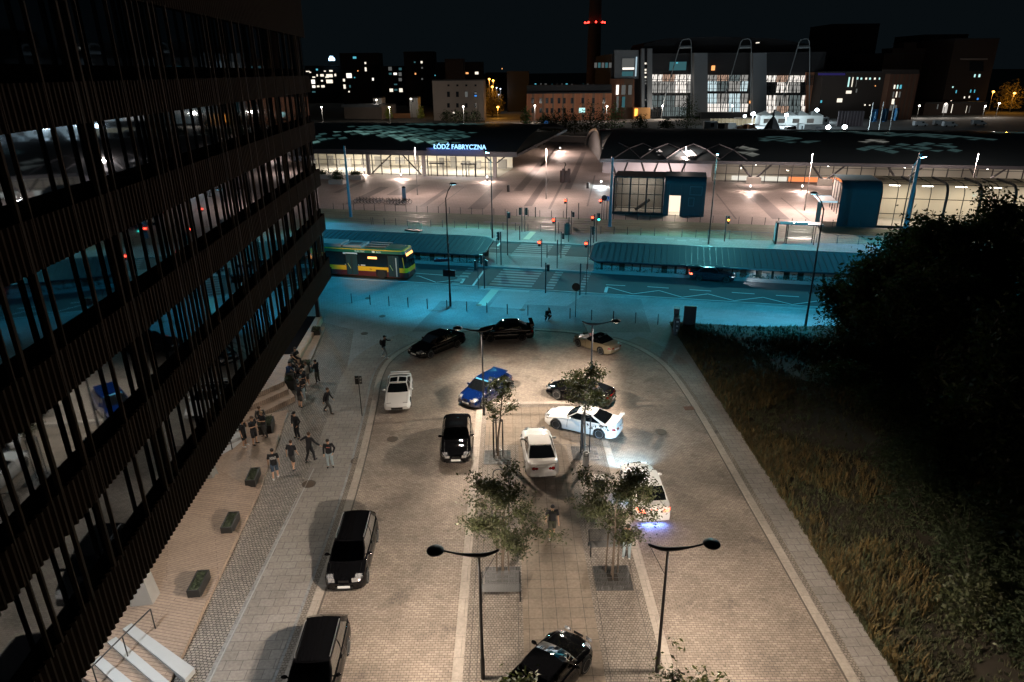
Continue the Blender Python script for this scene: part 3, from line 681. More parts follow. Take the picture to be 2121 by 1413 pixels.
a3 = road_lamp(G(1020, 495), 'tall black road lamp with a lit cyan head beside the station hall sign', ang=R(240), energy=E1, head='box', arm=.5, col=GT)
a4 = road_lamp(G(1467, 508), 'tall road lamp with a bright cyan head right of the blue lift kiosk', ang=R(-103), energy=E1, head='box', arm=.4, col=GT)
a5 = road_lamp(G(1855, 525), 'tall road lamp with the brightest cyan head, crossing the teal mast on the right', ang=R(-20), energy=E1, head='box', arm=.5, tilt=-VS)
road_lamp(ST(-50, 60.5), 'tall black road lamp hidden behind the office block', ang=R(62), energy=E1)
road_lamp(ST(-55, 84), 'tall black road lamp across the road behind the office block', ang=R(257), energy=E1, head='box', arm=.5)
road_lamp(ST(52, 60.5), 'tall black road lamp behind the big dark trees', ang=R(110), energy=E1)
# road signs on the pole of the first lamp
MB().box((0, 0, 3.15), (1.15, .08, .62), rz=R(-75) ).build('sign_panel', M('dark_sign_back', (.02, .025, .04), .5), a1)
MB().box((-.5, .45, 4.4), (.06, 1.25, .26), rz=R(35)).build('street_name_sign', M('navy_sign', (.02, .05, .12), .5), a1)
# overhead line masts, thick and teal
def mast(p, label, h=10.2, r=.24):
    t = thing('tram_mast', label, 'mast', (p[0], p[1], 0), 0, 'thick teal tram masts')
    MB().tube([(0, 0, 0), (0, 0, h)], [r, r * .55], 14).build('mast_pole', m_tealpole, t, smooth=True)
    MB().lathe([(r * 1.4, 0), (r * 1.4, .08), (r * 1.02, .1), (r, .14)], 14).build('base_plate', m_tealpole, t, smooth=True)
    MB().box((0, 0, h + .04), (.3, .3, .1)).build('cap', m_black, t)
mast(G(727, 450), 'thick teal tram mast at the left in front of the station hall')
mast(G(1263, 470), 'thick teal tram mast at the left corner of the glazed lift kiosk', h=9.2)
mast(G(1870, 498), 'thick teal tram mast in front of the curved glass entrance pavilion', r=.30, h=10.4)

# ------------------------------------------------------------------ bollards (about 80: each is its own thing)
def bollard(p, label, group, h=.95, r=.04):
    o = MB().lathe([(r, 0), (r, h - .02), (r * .8, h), (.005, h + .002)], 10).build('bollard', M('dark_bollard', (.05, .055, .06), .5), smooth=True)
    o.location = p; return tag(o, label, 'bollard', group)
b0 = bollard((-14.9, 60.6, 0), 'thin dark bollard of the near row on the forecourt', 'bollards of the near row across the forecourt')
for i in range(1, 16):
    p = Vector((-14.9, 60.55, 0)) + (Vector((12.3, 54.0, 0)) - Vector((-14.9, 60.55, 0))) * (i / 15.0)
    c = b0.copy(); S.collection.objects.link(c); c.location = p
far0 = bollard(ST(-41.5, 88.2, .1), 'thin grey bollard of a row beside the tram tracks', 'bollards beside the tram tracks', h=1.0)
ss = [(-43 + k * 1.715, 88.3) for k in range(1, 16)] + [(-9.3 + k * 1.72, 88.5) for k in range(0, 8)] + [(20 + k * 1.72, 88.6) for k in range(3, 16)]
for k in range(-7, 17): ss.append((-40.2 + k * 1.74 if k < 15 else -1, 98.1))
ss += [(-8.6 + k * 1.72, 98.4) for k in range(0, 20)]
for s_, t_ in ss:
    if s_ == -1: continue
    c = far0.copy(); S.collection.objects.link(c); c.location = ST(s_, t_, .1 if t_ < 90 else .06)
# pedestrian railings by the tram stop
m_railg = M('grey_railing', (.10, .12, .13), .5)
def railing(s0, s1, t, label, h=1.05):
    tt = thing('pedestrian_railing', label, 'railing', ST(s0, t, .1), RZ, 'grey pedestrian railings by the tram tracks')
    L_ = s1 - s0; mb = MB()
    for k in range(int(L_ / 2) + 1): mb.box((k * L_ / int(L_ / 2), 0, h / 2), (.06, .06, h))
    mb.box((L_ / 2, 0, h), (L_, .05, .05)); mb.box((L_ / 2, 0, .15), (L_, .035, .035)); mb.build('frame', m_railg, tt)
    mb = MB()
    for k in range(int(L_ / .16)): mb.box((.08 + k * .16, 0, h / 2 + .05), (.015, .015, h - .25))
    mb.build('rungs', m_railg, tt)
railing(4.2, 12.0, 88.3, 'grey upright-barred railing left of the tram stop shelter')
railing(17.0, 26.5, 88.4, 'grey upright-barred railing right of the tram stop shelter')
# ------------------------------------------------------------------ plaza lamps: slim posts and low glowing bollard lights
def plaza_post(px, py, label, h=7.2, lit=True, e=8500):
    p = G(px, py); t = thing('plaza_light_post', label, 'lamp post', (p.x, p.y, .06), 0, 'slim posts with uplit tops on the plaza')
    MB().tube([(0, 0, 0), (0, 0, 1.0), (0, 0, 1.02), (0, 0, h)], [.10, .10, .06, .045], 8).build('pole', M('grey_pole', (.22, .2, .19), .4), t, smooth=True)
    MB().tube([(0, 0, h), (0, 0, h + .9)], [.05, .03], 8).build('lit_top', M('lit_top', (.7, .68, .65), .4, emit=(1, .9, .82), estr=.55), t, smooth=True)
    if lit: lamp('POINT', (.0, -.35, h + .3), e, PINK, t, size=.3)
plaza_post(865, 405, 'slim plaza post with lit top near the parked bicycles', e=4200)
plaza_post(1131, 413, 'slim plaza post with lit top in the middle of the open plaza', e=7500)
plaza_post(1416, 376, 'slim plaza post with lit top behind the glazed lift kiosk', h=5.5, e=5000)
plaza_post(1666, 437, 'slim plaza post with lit top left of the curved glass pavilion', h=7.4, e=14000)
plaza_post(2003, 420, 'slim plaza post with lit top rising behind the curved glass pavilion', h=6.6)
def glow_bollard(px, py, label, e=60, col=PINK):
    p = G(px, py); t = thing('bollard_light', label, 'bollard light', (p.x, p.y, .06), 0, 'low glowing bollard lights on the plaza')
    MB().tube([(0, 0, 0), (0, 0, .85)], .07, 10).build('post', m_black, t, smooth=True)
    MB().lathe([(.11, .86), (.11, 1.12), (.005, 1.13)], 12).build('diffuser', emis('bollard_glow', (1, .93, .86), 14), t, smooth=True)
    MB().lathe([(.16, 1.14), (.16, 1.18), (.005, 1.19)], 12).build('hood', m_black, t, smooth=True)
    lamp('POINT', (0, 0, 1.0), e, col, t, size=.19)
glow_bollard(756, 362, 'glowing bollard light at the left end of the station hall front', 2574)
glow_bollard(831, 372, 'glowing bollard light in front of the middle of the station hall', 3146)
glow_bollard(1009, 378, 'glowing bollard light in front of the glass doors under the sign', 3146)
glow_bollard(1160, 315, 'glowing bollard light far back in the passage between the halls', 6292)
glow_bollard(1245, 388, 'glowing white bollard light just left of the glazed lift kiosk', 3146, (.75, .92, 1))
glow_bollard(1553, 398, 'glowing bollard light on the open plaza right of the blue kiosk', 3146)
glow_bollard(1660, 398, 'glowing bollard light beside the post near the curved pavilion', 3146)
# ------------------------------------------------------------------ vehicles
def paint(name, col, rough=.28, metal=0.0, coat=1.0): return M(name, col, rough, metal, .5, coat=coat)
P_BLACK, P_WHITE = paint('black_paint', (.003, .003, .0035), .035, coat=0), paint('white_paint', (.74, .73, .71), .35)
P_PEARL, P_BLUE = paint('pearl_paint', (.52, .50, .47), .3), paint('blue_paint', (.0015, .010, .060), .12)
P_BEIGE = paint('beige_paint', (.24, .19, .115), .3)
m_tyre = M('tyre', (.012, .012, .012), .85); m_rim = M('alloy_rim', (.42, .41, .39), .35, metal=.25); m_rimdark = M('wheel_well', (.004, .004, .004), .9)
m_tint = glass('car_glass', (.22, .24, .25), 1.5); m_cartrim = M('black_trim', (.008, .008, .008), .4)
m_privacy = M('dark_car_glass', (.004, .005, .006), .04, spec=.8)
m_headl = M('headlight_glass', (.75, .76, .78), .08, metal=.75); m_taill = M('tail_light', (.25, .006, .006), .2, coat=1)
m_plate = M('licence_plate', (.7, .7, .68), .5)
m_seatdark = M('dark_seat', (.03, .03, .03), .8); m_seattan = M('tan_seat', (.78, .64, .42), .7)
WHEELCACHE = {}
def wheel(r, wd, parent, loc, flip, mat=None, spokes=5):
    key = (round(r, 3), flip, (mat or m_rim).name, spokes)
    if key in WHEELCACHE:
        a0, b0 = WHEELCACHE[key]; a = a0.copy(); b = b0.copy(); S.collection.objects.link(a); S.collection.objects.link(b); a.parent = parent; b.parent = a; a.location = loc; return a
    a = MB().lathe([(r * .70, -wd / 2), (r * .93, -wd / 2), (r, -wd * .32), (r, wd * .32), (r * .93, wd / 2), (r * .70, wd / 2)], 28, axis='Y').build('wheel', m_tyre, parent, smooth=True)
    a.location = loc; y = wd * .46 * flip
    mb = MB(); mb.lathe([(r * .70, y), (r * .72, y + .012 * flip), (r * .64, y + .004 * flip), (r * .62, y - .05 * flip)], 28, axis='Y')
    mb.lathe([(.01, y - .005 * flip), (r * .16, y), (r * .17, y - .03 * flip)], 12, axis='Y')
    for k in range(spokes):
        q = 2 * math.pi * k / spokes + .3; ca, sa = math.cos(q), math.sin(q); wv = .028 if spokes > 6 else .042
        p0, p1 = Vector((ca * r * .12, y - .006 * flip, sa * r * .12)), Vector((ca * r * .66, y - .012 * flip, sa * r * .66)); n = Vector((-sa, 0, ca))
        mb.quad(p0 - n * wv, p1 - n * wv * .7, p1 + n * wv * .7, p0 + n * wv)
    b = mb.build('rim', mat or m_rim, a)
    WHEELCACHE[key] = (a, b); return a
def interp(tab, x):
    if x <= tab[0][0]: return tab[0][1]
    for (a, b), (c, d) in zip(tab[:-1], tab[1:]):
        if x <= c:
            q = (x - a) / (c - a); q = q * q * (3 - 2 * q) * .5 + q * .5; return b + (d - b) * q
    return tab[-1][1]
def car(name, label, cat, loc, az, L_, W_, H_, wb, top, cabin, paint_, z0=.17, fo=None, wr=.32, wt=.21, rim=None, spokes=5, glass_=None, seat=None,
        lampz=(.56, .70), taily=(.66, .82), belt=None, roof=None, endw=(.80, .84), pop=False, spoiler=None, sunroof=None, wing=None, mirror=True, lit=False, roundl=None, roofrails=False, plate=(True, True), hoodvents=False, tailround=False, top2=None):
    """top: (x from the nose, height) of bonnet, belt and boot; cabin: x of windscreen foot, windscreen top, roof end, rear window foot"""
    t = thing(name, label, cat, (loc[0], loc[1], .012), math.pi / 2 - R(az), 'vehicles on the car park')
    hl = L_ / 2; X = lambda d: hl - d                                  # d = distance back from the nose
    fo = fo or (L_ - wb) * .47; xf, xr = X(fo), X(fo + wb)
    def halfw(x):
        q = abs(x) / hl; e = endw[0] if x > 0 else endw[1]; k = max(0, (q - .62) / .38)
        return W_ / 2 * (1 - (1 - e) * k ** 2.6) * (1 - .012 * (1 - k))
    def ztop(x): return interp(top, hl - x)
    def zbot(x): return z0 + .10 * max(0, (abs(x) / hl - .84) / .16) ** 1.5
    def shoulder(x): return ztop(x) - .085 * (1 if abs(x) < hl * .9 else .8)
    NS = 9
    def sect(x):
        w, zt, zb, zs = halfw(x), ztop(x), zbot(x), shoulder(x); pts = []
        for k in range(NS + 1):
            q = k / NS; z = zb + (zs - zb) * q
            bul = .93 + .07 * math.sin(math.pi * min(1, q * 1.05 + .10)) ** .7 if q < .95 else .955
            bul -= .03 * max(0, q - .6) / .4
            pts.append((w * bul, z))
        ws = pts[-1][0]
        for yq, zq in ((.965, .45), (.88, .78), (.70, .90), (.45, .965), (.2, .993), (0, 1)): pts.append((ws * yq, zs + (zt - zs) * zq))
        return pts
    xs = []; n = int(L_ / .055)
    for i in range(n + 1): xs.append(-hl + L_ * i / n)
    # the ends curve in plan: push outer points back
    def P3(x, y, z, side):
        k = max(0, (abs(x) / hl - .80) / .20); yy = abs(y) / (W_ / 2)
        back = k * (.20 if x > 0 else .13) * yy ** 2.4 * hl * .38
        zc = max(0, (abs(z - .45) / .5)) ** 2 * k * .05
        return Vector((x - math.copysign(back + zc, x), y * side, z))
    rwell = wr * 1.17
    for side in (1,):
        mb = MB(); rows = []
        for x in xs:
            row = []
            for j, (y, z) in enumerate(sect(x)):
                row.append([x, y, z])
            rows.append(row)
        inside = [[False] * len(rows[0]) for _ in rows]
        for i, row in enumerate(rows):
            for j in range(NS + 1):
                x, y, z = row[j]
                for xw in (xf, xr):
                    d = math.hypot(x - xw, z - wr)
                    if (d < rwell and z > wr - .02) or (abs(x - xw) < rwell and z <= wr): inside[i][j] = True
        m = len(rows[0]); ns = len(rows)
        for i in range(ns):
            for j in range(NS + 1):
                if inside[i][j]:
                    nbs = [(i + a, j + b) for a in (-1, 0, 1) for b in (-1, 0, 1) if 0 <= i + a < ns and 0 <= j + b <= NS + 1]
                    if any(not (inside[a][b]) for a, b in nbs):
                        x, y, z = rows[i][j]
                        for xw in (xf, xr):
                            if abs(x - xw) < rwell + .05:
                                d = math.hypot(x - xw, max(z - wr, 0))
                                if z > wr and d > .01:
                                    rows[i][j][0] = xw + (x - xw) / d * rwell; rows[i][j][2] = wr + (z - wr) / d * rwell
                                else: rows[i][j][0] = xw + math.copysign(rwell, x - xw)
        vs, fs = [], []
        for sd in (1, -1):
            o = len(vs)
            for row in rows: vs += [P3(x, y, z, sd) for x, y, z in row]
            for i in range(ns - 1):
                for j in range(m - 1):
                    q = [(i, j), (i + 1, j), (i + 1, j + 1), (i, j + 1)]
                    if all(a[1] <= NS and inside[a[0]][a[1]] for a in q): continue
                    f = tuple(o + a * m + b for a, b in q); fs.append(f if sd == 1 else f[::-1])
            for i, fl in ((0, False), (ns - 1, True)):
                pass
        mb.add(vs, fs)
        # end caps (a curved bumper face)
        for i in (0, ns - 1):
            A = [P3(x, y, z, 1) for x, y, z in rows[i]]; B = [P3(x, y, z, -1) for x, y, z in rows[i]]
            for j in range(m - 1):
                for k in range(6):
                    q0, q1 = k / 6, (k + 1) / 6; bow = lambda q: (4 * q * (1 - q)) ** .7 * .05 * (1 if i else -1)
                    pa = [A[j].lerp(B[j], q0), A[j].lerp(B[j], q1), A[j + 1].lerp(B[j + 1], q1), A[j + 1].lerp(B[j + 1], q0)]
                    for p_, qq in zip(pa, (q0, q1, q1, q0)): p_.x += bow(qq)
                    mb.quad(*pa)
        bmx = mb
    c0, c1, c2, c3 = [X(d) for d in cabin]                             # windscreen foot, top, roof end, rear foot
    wb_, wt_ = W_ / 2 * .875, W_ / 2 * (.66 if H_ < 1.4 else .72)
    zr = H_ - .045
    def cab(a, h, side):
        """side surface: a 0..1 rear to front, h 0..1 belt to roof"""
        x = (c3 + (c0 - c3) * a) * (1 - h) + (c2 + (c1 - c2) * a) * h
        y = (wb_ * (1 - .06 * (2 * a - 1) ** 2)) * (1 - h) + wt_ * (1 - .04 * (2 * a - 1) ** 2) * h
        y += .035 * math.sin(math.pi * h)
        zb_ = ztop(x) - .035; return Vector((x, y * side, zb_ + (zr - zb_) * h))
    def scr(xa, xb, h, q, bow, up=.0):
        """front or rear screen: h 0..1 foot to roof, q -1..1 across"""
        a = 1 if xa == c0 else 0; e = cab(a, h, 1); y = e.y * q; return Vector((e.x + bow * (1 - q * q), y, e.z + .02 * (1 - q * q) * (1 - h)))
    def roof_(a, q):
        e = cab(a, 1, 1); return Vector((e.x + (.05 if a > .5 else -.05) * (1 - q * q) * (2 * abs(a - .5)), e.y * q, zr + .045 * (1 - q * q) * (1 - (2 * a - 1) ** 4 * .5)))
    def grid(f, us, vs_, mbx, keep=None):
        o = len(mbx.v); mbx.v += [f(u_, v_) for u_ in us for v_ in vs_]; nv = len(vs_)
        for i in range(len(us) - 1):
            for j in range(len(vs_) - 1):
                if keep and not keep((us[i] + us[i + 1]) / 2, (vs_[j] + vs_[j + 1]) / 2): continue
                mbx.f.append((o + i * nv + j, o + (i + 1) * nv + j, o + (i + 1) * nv + j + 1, o + i * nv + j + 1))
    lin = lambda a, b, n: [a + (b - a) * i / n for i in range(n + 1)]
    sa0, sa1, pb = .12, .955, .53                                       # side glass range and the door pillar
    ga = [0, sa0, pb - .025, pb + .025, sa1, 1]; gh = [0, .06, .90, 1]
    isg = lambda a, h: (sa0 < a < sa1) and (.06 < h < .90) and not (pb - .025 < a < pb + .025)
    cbx = MB() if top2 else bmx
    for sd in (1, -1): grid(lambda a, h: cab(a, h, sd), ga, gh, cbx, lambda a, h: not isg(a, h))
    qs = [-1, -.93, -.5, 0, .5, .93, 1]; hs = [0, .07, .5, .93, 1]
    iss = lambda h, q: abs(q) < .93 and .07 < h < .93
    grid(lambda h, q: scr(c0, c1, h, q, .10 * (1 - h) + .05 * h), hs, qs, cbx, lambda h, q: not iss(h, q))
    grid(lambda h, q: scr(c3, c2, h, q, -.07 * (1 - h) - .05 * h), hs, qs, cbx, lambda h, q: not iss(h, q))
    if sunroof != 'ttop': grid(roof_, lin(0, 1, 8), lin(-1, 1, 8), cbx)
    else:
        grid(roof_, [0, .22, .88, 1], [-1, -.92, -.10, .10, .92, 1], bmx, lambda a, q: not (.22 < a < .88 and .10 < abs(q) < .92))
    body = bmx.build('body', paint_, t, smooth=True)
    if top2: cbx.build('hardtop', top2, t, smooth=True)
    G_ = glass_ or m_tint
    up_ = lambda f: f
    mb = MB(); grid(lambda h, q: scr(c0, c1, h, q, .10 * (1 - h) + .05 * h) + Vector((.004, 0, .004)), [.06, .5, .94], [-.94, -.5, 0, .5, .94], mb); mb.build('windscreen', G_, t, smooth='all', recalc=False)
    mb = MB(); grid(lambda h, q: scr(c3, c2, h, q, -.07 * (1 - h) - .05 * h) + Vector((-.004, 0, .004)), [.06, .5, .94], [-.94, -.5, 0, .5, .94], mb); mb.build('rear_window', G_, t, smooth='all', recalc=False)
    for sd in (1, -1):
        for a0, a1 in ((sa0, pb - .025), (pb + .025, sa1)):
            mb = MB(); grid(lambda a, h: cab(a, h, sd) + Vector((0, .004 * sd, 0)), lin(a0 - .005, a1 + .005, 3), [.05, .5, .91], mb); mb.build('side_window', G_, t, smooth='all', recalc=False)
    if sunroof == 'ttop':
        for sd in (1, -1): mb = MB(); grid(lambda a, q: roof_(a, q * sd) + Vector((0, 0, .006)), lin(.21, .89, 4), [.09, .5, .93], mb); mb.build('roof_glass', m_privacy, t, smooth='all', recalc=False)
    if sunroof == 'panel': mb = MB(); grid(lambda a, q: roof_(a, q) + Vector((0, 0, .006)), lin(.5, .82, 3), lin(-.6, .6, 4), mb); mb.build('sunroof', m_privacy, t, recalc=False)
    # underside, inner wells, interior
    mb = MB(); mb.box((0, 0, .24), (L_ * .93, W_ * .60, .12)); 
    mb.box(((xf + xr) / 2, 0, .30), (wb - rwell * 2 - .04, W_ * .86, .20)); mb.box(((c1 + c2) / 2, 0, .42), (abs(c0 - c3) * .92, W_ * .80, .06))
    for xw in (xf, xr):
        for sd in (1, -1):
            pts = []
            for k in range(13):
                q = math.pi * k / 12; pts.append((xw + rwell * math.cos(q), wr + rwell * math.sin(q)))
            o = len(mb.v)
            for px_, pz in pts: mb.v += [Vector((px_, sd * W_ * .47, pz)), Vector((px_, sd * W_ * .28, pz))]
            for k in range(12): mb.f.append((o + 2 * k, o + 2 * k + 2, o + 2 * k + 3, o + 2 * k + 1))
            mb.add([(px_, sd * W_ * .28, pz) for px_, pz in pts], [tuple(range(13))])
    mb.build('underbody', m_rimdark, t)
    sm = seat or m_seatdark; mb = MB(); zf = .50
    for sd in (1, -1):
        xs_ = c1 - .45 * (c1 - c2); mb.box((xs_ + .05, sd * W_ * .21, zf + .02), (.5, .50, .2)); mb.box((xs_ - .25, sd * W_ * .21, zf + .30), (.16, .48, .60), ry=R(-12)); mb.box((xs_ - .34, sd * W_ * .21, zf + .66), (.1, .24, .16))
    if abs(c1 - c2) > .9: mb.box((c2 + .25, 0, zf), (.5, W_ * .72, .2)); mb.box((c2 - .02, 0, zf + .28), (.18, W_ * .72, .55), ry=R(-14))
    mb.box((c0 - .28, 0, ztop(c0) - .13), (.4, W_ * .74, .12)); mb.build('seats', sm, t)
    # lamps, grille, plates: patches lying just proud of the body surface
    def endpt(front, yq, z, out):
        x = hl if front else -hl; s = sect(x); w = halfw(x)
        y = abs(yq) * w * .95; k_ = y / (W_ / 2)
        if abs(yq) <= .93:
            q_ = .5 - yq / 2 / .93 * .93; back = (.20 if front else .13) * (W_ / 2 * .9 * (w / (W_ / 2)) / (W_ / 2)) ** 2.4 * hl * .38
            bx = x - math.copysign(back, x) + math.copysign((4 * q_ * (1 - q_)) ** .7 * .05 if 0 < q_ < 1 else 0, x)
        else: bx = x
        return Vector((bx + math.copysign(out, x), math.copysign(y, yq) if yq else 0, z))
    def sidept(x, z, sd, out):
        s = sect(x); 
        for (y0, z0_), (y1, z1_) in zip(s[:-1], s[1:]):
            if z <= z1_: q = (z - z0_) / max(1e-6, z1_ - z0_); y = y0 + (y1 - y0) * max(0, min(1, q)); break
        else: y = s[-1][0]
        p = P3(x, y, z, sd); return p + Vector((math.copysign(out * .5, x), sd * out, 0))
    def toppt(x, yq, out):
        s = sect(x); ws = s[NS][0]; y = abs(yq) * ws
        for (y1, z1_), (y0, z0_) in zip(s[NS:-1], s[NS + 1:]):
            if y >= y0: q = (y - y0) / max(1e-6, y1 - y0); z = z0_ + (z1_ - z0_) * q; break
        return P3(x, y, z + out, math.copysign(1, yq) if yq else 1)
    # headlamps: wrap from the bumper face round the corner
    zl0, zl1 = lampz
    if not pop:
        for sd in (1, -1):
            mb = MB(); us = lin(.16, .02, 5); 
            f = lambda u_, v_: sidept(hl - u_ * 1.0, min(zl0 + (zl1 - zl0) * v_, shoulder(hl - u_) - .0), sd, .012)
            grid(f, [.34, .24, .15, .08, .02], [0, .5, 1], mb)
            g2 = lambda u_, v_: endpt(True, sd * u_, zl0 + (zl1 - zl0) * v_, .014)
            grid(g2, [.92, .8, .66, .52], [0, .5, 1], mb)
            f3 = lambda u_, v_: toppt(hl - u_, sd * v_, .007)
            if not lit: grid(f3, [.03, .12, .24, .36], [.60, .75, .88, .97], mb)
            mb.build('headlight', emis('lit_headlight', (.8, .93, 1), 1.5) if lit else m_headl, t, smooth='all')
    else:
        for sd in (1, -1):
            x0 = hl - .42; zt = ztop(x0)
            if pop == 'up':
                mb = MB(); mb.box((x0, sd * W_ * .30, zt + .05), (.22, .34, .16), ry=R(-8)); mb.build('headlight_pod', paint_, t)
                MB().lathe([(.085, 0), (.08, .01), (.01, .012)], 14, (x0 + .115, sd * W_ * .30, zt + .06), axis='X').build('headlight', m_headl, t)
            else:
                mb = MB(); mb.quad(*[toppt(hl - a, sd * b, .005) for a, b in ((.30, .50), (.30, .88), (.34, .88), (.34, .50))]); mb.build('headlight_seam', m_cartrim, t)
    mb = MB(); grid(lambda u_, v_: endpt(True, u_, .30 + .14 * v_, .012), lin(-.55, .55, 6), [0, 1], mb)
    if not pop: grid(lambda u_, v_: endpt(True, u_, zl0 - .02 + .12 * v_, .012), lin(-.32, .32, 4), [0, 1], mb)
    mb.build('grille', m_cartrim, t)
    if plate[0]: MB().box((endpt(True, 0, .45, .02).x, 0, .44), (.02, .50, .11)).build('licence_plate', m_plate, t)
    if plate[1]: MB().box((endpt(False, 0, .5, .02).x, 0, .52), (.02, .50, .11)).build('licence_plate', m_plate, t)
    # tail lamps
    tz0, tz1 = taily; tm = emis('lit_tail', (1, .12, .06), 7) if lit else m_taill
    for sd in (1, -1):
        mb = MB()
        if tailround:
            for yq in (.78, .55):
                c = endpt(False, sd * yq, (tz0 + tz1) / 2, .012); MB.lathe(mb, [(.105 if yq > .6 else .085, 0), (.01, -.01)], 16, c, axis='X')
        else:
            grid(lambda u_, v_: endpt(False, sd * u_, tz0 + (tz1 - tz0) * v_, .014), [.92, .75, .58], [0, 1], mb)
            grid(lambda u_, v_: sidept(-hl + u_, tz0 + (tz1 - tz0) * v_, sd, .012), [.02, .12, .26], [0, 1], mb)
        mb.build('tail_light', tm, t, smooth='all')
    if mirror:
        for sd in (1, -1):
            p = cab(.90, .12, sd); mb = MB(); mb.ell((p.x, p.y + sd * .16, p.z + .02), (.075, .12, .07), 10, 6); mb.tube([(p.x, p.y - sd * .02, p.z - .03), (p.x, p.y + sd * .1, p.z)], .025, 6); mb.build('wing_mirror', paint_, t, smooth=True)
    for xw in (xf, xr):
        for sd in (1, -1): wheel(wr, wt, t, (xw, sd * (W_ / 2 - wt / 2 - .015), wr), sd, rim, spokes)
    # shut lines and handles
    mb = MB()
    def vline(x, za, zb_, sd, w=.012):
        pz = lin(za, zb_, 5)
        for z_a, z_b in zip(pz[:-1], pz[1:]): mb.quad(sidept(x - w, z_a, sd, .003), sidept(x + w, z_a, sd, .003), sidept(x + w, z_b, sd, .003), sidept(x - w, z_b, sd, .003))
    xm = cab(pb, 0, 1).x
    for sd in (1, -1):
        zt_ = shoulder(xm) - .02; vline(c0 - .12, .32, zt_ - .02, sd); vline(xm, .30, zt_, sd)
        if 'saloon' in cat or 'hatch' in cat or 'estate' in cat: vline(max(xr + rwell + .05, cab(.16, 0, 1).x), .38, zt_, sd)
        a_, b_ = xr + rwell + .12, xf - rwell - .12
    for q in (-.78, .78):
        for k in range(5):
            xa, xb = c0 + .06 + (hl - .30 - c0) * k / 5, c0 + .06 + (hl - .30 - c0) * (k + 1) / 5
            mb.quad(toppt(xa, q, .003), toppt(xb, q, .003), toppt(xb, q * 1.012, .003), toppt(xa, q * 1.012, .003))
    mb.build('shut_lines', m_cartrim, t, recalc=False)
    mb = MB()
    for sd in (1, -1):
        p = sidept(xm + .12, shoulder(xm) - .12, sd, .015); mb.box(p, (.16, .025, .03))
    mb.build('door_handles', paint_, t)
    if hoodvents:
        mb = MB()
        for sd in (1, -1): mb.quad(*[toppt(hl - a, sd * b, .008) for a, b in ((.62, .22), (.62, .55), (.72, .55), (.72, .22))])
        mb.build('bonnet_vents', m_cartrim, t)
    if wing:                                                            # rear wing on two stalks
        h, ch, off_ = wing; zt = ztop(-hl + .2); mb = MB()
        for sd in (1, -1): mb.box((-hl + .22 + off_, sd * W_ * .36, zt + h / 2), (.16, .05, h))
        w2 = W_ * .44; pts = [(-hl + .05 + off_, zt + h), (-hl + .05 + off_ + ch, zt + h - .03), (-hl + .05 + off_ + ch, zt + h - .06), (-hl + .05 + off_, zt + h - .03)]
        mb.add([(x, -w2, z) for x, z in pts] + [(x, w2, z) for x, z in pts], [(0, 1, 2, 3), (7, 6, 5, 4), (0, 4, 5, 1), (1, 5, 6, 2), (2, 6, 7, 3), (3, 7, 4, 0)])
        for sd in (1, -1): mb.box((-hl + .05 + off_ + ch / 2, sd * w2, zt + h - .05), (ch * 1.05, .02, .15))
        mb.build('rear_wing', paint_, t)
    if spoiler:                                                         # roof or boot lip
        if spoiler == 'roof': e = cab(0, 1, 1); MB().box((e.x - .10, 0, e.z + .02), (.26, wt_ * 1.9, .035), ry=R(6)).build('roof_spoiler', paint_, t)
        else: MB().box((-hl + .12, 0, ztop(-hl + .15) + .05), (.14, W_ * .74, .05), ry=R(-14)).build('boot_lip', paint_, t)
    if roofrails:
        for sd in (1, -1):
            MB().tube([(c1 - .1, sd * wt_ * .93, zr + .03), (c1 - .25, sd * wt_ * .95, zr + .075), (c2 + .3, sd * wt_ * .95, zr + .075), (c2 + .12, sd * wt_ * .93, zr + .03)], .018, 6).build('roof_rail', M('bright_trim', (.5, .5, .5), .3, metal=.9), t, smooth=True)
    return t
SALOON = lambda L_: [(0, .60), (.12, .70), (.9, .84), (1.35, .93), (2.4, .94), (L_ - 1.0, .99), (L_ - .35, 1.0), (L_ - .08, .95), (L_, .80)]
WEDGE = lambda L_: [(0, .50), (.12, .58), (.8, .73), (1.4, .84), (2.6, .88), (L_ - .7, .96), (L_ - .12, .94), (L_, .74)]
# 1 white wedge coupe with retracted lamps
car('parked_car', 'white wedge-shaped coupe with two roof panels, alone beside the two-panel sign', 'coupe', (-7.47, 40.5), 174.8, 4.45, 1.72, 1.29, 2.4, WEDGE(4.45),
    (1.42, 2.05, 3.0, 3.95), P_WHITE, pop='down', sunroof='ttop', glass_=m_privacy, spoiler='lip', wr=.315, plate=(False, False))
# 2 black saloon with cream seats
car('parked_car', 'black saloon with cream seats visible through its windows, on the left of the far row', 'saloon car', (-5.78, 48.85), 221.6, 4.85, 1.83, 1.42, 2.80, SALOON(4.85),
    (1.50, 2.12, 3.35, 4.15), P_BLACK, seat=m_seattan, wr=.34, glass_=glass('clear_car_glass', (.62, .62, .58), 1.5), spokes=8)
# 3 black saloon with big rear spoiler
car('parked_car', 'black saloon with a tall rear spoiler, middle of the far row', 'saloon car', (-.46, 51.35), 265.5, 4.45, 1.77, 1.44, 2.55, SALOON(4.45),
    (1.40, 1.98, 3.15, 3.85), P_BLACK, wing=(.34, .30, 0), glass_=m_privacy, wr=.32, spokes=6)
# 4 blue hatchback
car('parked_car', 'blue hatchback with a light blue windscreen band, beside the left lamp post', 'hatchback', (-1.75, 40.6), 216, 4.25, 1.76, 1.43, 2.57,
    [(0, .58), (.12, .68), (.7, .86), (1.05, .95), (2.2, .97), (3.6, 1.0), (4.1, 1.0), (4.25, .80)], (1.02, 1.85, 3.55, 4.12), P_BLUE, spoiler='roof', glass_=m_privacy, wr=.32, lampz=(.60, .76))
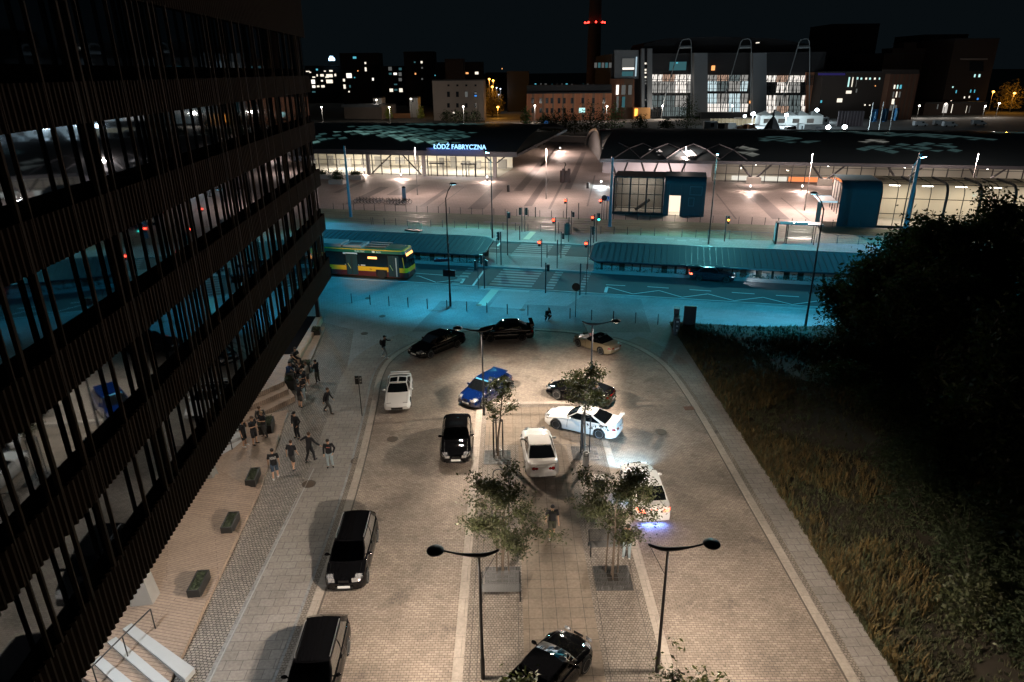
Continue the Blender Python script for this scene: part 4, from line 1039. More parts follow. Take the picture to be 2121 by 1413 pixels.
# 5 beige roadster
car('parked_car', 'khaki beige roadster with black hardtop and raised lamps, right of the far row', 'roadster', (6.5, 48.9), 317, 3.95, 1.67, 1.22, 2.27,
    [(0, .46), (.12, .55), (.8, .74), (1.4, .82), (2.4, .84), (3.3, .88), (3.8, .84), (3.95, .66)], (1.45, 1.95, 2.55, 3.15), P_BEIGE, pop='up', glass_=m_privacy, wr=.30, endw=(.74, .72), taily=(.58, .70), spokes=6, top2=P_BLACK)
# 6 black coupe under the tree
car('parked_car', 'black low coupe with long bonnet, half hidden by the right far tree', 'coupe', (4.45, 40.25), 296.8, 4.5, 1.82, 1.26, 2.55,
    [(0, .50), (.12, .60), (.9, .78), (1.5, .86), (2.6, .90), (3.7, .96), (4.3, .92), (4.5, .74)], (1.55, 2.15, 2.85, 4.0), P_BLACK, glass_=m_privacy, wr=.335, endw=(.76, .78))
# 7 white coupe with floral decals
car('parked_car', 'white coupe with black leaf decals on its flank and a boot spoiler', 'coupe', (4.22, 36.2), 297, 4.65, 1.76, 1.34, 2.72, SALOON(4.65),
    (1.50, 2.15, 3.05, 3.95), P_WHITE, endw=(.72, .78), wing=(.20, .24, 0), glass_=m_privacy, wr=.33, spokes=10, tailround=False, rim=M('dark_rim', (.30, .30, .31), .4))
# 8 pearl coupe, rear view
car('parked_car', 'pearl grey coupe with four round tail lights seen from behind, between the tree grates', 'coupe', (1.42, 32.85), -3.8, 4.60, 1.80, 1.35, 2.66, SALOON(4.60),
    (1.48, 2.12, 3.05, 3.95), P_PEARL, glass_=m_privacy, spoiler='lip', wr=.335, endw=(.74, .76), tailround=True, taily=(.66, .86), spokes=6, plate=(True, False))
# 9 white saloon with lit lamps
c9 = car('parked_car', 'white saloon with glowing red tail lights and blue light beneath it', 'saloon car', (6.5, 28.95), -1.9, 4.55, 1.80, 1.47, 2.63, SALOON(4.55),
    (1.35, 2.0, 3.25, 3.95), P_WHITE, glass_=m_privacy, wr=.33, lit=True, hoodvents=True, taily=(.74, .88), spoiler='lip')
# 10 black saloon, front view
car('parked_car', 'black saloon with folded-out mirrors facing the camera, left of the pearl grey coupe', 'saloon car', (-3.22, 34.3), 177.3, 4.62, 1.78, 1.40, 2.70, SALOON(4.62),
    (1.42, 2.05, 3.20, 4.0), P_BLACK, endw=(.74, .78), wr=.32, glass_=glass('car_glass_clear2', (.45, .46, .46), 1.5), sunroof='panel')
# 11 black MPV
car('parked_car', 'black people carrier with bright headlights, parked on the left kerb below the walkers', 'estate car', (-7.05, 24.45), 178.2, 4.36, 1.76, 1.52, 2.68,
    [(0, .62), (.12, .74), (.6, .90), (.95, 1.0), (2.2, 1.02), (4.1, 1.04), (4.28, .98), (4.36, .80)], (.92, 1.75, 3.75, 4.25), P_BLACK, wr=.32, lampz=(.66, .86), glass_=m_tint, roofrails=True)
# 12 black estate cut by the frame
car('parked_car', 'black estate car cut off by the bottom edge, behind the people carrier', 'estate car', (-6.95, 17.95), 177.6, 4.72, 1.78, 1.46, 2.70,
    [(0, .60), (.12, .72), (1.0, .88), (1.35, .94), (2.4, .96), (4.3, 1.0), (4.6, .98), (4.72, .80)], (1.40, 2.05, 4.0, 4.6), P_BLACK, wr=.32, glass_=m_tint, roofrails=True)
# 13 black sports car at the bottom
car('parked_car', 'glossy black sports car at the bottom edge of the island, turned to the upper right', 'coupe', (1.02, 17.75), 37.4, 4.35, 1.80, 1.28, 2.60,
    [(0, .50), (.12, .62), (.7, .78), (1.25, .88), (2.4, .92), (3.6, .96), (4.2, .86), (4.35, .68)], (1.22, 1.95, 2.75, 3.85), P_BLACK, wr=.34, glass_=m_tint, endw=(.74, .76), lampz=(.58, .74))
# 14 dark car on the road
car('moving_car', 'dark car with lit lamps driving on the main road past the long shelter', 'saloon car', (20.4, 67.0), 103.5, 4.5, 1.78, 1.42, 2.65, SALOON(4.5),
    (1.40, 2.0, 3.2, 3.9), paint('dark_blue_paint', (.01, .02, .03), .25), lit=True, glass_=m_privacy)
# decals and light bands
dec = MB(); rg = random.Random(3)
# emblem-like floral decal on the left rear wing of the white coupe is built as leaf shapes on its flank
c7 = [o for o in S.objects if o.get('label', '').startswith('white coupe with black leaf')][0]
for _ in range(46):
    x = -.55 - rg.random() * 1.35 * 1.0; z = .50 + rg.random() * .36 + (.06 if x < -1.2 else 0)
    if abs(x + 1.36) < .42 and z < .74: continue
    a = rg.uniform(0, 3.14); l = rg.uniform(.05, .11); y = .872 - max(0, z - .72) * .16
    p = Vector((x, y + .012, z)); u_ = Vector((math.cos(a), 0, math.sin(a))) * l; v_ = Vector((-math.sin(a), 0, math.cos(a))) * l * .4
    dec.quad(p - u_, p - v_, p + u_, p + v_)
dec.build('leaf_decal', m_cartrim, c7, recalc=False)
c4 = [o for o in S.objects if o.get('label', '').startswith('blue hatchback')][0]
MB().box((c4 and .36, 0, 1.375), (.10, 1.02, .012), ry=R(24)).build('windscreen_band', M('light_blue_band', (.05, .22, .34), .4), c4)
# real lights of the white saloon: headlights ahead, blue glow below the tail
for sd in (1, -1):
    lamp('SPOT', (2.33, sd * .62, .66), 800, (.40, .72, 1.0), c9, size=.05, spot=R(125), blend=1, name='headlight_beam', direction=(1, .05, .02))
lamp('AREA', (-2.15, 0, .22), 45, (.12, .25, 1.0), c9, size=1.1, sizey=.1, name='underglow', direction=(-.35, 0, -1))
lamp('AREA', (-.2, .86, .30), 18, (.10, .45, 1.0), c9, size=.1, sizey=1.2, name='underglow_side', direction=(0, .5, -1))
cm = [o for o in S.objects if o.name.startswith('moving_car')][0]
for sd in (1, -1): lamp('SPOT', (2.3, sd * .6, .65), 400, (.85, .93, 1), cm, size=.05, spot=R(80), blend=.8, name='headlight_beam', direction=(1, 0, -.08))

# ------------------------------------------------------------------ the city bus
m_busyellow = M('bus_yellow', (.66, .40, .01), .35, coat=.6); m_busred = M('bus_red', (.08, .008, .006), .35, coat=.6); m_busgreen = M('bus_green', (.008, .11, .07), .35, coat=.6)
m_busblack = M('bus_glass', (.006, .008, .009), .05, spec=.9); m_buswhite = M('bus_roof_white', (.20, .21, .21), .5)
bus = thing('city_bus', 'yellow, red and green city bus with orange displays, left of the crossing', 'bus', ST(-32.3, 64.62, .01), RZ)
BL, BWd, BH = 12.1, 2.5, 3.05; h2 = BL / 2
def busprofile(z): return 1.0
def bshell(z0, z1, mat, name, x0=-h2, x1=h2, inset=0.0, front=.0):
    mb = MB(); w = BWd / 2 - inset; r = .42; pts = []
    def fx(z): return -.34 * max(0, (z - 1.1) / 2.0) ** 1.6 - .03 * max(0, (.8 - z))
    for z in (z0, (z0 + z1) / 2, z1):
        row = []
        x1_ = x1 + fx(z) if x1 == h2 else x1
        if x1 == h2:
            for k in range(9):
                q = math.pi / 2 * (k / 8); row.append((x1_ - r + r * math.cos(math.pi / 2 - q) - 0, -w + .0 + (w) * (1 - math.cos(q)) * 0 - 0 + (r * (1 - math.sin(math.pi / 2 - q))) * 1.0, z))
            row2 = [(x, -y, z) for x, y, z in row[::-1]]
            row = [(x0, -w, z)] + row + row2 + [(x0, w, z)]
        else: row = [(x0, -w, z), (x1_, -w, z), (x1_, w, z), (x0, w, z)]
        pts.append(row)
    n = len(pts[0]); vs = [p for r_ in pts for p in r_]
    fs = [(i * n + k, i * n + (k + 1) % n, (i + 1) * n + (k + 1) % n, (i + 1) * n + k) for i in range(2) for k in range(n)]
    fs += [tuple(range(n - 1, -1, -1)), tuple(range(2 * n, 3 * n))]
    return mb.add(vs, fs).build(name, mat, bus, smooth=True)
bshell(.26, .80, m_busred, 'lower_skirt'); bshell(.80, 1.28, m_busyellow, 'yellow_side'); bshell(1.28, 2.72, m_busblack, 'window_band', inset=.012)
bshell(2.72, 3.02, m_busgreen, 'green_cantrail'); bshell(3.02, 3.10, m_busyellow, 'yellow_stripe', inset=-.006)
mb = MB(); mb.add([(-h2, -1.22, 3.10), (h2 - 1.2, -1.22, 3.10), (h2 - .55, -.9, 3.10), (h2 - .55, .9, 3.10), (h2 - 1.2, 1.22, 3.10), (-h2, 1.22, 3.10), (-h2, -1.05, 3.16), (h2 - 1.4, -1.05, 3.2), (h2 - 1.0, -.8, 3.2), (h2 - 1.0, .8, 3.2), (h2 - 1.4, 1.05, 3.2), (-h2, 1.05, 3.16)],
    [(0, 1, 7, 6), (1, 2, 8, 7), (2, 3, 9, 8), (3, 4, 10, 9), (4, 5, 11, 10), (6, 7, 8, 9, 10, 11)]); mb.build('roof', m_busgreen, bus)
mb = MB()
for x0, x1, z1 in ((-5.9, -3.4, 3.48), (-3.3, -1.3, 3.48), (-1.1, 1.0, 3.40)): mb.prism([(x0, -1.0), (x1, -1.0), (x1, 1.0), (x0, 1.0)], 3.17, z1)
mb.build('roof_covers', m_buswhite, bus)
mb = MB(); mb.box((0, -.2, 3.42), (1.3, .8, .06)); mb.box((2.4, 0, 3.27), (2.2, 1.7, .12)); mb.build('roof_vents', M('dark_vent', (.03, .04, .04), .6), bus)
for k in (0, 1, 2): MB().tube([(1.3, -.9 + k * .9, 3.36), (3.7, -.9 + k * .9, 3.36)], .04, 6).build('roof_rail', m_buswhite, bus)
YS = -BWd / 2
def bpanel(x0, x1, z0, z1, mat, name, out=.012, parent=None): 
    b = MB(); b.box(((x0 + x1) / 2, YS - out / 2 - .004, (z0 + z1) / 2), (x1 - x0, out, z1 - z0)); return b.build(name, mat, parent or bus)
m_busdoor = M('bus_door_glass', (.02, .04, .042), .08, spec=.8)
for x0, x1 in ((3.95, 5.15), (-.75, .55)):
    d = bpanel(x0, x1, .32, 2.55, m_busdoor, 'door', .02)
    b = MB(); b.box(((x0 + x1) / 2, YS - .03, 1.43), (.05, .02, 2.2)); b.box((x0 + .03, YS - .03, 1.43), (.05, .02, 2.2)); b.build('door_frame', m_cartrim, d)
    b = MB(); b.tube([(x0 + .2, YS - .04, 1.55), (x0 + .5, YS - .04, 1.0)], .02, 5); b.build('handle', M('yellow_handle', (.5, .5, .15), .4), d)
b = MB(); b.box((4.85, YS - .04, 1.35), (.12, .02, 2.0)); b.build('door_leaf_edge', M('pale_grey', (.35, .38, .38), .4), bus)
bpanel(-1.0, .6, 2.50, 2.68, M('pale_banner', (.45, .55, .62), .5), 'banner'); bpanel(1.75, 2.75, 2.12, 2.34, emis('orange_display', (1, .42, .12), 3.2), 'side_display', .02)
b = MB(); b.box((h2 - .20, 0, 2.60), (.04, 1.7, .26), ry=R(-24)); b.build('front_display', emis('orange_display', (1, .42, .12), 3.2), bus)
b = MB(); b.add([(h2 - .02, -.9, 1.3), (h2 + .0, .9, 1.3), (h2 - .24, .9, 2.35), (h2 - .24, -.9, 2.35)], [(0, 1, 2, 3)]); b.build('windscreen', m_busblack, bus)
b = MB(); b.box((h2 - .40, YS - .01, 1.75), (.07, .03, 1.3), ry=R(-6)); b.build('yellow_pillar', m_busyellow, bus)
for sd in (1, -1): MB().ell((h2 + .0, sd * .9, .78), (.06, .2, .12), 10, 6).build('headlight', m_headl, bus, smooth=True)
text_mesh('ELECTRIC', .26, M('bus_lettering', (.62, .72, .70), .5), parent_matrix(bus) @ Vector((.35, YS - .012, 2.78)), US, (0, 0, 1), parent=bus, depth=.004)
text_mesh('ECO', .24, MATS['bus_lettering'], parent_matrix(bus) @ Vector((2.75, YS - .012, 2.78)), US, (0, 0, 1), parent=bus, depth=.004)
b = MB(); b.ell((2.42, YS - .012, 2.87), (.17, .006, .10), 12, 8); b.build('leaf_emblem', MATS['bus_lettering'], bus)
b = MB(); b.box((1.95, YS - .012, 1.08), (.20, .01, .03), ry=R(20)); b.box((2.02, YS - .012, 1.0), (.22, .01, .03), ry=R(-14)); b.box((1.9, YS - .012, .96), (.03, .01, .16)); b.box((2.08, YS - .012, .98), (.03, .01, .12)); b.build('line_emblem', m_cartrim, bus)
for x0, x1 in ((-.9, -.8), (.62, .72)): bpanel(x0, x1, 1.35, 1.42, M('white_mark', (.7, .7, .65), .5), 'number_mark')
bpanel(.9, 1.4, 1.36, 1.44, MATS['white_mark'], 'number_mark')
for xw in (3.15, -3.1):
    bpanel(xw - .62, xw + .62, .30, 1.0, m_rimdark, 'wheel_arch', .006)
    w_ = wheel(.48, .30, bus, (xw, YS + .12, .48), -1, spokes=10)
    wheel(.48, .30, bus, (xw, -YS - .16, .48), 1, spokes=10)
# ------------------------------------------------------------------ people
SKIN = M('skin', (.52, .30, .19), .6); HAIRS = {'dark': M('dark_hair', (.02, .014, .01), .7), 'brown': M('brown_hair', (.09, .05, .03), .7), 'fair': M('fair_hair', (.30, .20, .11), .7), 'grey': M('cap_grey', (.10, .11, .10), .8), 'cap': M('cap_black', (.01, .01, .012), .8)}
CL = {'black': M('cloth_black', (.014, .014, .017), .9), 'charcoal': M('cloth_charcoal', (.05, .048, .046), .9), 'navy': M('cloth_navy', (.015, .04, .11), .9), 'grey': M('cloth_grey', (.28, .27, .24), .9),
      'jeans': M('cloth_light_jeans', (.27, .33, .35), .9, noise=.25, nscale=6), 'blue': M('cloth_blue_jeans', (.04, .065, .10), .9), 'white': M('cloth_white', (.65, .64, .62), .8), 'olive': M('cloth_olive', (.06, .06, .045), .9)}
def skin_body(name, nodes, edges, root, mat, parent, sub=1):
    """nodes: name -> (xyz, radius); one continuous surface grown by the Skin modifier"""
    ks = list(nodes); idx = {k: i for i, k in enumerate(ks)}
    me = bpy.data.meshes.new(name); me.from_pydata([nodes[k][0] for k in ks], [(idx[a], idx[b]) for a, b in edges], [])
    o = bpy.data.objects.new(name, me); S.collection.objects.link(o)
    bm = bmesh.new(); bm.from_mesh(me); ly = bm.verts.layers.skin.verify(); bm.verts.ensure_lookup_table()
    for k, i in idx.items():
        r = nodes[k][1]; bm.verts[i][ly].radius = (r, r) if not isinstance(r, tuple) else r
        bm.verts[i][ly].use_root = (k == root)
    bm.to_mesh(me); bm.free()
    md = o.modifiers.new('skin', 'SKIN'); md.use_smooth_shade = True; md.branch_smoothing = .3
    ms = o.modifiers.new('sub', 'SUBSURF'); ms.levels = sub; ms.render_levels = sub
    me.materials.append(mat); o.parent = parent; return o
def person(px, py, az, label, pose='stand', shirt='black', pants='charcoal', sleeves='short', shorts=False, hair='dark', shoes='white', h=1.78, z=0.0, arms=None, turn=0, group='people at the car meet', walk=.0, loc=None):
    p = loc if loc else G(px, py, z)
    t = thing('person', label, 'person', (p[0], p[1], z + .012), R(-az), group)     # local +Y is the way the person faces
    k = h / 1.78; V = lambda x, y, zz: Vector((x * k, y * k, zz * k))
    J = {}
    if pose == 'sit':
        hipz = .50; J['hip'] = V(0, 0, hipz); sp = .16
        J['chest'] = V(0, .10, hipz + .38); J['neck'] = V(0, .18, hipz + .60); J['head'] = V(0, .24, hipz + .74); J['crown'] = V(0, .26, hipz + .88)
        for s, c in ((1, 'L'), (-1, 'R')):
            J['hipj' + c] = V(s * .10, .02, hipz - .02); J['knee' + c] = V(s * .17, .46, hipz + .02); J['ank' + c] = V(s * .16, .44, .09); J['toe' + c] = V(s * .17, .64, .04)
    elif pose == 'crouch':
        hipz = .42; J['hip'] = V(0, -.08, hipz); J['chest'] = V(0, .14, hipz + .36); J['neck'] = V(0, .26, hipz + .54); J['head'] = V(0, .33, hipz + .66); J['crown'] = V(0, .37, hipz + .79)
        for s, c in ((1, 'L'), (-1, 'R')):
            J['hipj' + c] = V(s * .10, -.06, hipz); J['knee' + c] = V(s * .22, .32, hipz + .08); J['ank' + c] = V(s * .16, -.02, .09); J['toe' + c] = V(s * .19, .18, .04)
    else:
        lean = .03 + .10 * abs(walk); hipz = .92
        J['hip'] = V(0, 0, hipz); J['chest'] = V(0, lean * .5, 1.30); J['neck'] = V(0, lean, 1.50); J['head'] = V(0, lean + .03, 1.62); J['crown'] = V(0, lean + .02, 1.74)
        for s, c in ((1, 'L'), (-1, 'R')):
            w_ = walk * s; J['hipj' + c] = V(s * .10, 0, hipz - .04)
            J['knee' + c] = V(s * .11, .03 + .22 * max(w_, 0) + .10 * min(w_, 0), .49); J['ank' + c] = V(s * (.12 if walk else .13), .34 * w_ - (.02), .10 + (.10 if w_ < 0 else .0) * abs(w_)); a = J['ank' + c]
            J['toe' + c] = Vector((a.x + s * .03 * k, a.y + .17 * k, max(.035 * k, a.z - (.06 if w_ >= 0 else .12) * k)))
    ch, nk = J['chest'], J['neck']; arms = arms or ('down', 'down')
    for (s, c), ar in zip(((1, 'L'), (-1, 'R')), arms):
        sh = ch + V(s * .20, .01, .14); J['sh' + c] = sh
        if ar == 'down': el, wr_ = sh + V(s * .06, -.03 - .10 * walk * s, -.28), sh + V(s * .07, .03 - .22 * walk * s, -.54)
        elif ar == 'phone': el, wr_ = sh + V(s * .06, .05, -.27), sh + V(-s * .06, .28, -.20)
        elif ar == 'pocket': el, wr_ = sh + V(s * .12, -.05, -.28), sh + V(s * .02, .07, -.50)
        elif ar == 'wide': el, wr_ = sh + V(s * .24, -.02, -.17), sh + V(s * .46, .06, -.34)
        elif ar == 'front': el, wr_ = sh + V(s * .02, .20, -.14), sh + V(-s * .02, .46, -.10)
        elif ar == 'cross': el, wr_ = sh + V(s * .06, .06, -.27), sh + V(-s * .20, .20, -.24)
        elif ar == 'knee': el, wr_ = sh + V(s * .06, .10, -.26), J['knee' + c] + V(0, -.05, .08)
        elif ar == 'chin': el, wr_ = sh + V(s * .03, .16, -.25), sh + V(-s * .12, .22, .04)
        J['el' + c], J['wr' + c] = el, wr_
    N, E = {}, []
    def nd(n_, p_, r_): N[n_] = (tuple(p_), r_ * k if not isinstance(r_, tuple) else tuple(x * k for x in r_))
    nd('hip', J['hip'], .115); nd('waist', J['hip'].lerp(ch, .5), .105); nd('chest', ch, (.135, .115)); nd('neck', nk, .055)
    nd('jaw', nk.lerp(J['head'], .55) + V(0, .02, 0), .066); nd('head', J['head'], .092); nd('crown', J['crown'], .070)
    nd('nose', J['head'] + V(0, .115, -.005), .014)
    E += [('hip', 'waist'), ('waist', 'chest'), ('chest', 'neck'), ('neck', 'jaw'), ('jaw', 'head'), ('head', 'crown'), ('head', 'nose')]
    for s, c in ((1, 'L'), (-1, 'R')):
        nd('ear' + c, J['head'] + V(s * .095, 0, 0), .018); E.append(('head', 'ear' + c))
        nd('hj' + c, J['hipj' + c], .090); nd('kn' + c, J['knee' + c], .056); nd('cf' + c, J['knee' + c].lerp(J['ank' + c], .35), .056); nd('an' + c, J['ank' + c], .038); nd('to' + c, J['toe' + c], .032)
        E += [('hip', 'hj' + c), ('hj' + c, 'kn' + c), ('kn' + c, 'cf' + c), ('cf' + c, 'an' + c), ('an' + c, 'to' + c)]
        nd('sh' + c, J['sh' + c], .058); nd('el' + c, J['el' + c], .040); nd('wr' + c, J['wr' + c], .026)
        E += [('chest', 'sh' + c), ('sh' + c, 'el' + c), ('el' + c, 'wr' + c)]
        d = (J['wr' + c] - J['el' + c]).normalized(); sd = d.cross(Vector((0, 0, 1))); sd = sd.normalized() if sd.length > .2 else Vector((0, 1, 0)); pm = d.cross(sd).normalized()
        pal = J['wr' + c] + d * .075 * k; nd('pa' + c, pal, (.036, .020)); E.append(('wr' + c, 'pa' + c))
        for i, (off_, ln) in enumerate(((-.027, .068), (-.009, .078), (.009, .072), (.027, .056))):
            a = pal + sd * off_ * k + d * .03 * k; b = a + (d * .9 + pm * .25 * (-1)) * ln * .6 * k; e = b + (d * .6 - pm * .6) * ln * .4 * k
            nd('f%d%s' % (i, c), a, .0095); nd('g%d%s' % (i, c), b, .0085); nd('h%d%s' % (i, c), e, .008); E += [('pa' + c, 'f%d%s' % (i, c)), ('f%d%s' % (i, c), 'g%d%s' % (i, c)), ('g%d%s' % (i, c), 'h%d%s' % (i, c))]
        a = J['wr' + c] + d * .035 * k - sd * .035 * k; b = a + (d * .75 - sd * .5 - pm * .3) * .045 * k; nd('ta' + c, a, .011); nd('tb' + c, b, .0095); E += [('wr' + c, 'ta' + c), ('ta' + c, 'tb' + c)]
    skin_body('body', N, E, 'hip', SKIN, t)
    # clothing follows the body as slightly larger shells
    sm = CL[shirt]; mb = MB(); mbn = 12
    hip, wst = J['hip'], J['hip'].lerp(ch, .5); ax = (ch - hip).normalized()
    def ring(c, rx, ry, tilt): 
        fwd = Vector((0, 1, 0)); fwd = (fwd - tilt * fwd.dot(tilt)).normalized()
        return [c + Vector((1, 0, 0)) * rx * k * math.cos(q) + fwd * ry * k * math.sin(q) for q in [2 * math.pi * i / 14 for i in range(14)]]
    rings = [ring(hip - ax * .06 * k, .178, .130, ax), ring(hip + ax * .06 * k, .172, .130, ax), ring(wst, .165, .125, ax), ring(ch - ax * .03 * k, .188, .138, ax), ring(ch + ax * .10 * k, .200, .125, ax), ring(nk - ax * .075 * k, .135, .092, ax), ring(nk - ax * .015 * k, .066, .066, ax)]
    vs = [p_ for r_ in rings for p_ in r_]; n = 14
    mb.add(vs, [(i * n + j, i * n + (j + 1) % n, (i + 1) * n + (j + 1) % n, (i + 1) * n + j) for i in range(len(rings) - 1) for j in range(n)] + [tuple(range(n - 1, -1, -1))])
    for c in 'LR':
        sh, el, wr_ = J['sh' + c], J['el' + c], J['wr' + c]; inn = ch + (sh - ch) * .45 + V(0, 0, .02)
        if sleeves == 'long': mb.tube([inn, sh, sh.lerp(el, .5), el, el.lerp(wr_, .5), wr_], [.085 * k, .076 * k, .064 * k, .056 * k, .050 * k, .042 * k], 10)
        else: mb.tube([inn, sh, sh.lerp(el, .8)], [.085 * k, .080 * k, .070 * k], 10)
    mb.build('shirt', sm, t, smooth='all')
    mb = MB(); rings = [ring(hip - V(0, 0, .10), .170, .130, Vector((0, 0, 1))), ring(hip - V(0, 0, .02), .174, .130, ax), ring(hip + ax * .07 * k, .160, .118, ax)]
    vs = [p_ for r_ in rings for p_ in r_]; mb.add(vs, [(i * n + j, i * n + (j + 1) % n, (i + 1) * n + (j + 1) % n, (i + 1) * n + j) for i in range(2) for j in range(n)] + [tuple(range(n - 1, -1, -1)), tuple(range(2 * n, 3 * n))])
    for c in 'LR':
        a, b, e = J['hipj' + c], J['knee' + c], J['ank' + c]
        if shorts: mb.tube([a + V(0, 0, .03), a.lerp(b, .5), a.lerp(b, 1.0)], [.105 * k, .096 * k, .092 * k], 10)
        else: mb.tube([a + V(0, 0, .03), a.lerp(b, .5), b, b.lerp(e, .5), e + V(0, 0, -.02)], [.105 * k, .092 * k, .074 * k, .066 * k, .058 * k], 10)
    mb.build('shorts' if shorts else 'trousers', CL[pants], t, smooth='all')
    for c in 'LR':
        a, b = J['ank' + c], J['toe' + c]; d = (b - a); d.z = 0; d = d.normalized() if d.length > .01 else Vector((0, 1, 0))
        mb = MB(); bz = min(a.z, b.z); mb.ell((a.x + d.x * .06 * k, a.y + d.y * .06 * k, max(.045, bz + .01)), (.052 * k, .145 * k, .052 * k), 10, 6, rz=math.atan2(d.y, d.x) - math.pi / 2)
        mb.build('shoe', CL[shoes] if shoes in CL else m_cartrim, t, smooth='all')
    mb = MB(); hd = J['head'].lerp(J['crown'], .45) + V(0, -.016, .012)
    mb.ell(hd, (.098 * k, .112 * k, .100 * k), 12, 8)
    if hair in ('cap', 'grey'): mb.box(hd + V(0, .12, .005), (.13 * k, .12 * k, .015))
    mb.build('cap' if hair in ('cap', 'grey') else 'hair', HAIRS[hair], t, smooth='all')
    for s in (1, -1): MB().ell(J['head'] + V(s * .033, .086, .015), (.012, .010, .009), 6, 4).build('eye', m_cartrim, t)
    return t
# walkers and standing people, feet points in the photograph
w1 = person(797, 741, 95, 'person in black jacket with backpack and pale jeans walking right on the footway', shirt='black', pants='jeans', sleeves='long', walk=.55, arms=('down', 'front'), hair='cap', h=1.80)
MB().ell((0, -.20, 1.22), (.16, .11, .24), 10, 8).build('backpack', CL['charcoal'], w1, smooth='all')
person(680, 856, 100, 'person in dark clothes striding right beside the seated crowd, above the two-panel sign', shirt='black', pants='charcoal', sleeves='long', walk=.85, hair='brown', shoes='dark', h=1.80)
a = person(617, 908, -150, 'person in black cap and jacket standing alone with hands in pockets on the cobbles', shirt='black', pants='black', sleeves='long', arms=('pocket', 'pocket'), hair='cap', shoes='dark', h=1.78)
MB().ell((0, -.135, 1.32), (.05, .012, .06), 8, 6).build('back_print', M('brass_print', (.22, .16, .04), .7), a)
a = person(572, 992, -20, 'person with white block letters on the back of a black T-shirt, walking up the cobbles', shirt='black', pants='blue', shorts=True, walk=.35, h=1.80)
mb = MB()
for i, x in enumerate((-.12, -.04, .04, .12)):
    for dx in (-.022, .022): mb.box((x + dx, -.140, 1.33), (.014, .012, .17))
    mb.box((x, -.140, 1.40 if i % 2 else 1.33), (.05, .012, .014))
mb.build('shirt_print', CL['white'], a)
person(608, 972, 15, 'person in black T-shirt and shorts walking away, left of the one with spread arms', shirt='black', pants='charcoal', shorts=True, walk=-.5, hair='brown', h=1.76, shoes='dark')
person(644, 956, 25, 'person in black with both arms spread out, walking up the cobbles', shirt='black', pants='black', sleeves='long', arms=('wide', 'wide'), walk=.6, hair='brown', shoes='dark', h=1.80)
a = person(685, 968, 170, 'person in black sweater with small chest print and pale ripped jeans facing the camera', shirt='black', pants='jeans', sleeves='long', arms=('down', 'pocket'), hair='dark', shoes='dark', h=1.77)
MB().box((.0, .146, 1.30), (.20, .012, .03), ry=R(-14)).build('chest_print', M('red_white_print', (.6, .18, .12), .7), a)
# group by the seating steps
person(652, 790, -65, 'person in black sweater and dark trousers at the right end of the crowd', shirt='black', pants='olive', sleeves='long', arms=('phone', 'phone'), hair='cap', shoes='white', loc=G(659, 793), h=1.74)
person(640, 795, -110, 'person in pale grey hoodie and shorts in the crowd, arms folded', shirt='grey', pants='charcoal', shorts=True, sleeves='long', arms=('cross', 'cross'), hair='brown', shoes='white', loc=G(640, 797), h=1.74)
person(617, 760, 130, 'black-clad person seated at the back of the crowd, face toward the camera', pose='sit', shirt='black', pants='black', arms=('knee', 'cross'), loc=G(613, 764, .3), z=.62, hair='dark', shoes='dark')
person(600, 775, 100, 'person in navy hoodie seated left in the crowd, hand at the chin', pose='sit', shirt='navy', pants='charcoal', sleeves='long', arms=('chin', 'knee'), hair='dark', z=.60, loc=G(598, 790, .5), shoes='dark')
person(600, 775, 85, 'brown-haired person seated just behind the one in navy', pose='sit', shirt='charcoal', pants='charcoal', sleeves='long', arms=('knee', 'knee'), hair='brown', z=.62, loc=G(602, 776, .5), shoes='dark')
person(620, 790, 60, 'brown-haired person bending forward in the middle of the crowd holding something white', pose='sit', shirt='black', pants='black', arms=('phone', 'phone'), hair='brown', loc=G(618, 792, .1), z=.12, shoes='dark')
person(628, 812, 150, 'person in black T-shirt standing in the crowd with head turned right', shirt='black', pants='charcoal', sleeves='short', arms=('cross', 'down'), hair='brown', loc=G(629, 815), h=1.74, shoes='white')
person(625, 825, 170, 'person in grey cap and black printed T-shirt with raised forearm', shirt='black', pants='jeans', sleeves='short', arms=('chin', 'phone'), hair='grey', loc=G(628, 829), h=1.72, shoes='white')
person(618, 842, 40, 'person in black T-shirt and dark shorts at the near end of the crowd', shirt='black', pants='charcoal', shorts=True, arms=('down', 'phone'), hair='dark', loc=G(623, 844), h=1.76, shoes='dark')
# group on the terrace
person(528, 920, 110, 'bald heavy person in black T-shirt and long shorts on the terrace', shirt='black', pants='black', shorts=True, arms=('phone', 'down'), hair='brown', loc=G(529, 921, .22), z=.22, h=1.84, shoes='dark')
person(508, 925, 100, 'person in black T-shirt with bag strap at the left of the terrace group', shirt='black', pants='black', shorts=True, arms=('down', 'chin'), hair='dark', loc=G(508, 925, .22), z=.22, h=1.72, shoes='white')
person(548, 905, -150, 'person in black T-shirt on the right of the terrace group, forearm forward', shirt='black', pants='charcoal', arms=('phone', 'phone'), hair='fair', loc=G(550, 906, .2), z=.2, h=1.74, shoes='dark')
person(540, 875, 160, 'person in dark top seated on the steps behind the terrace group', pose='sit', shirt='charcoal', pants='charcoal', sleeves='long', arms=('knee', 'cross'), hair='brown', loc=G(541, 872, .5), z=.2, shoes='dark')
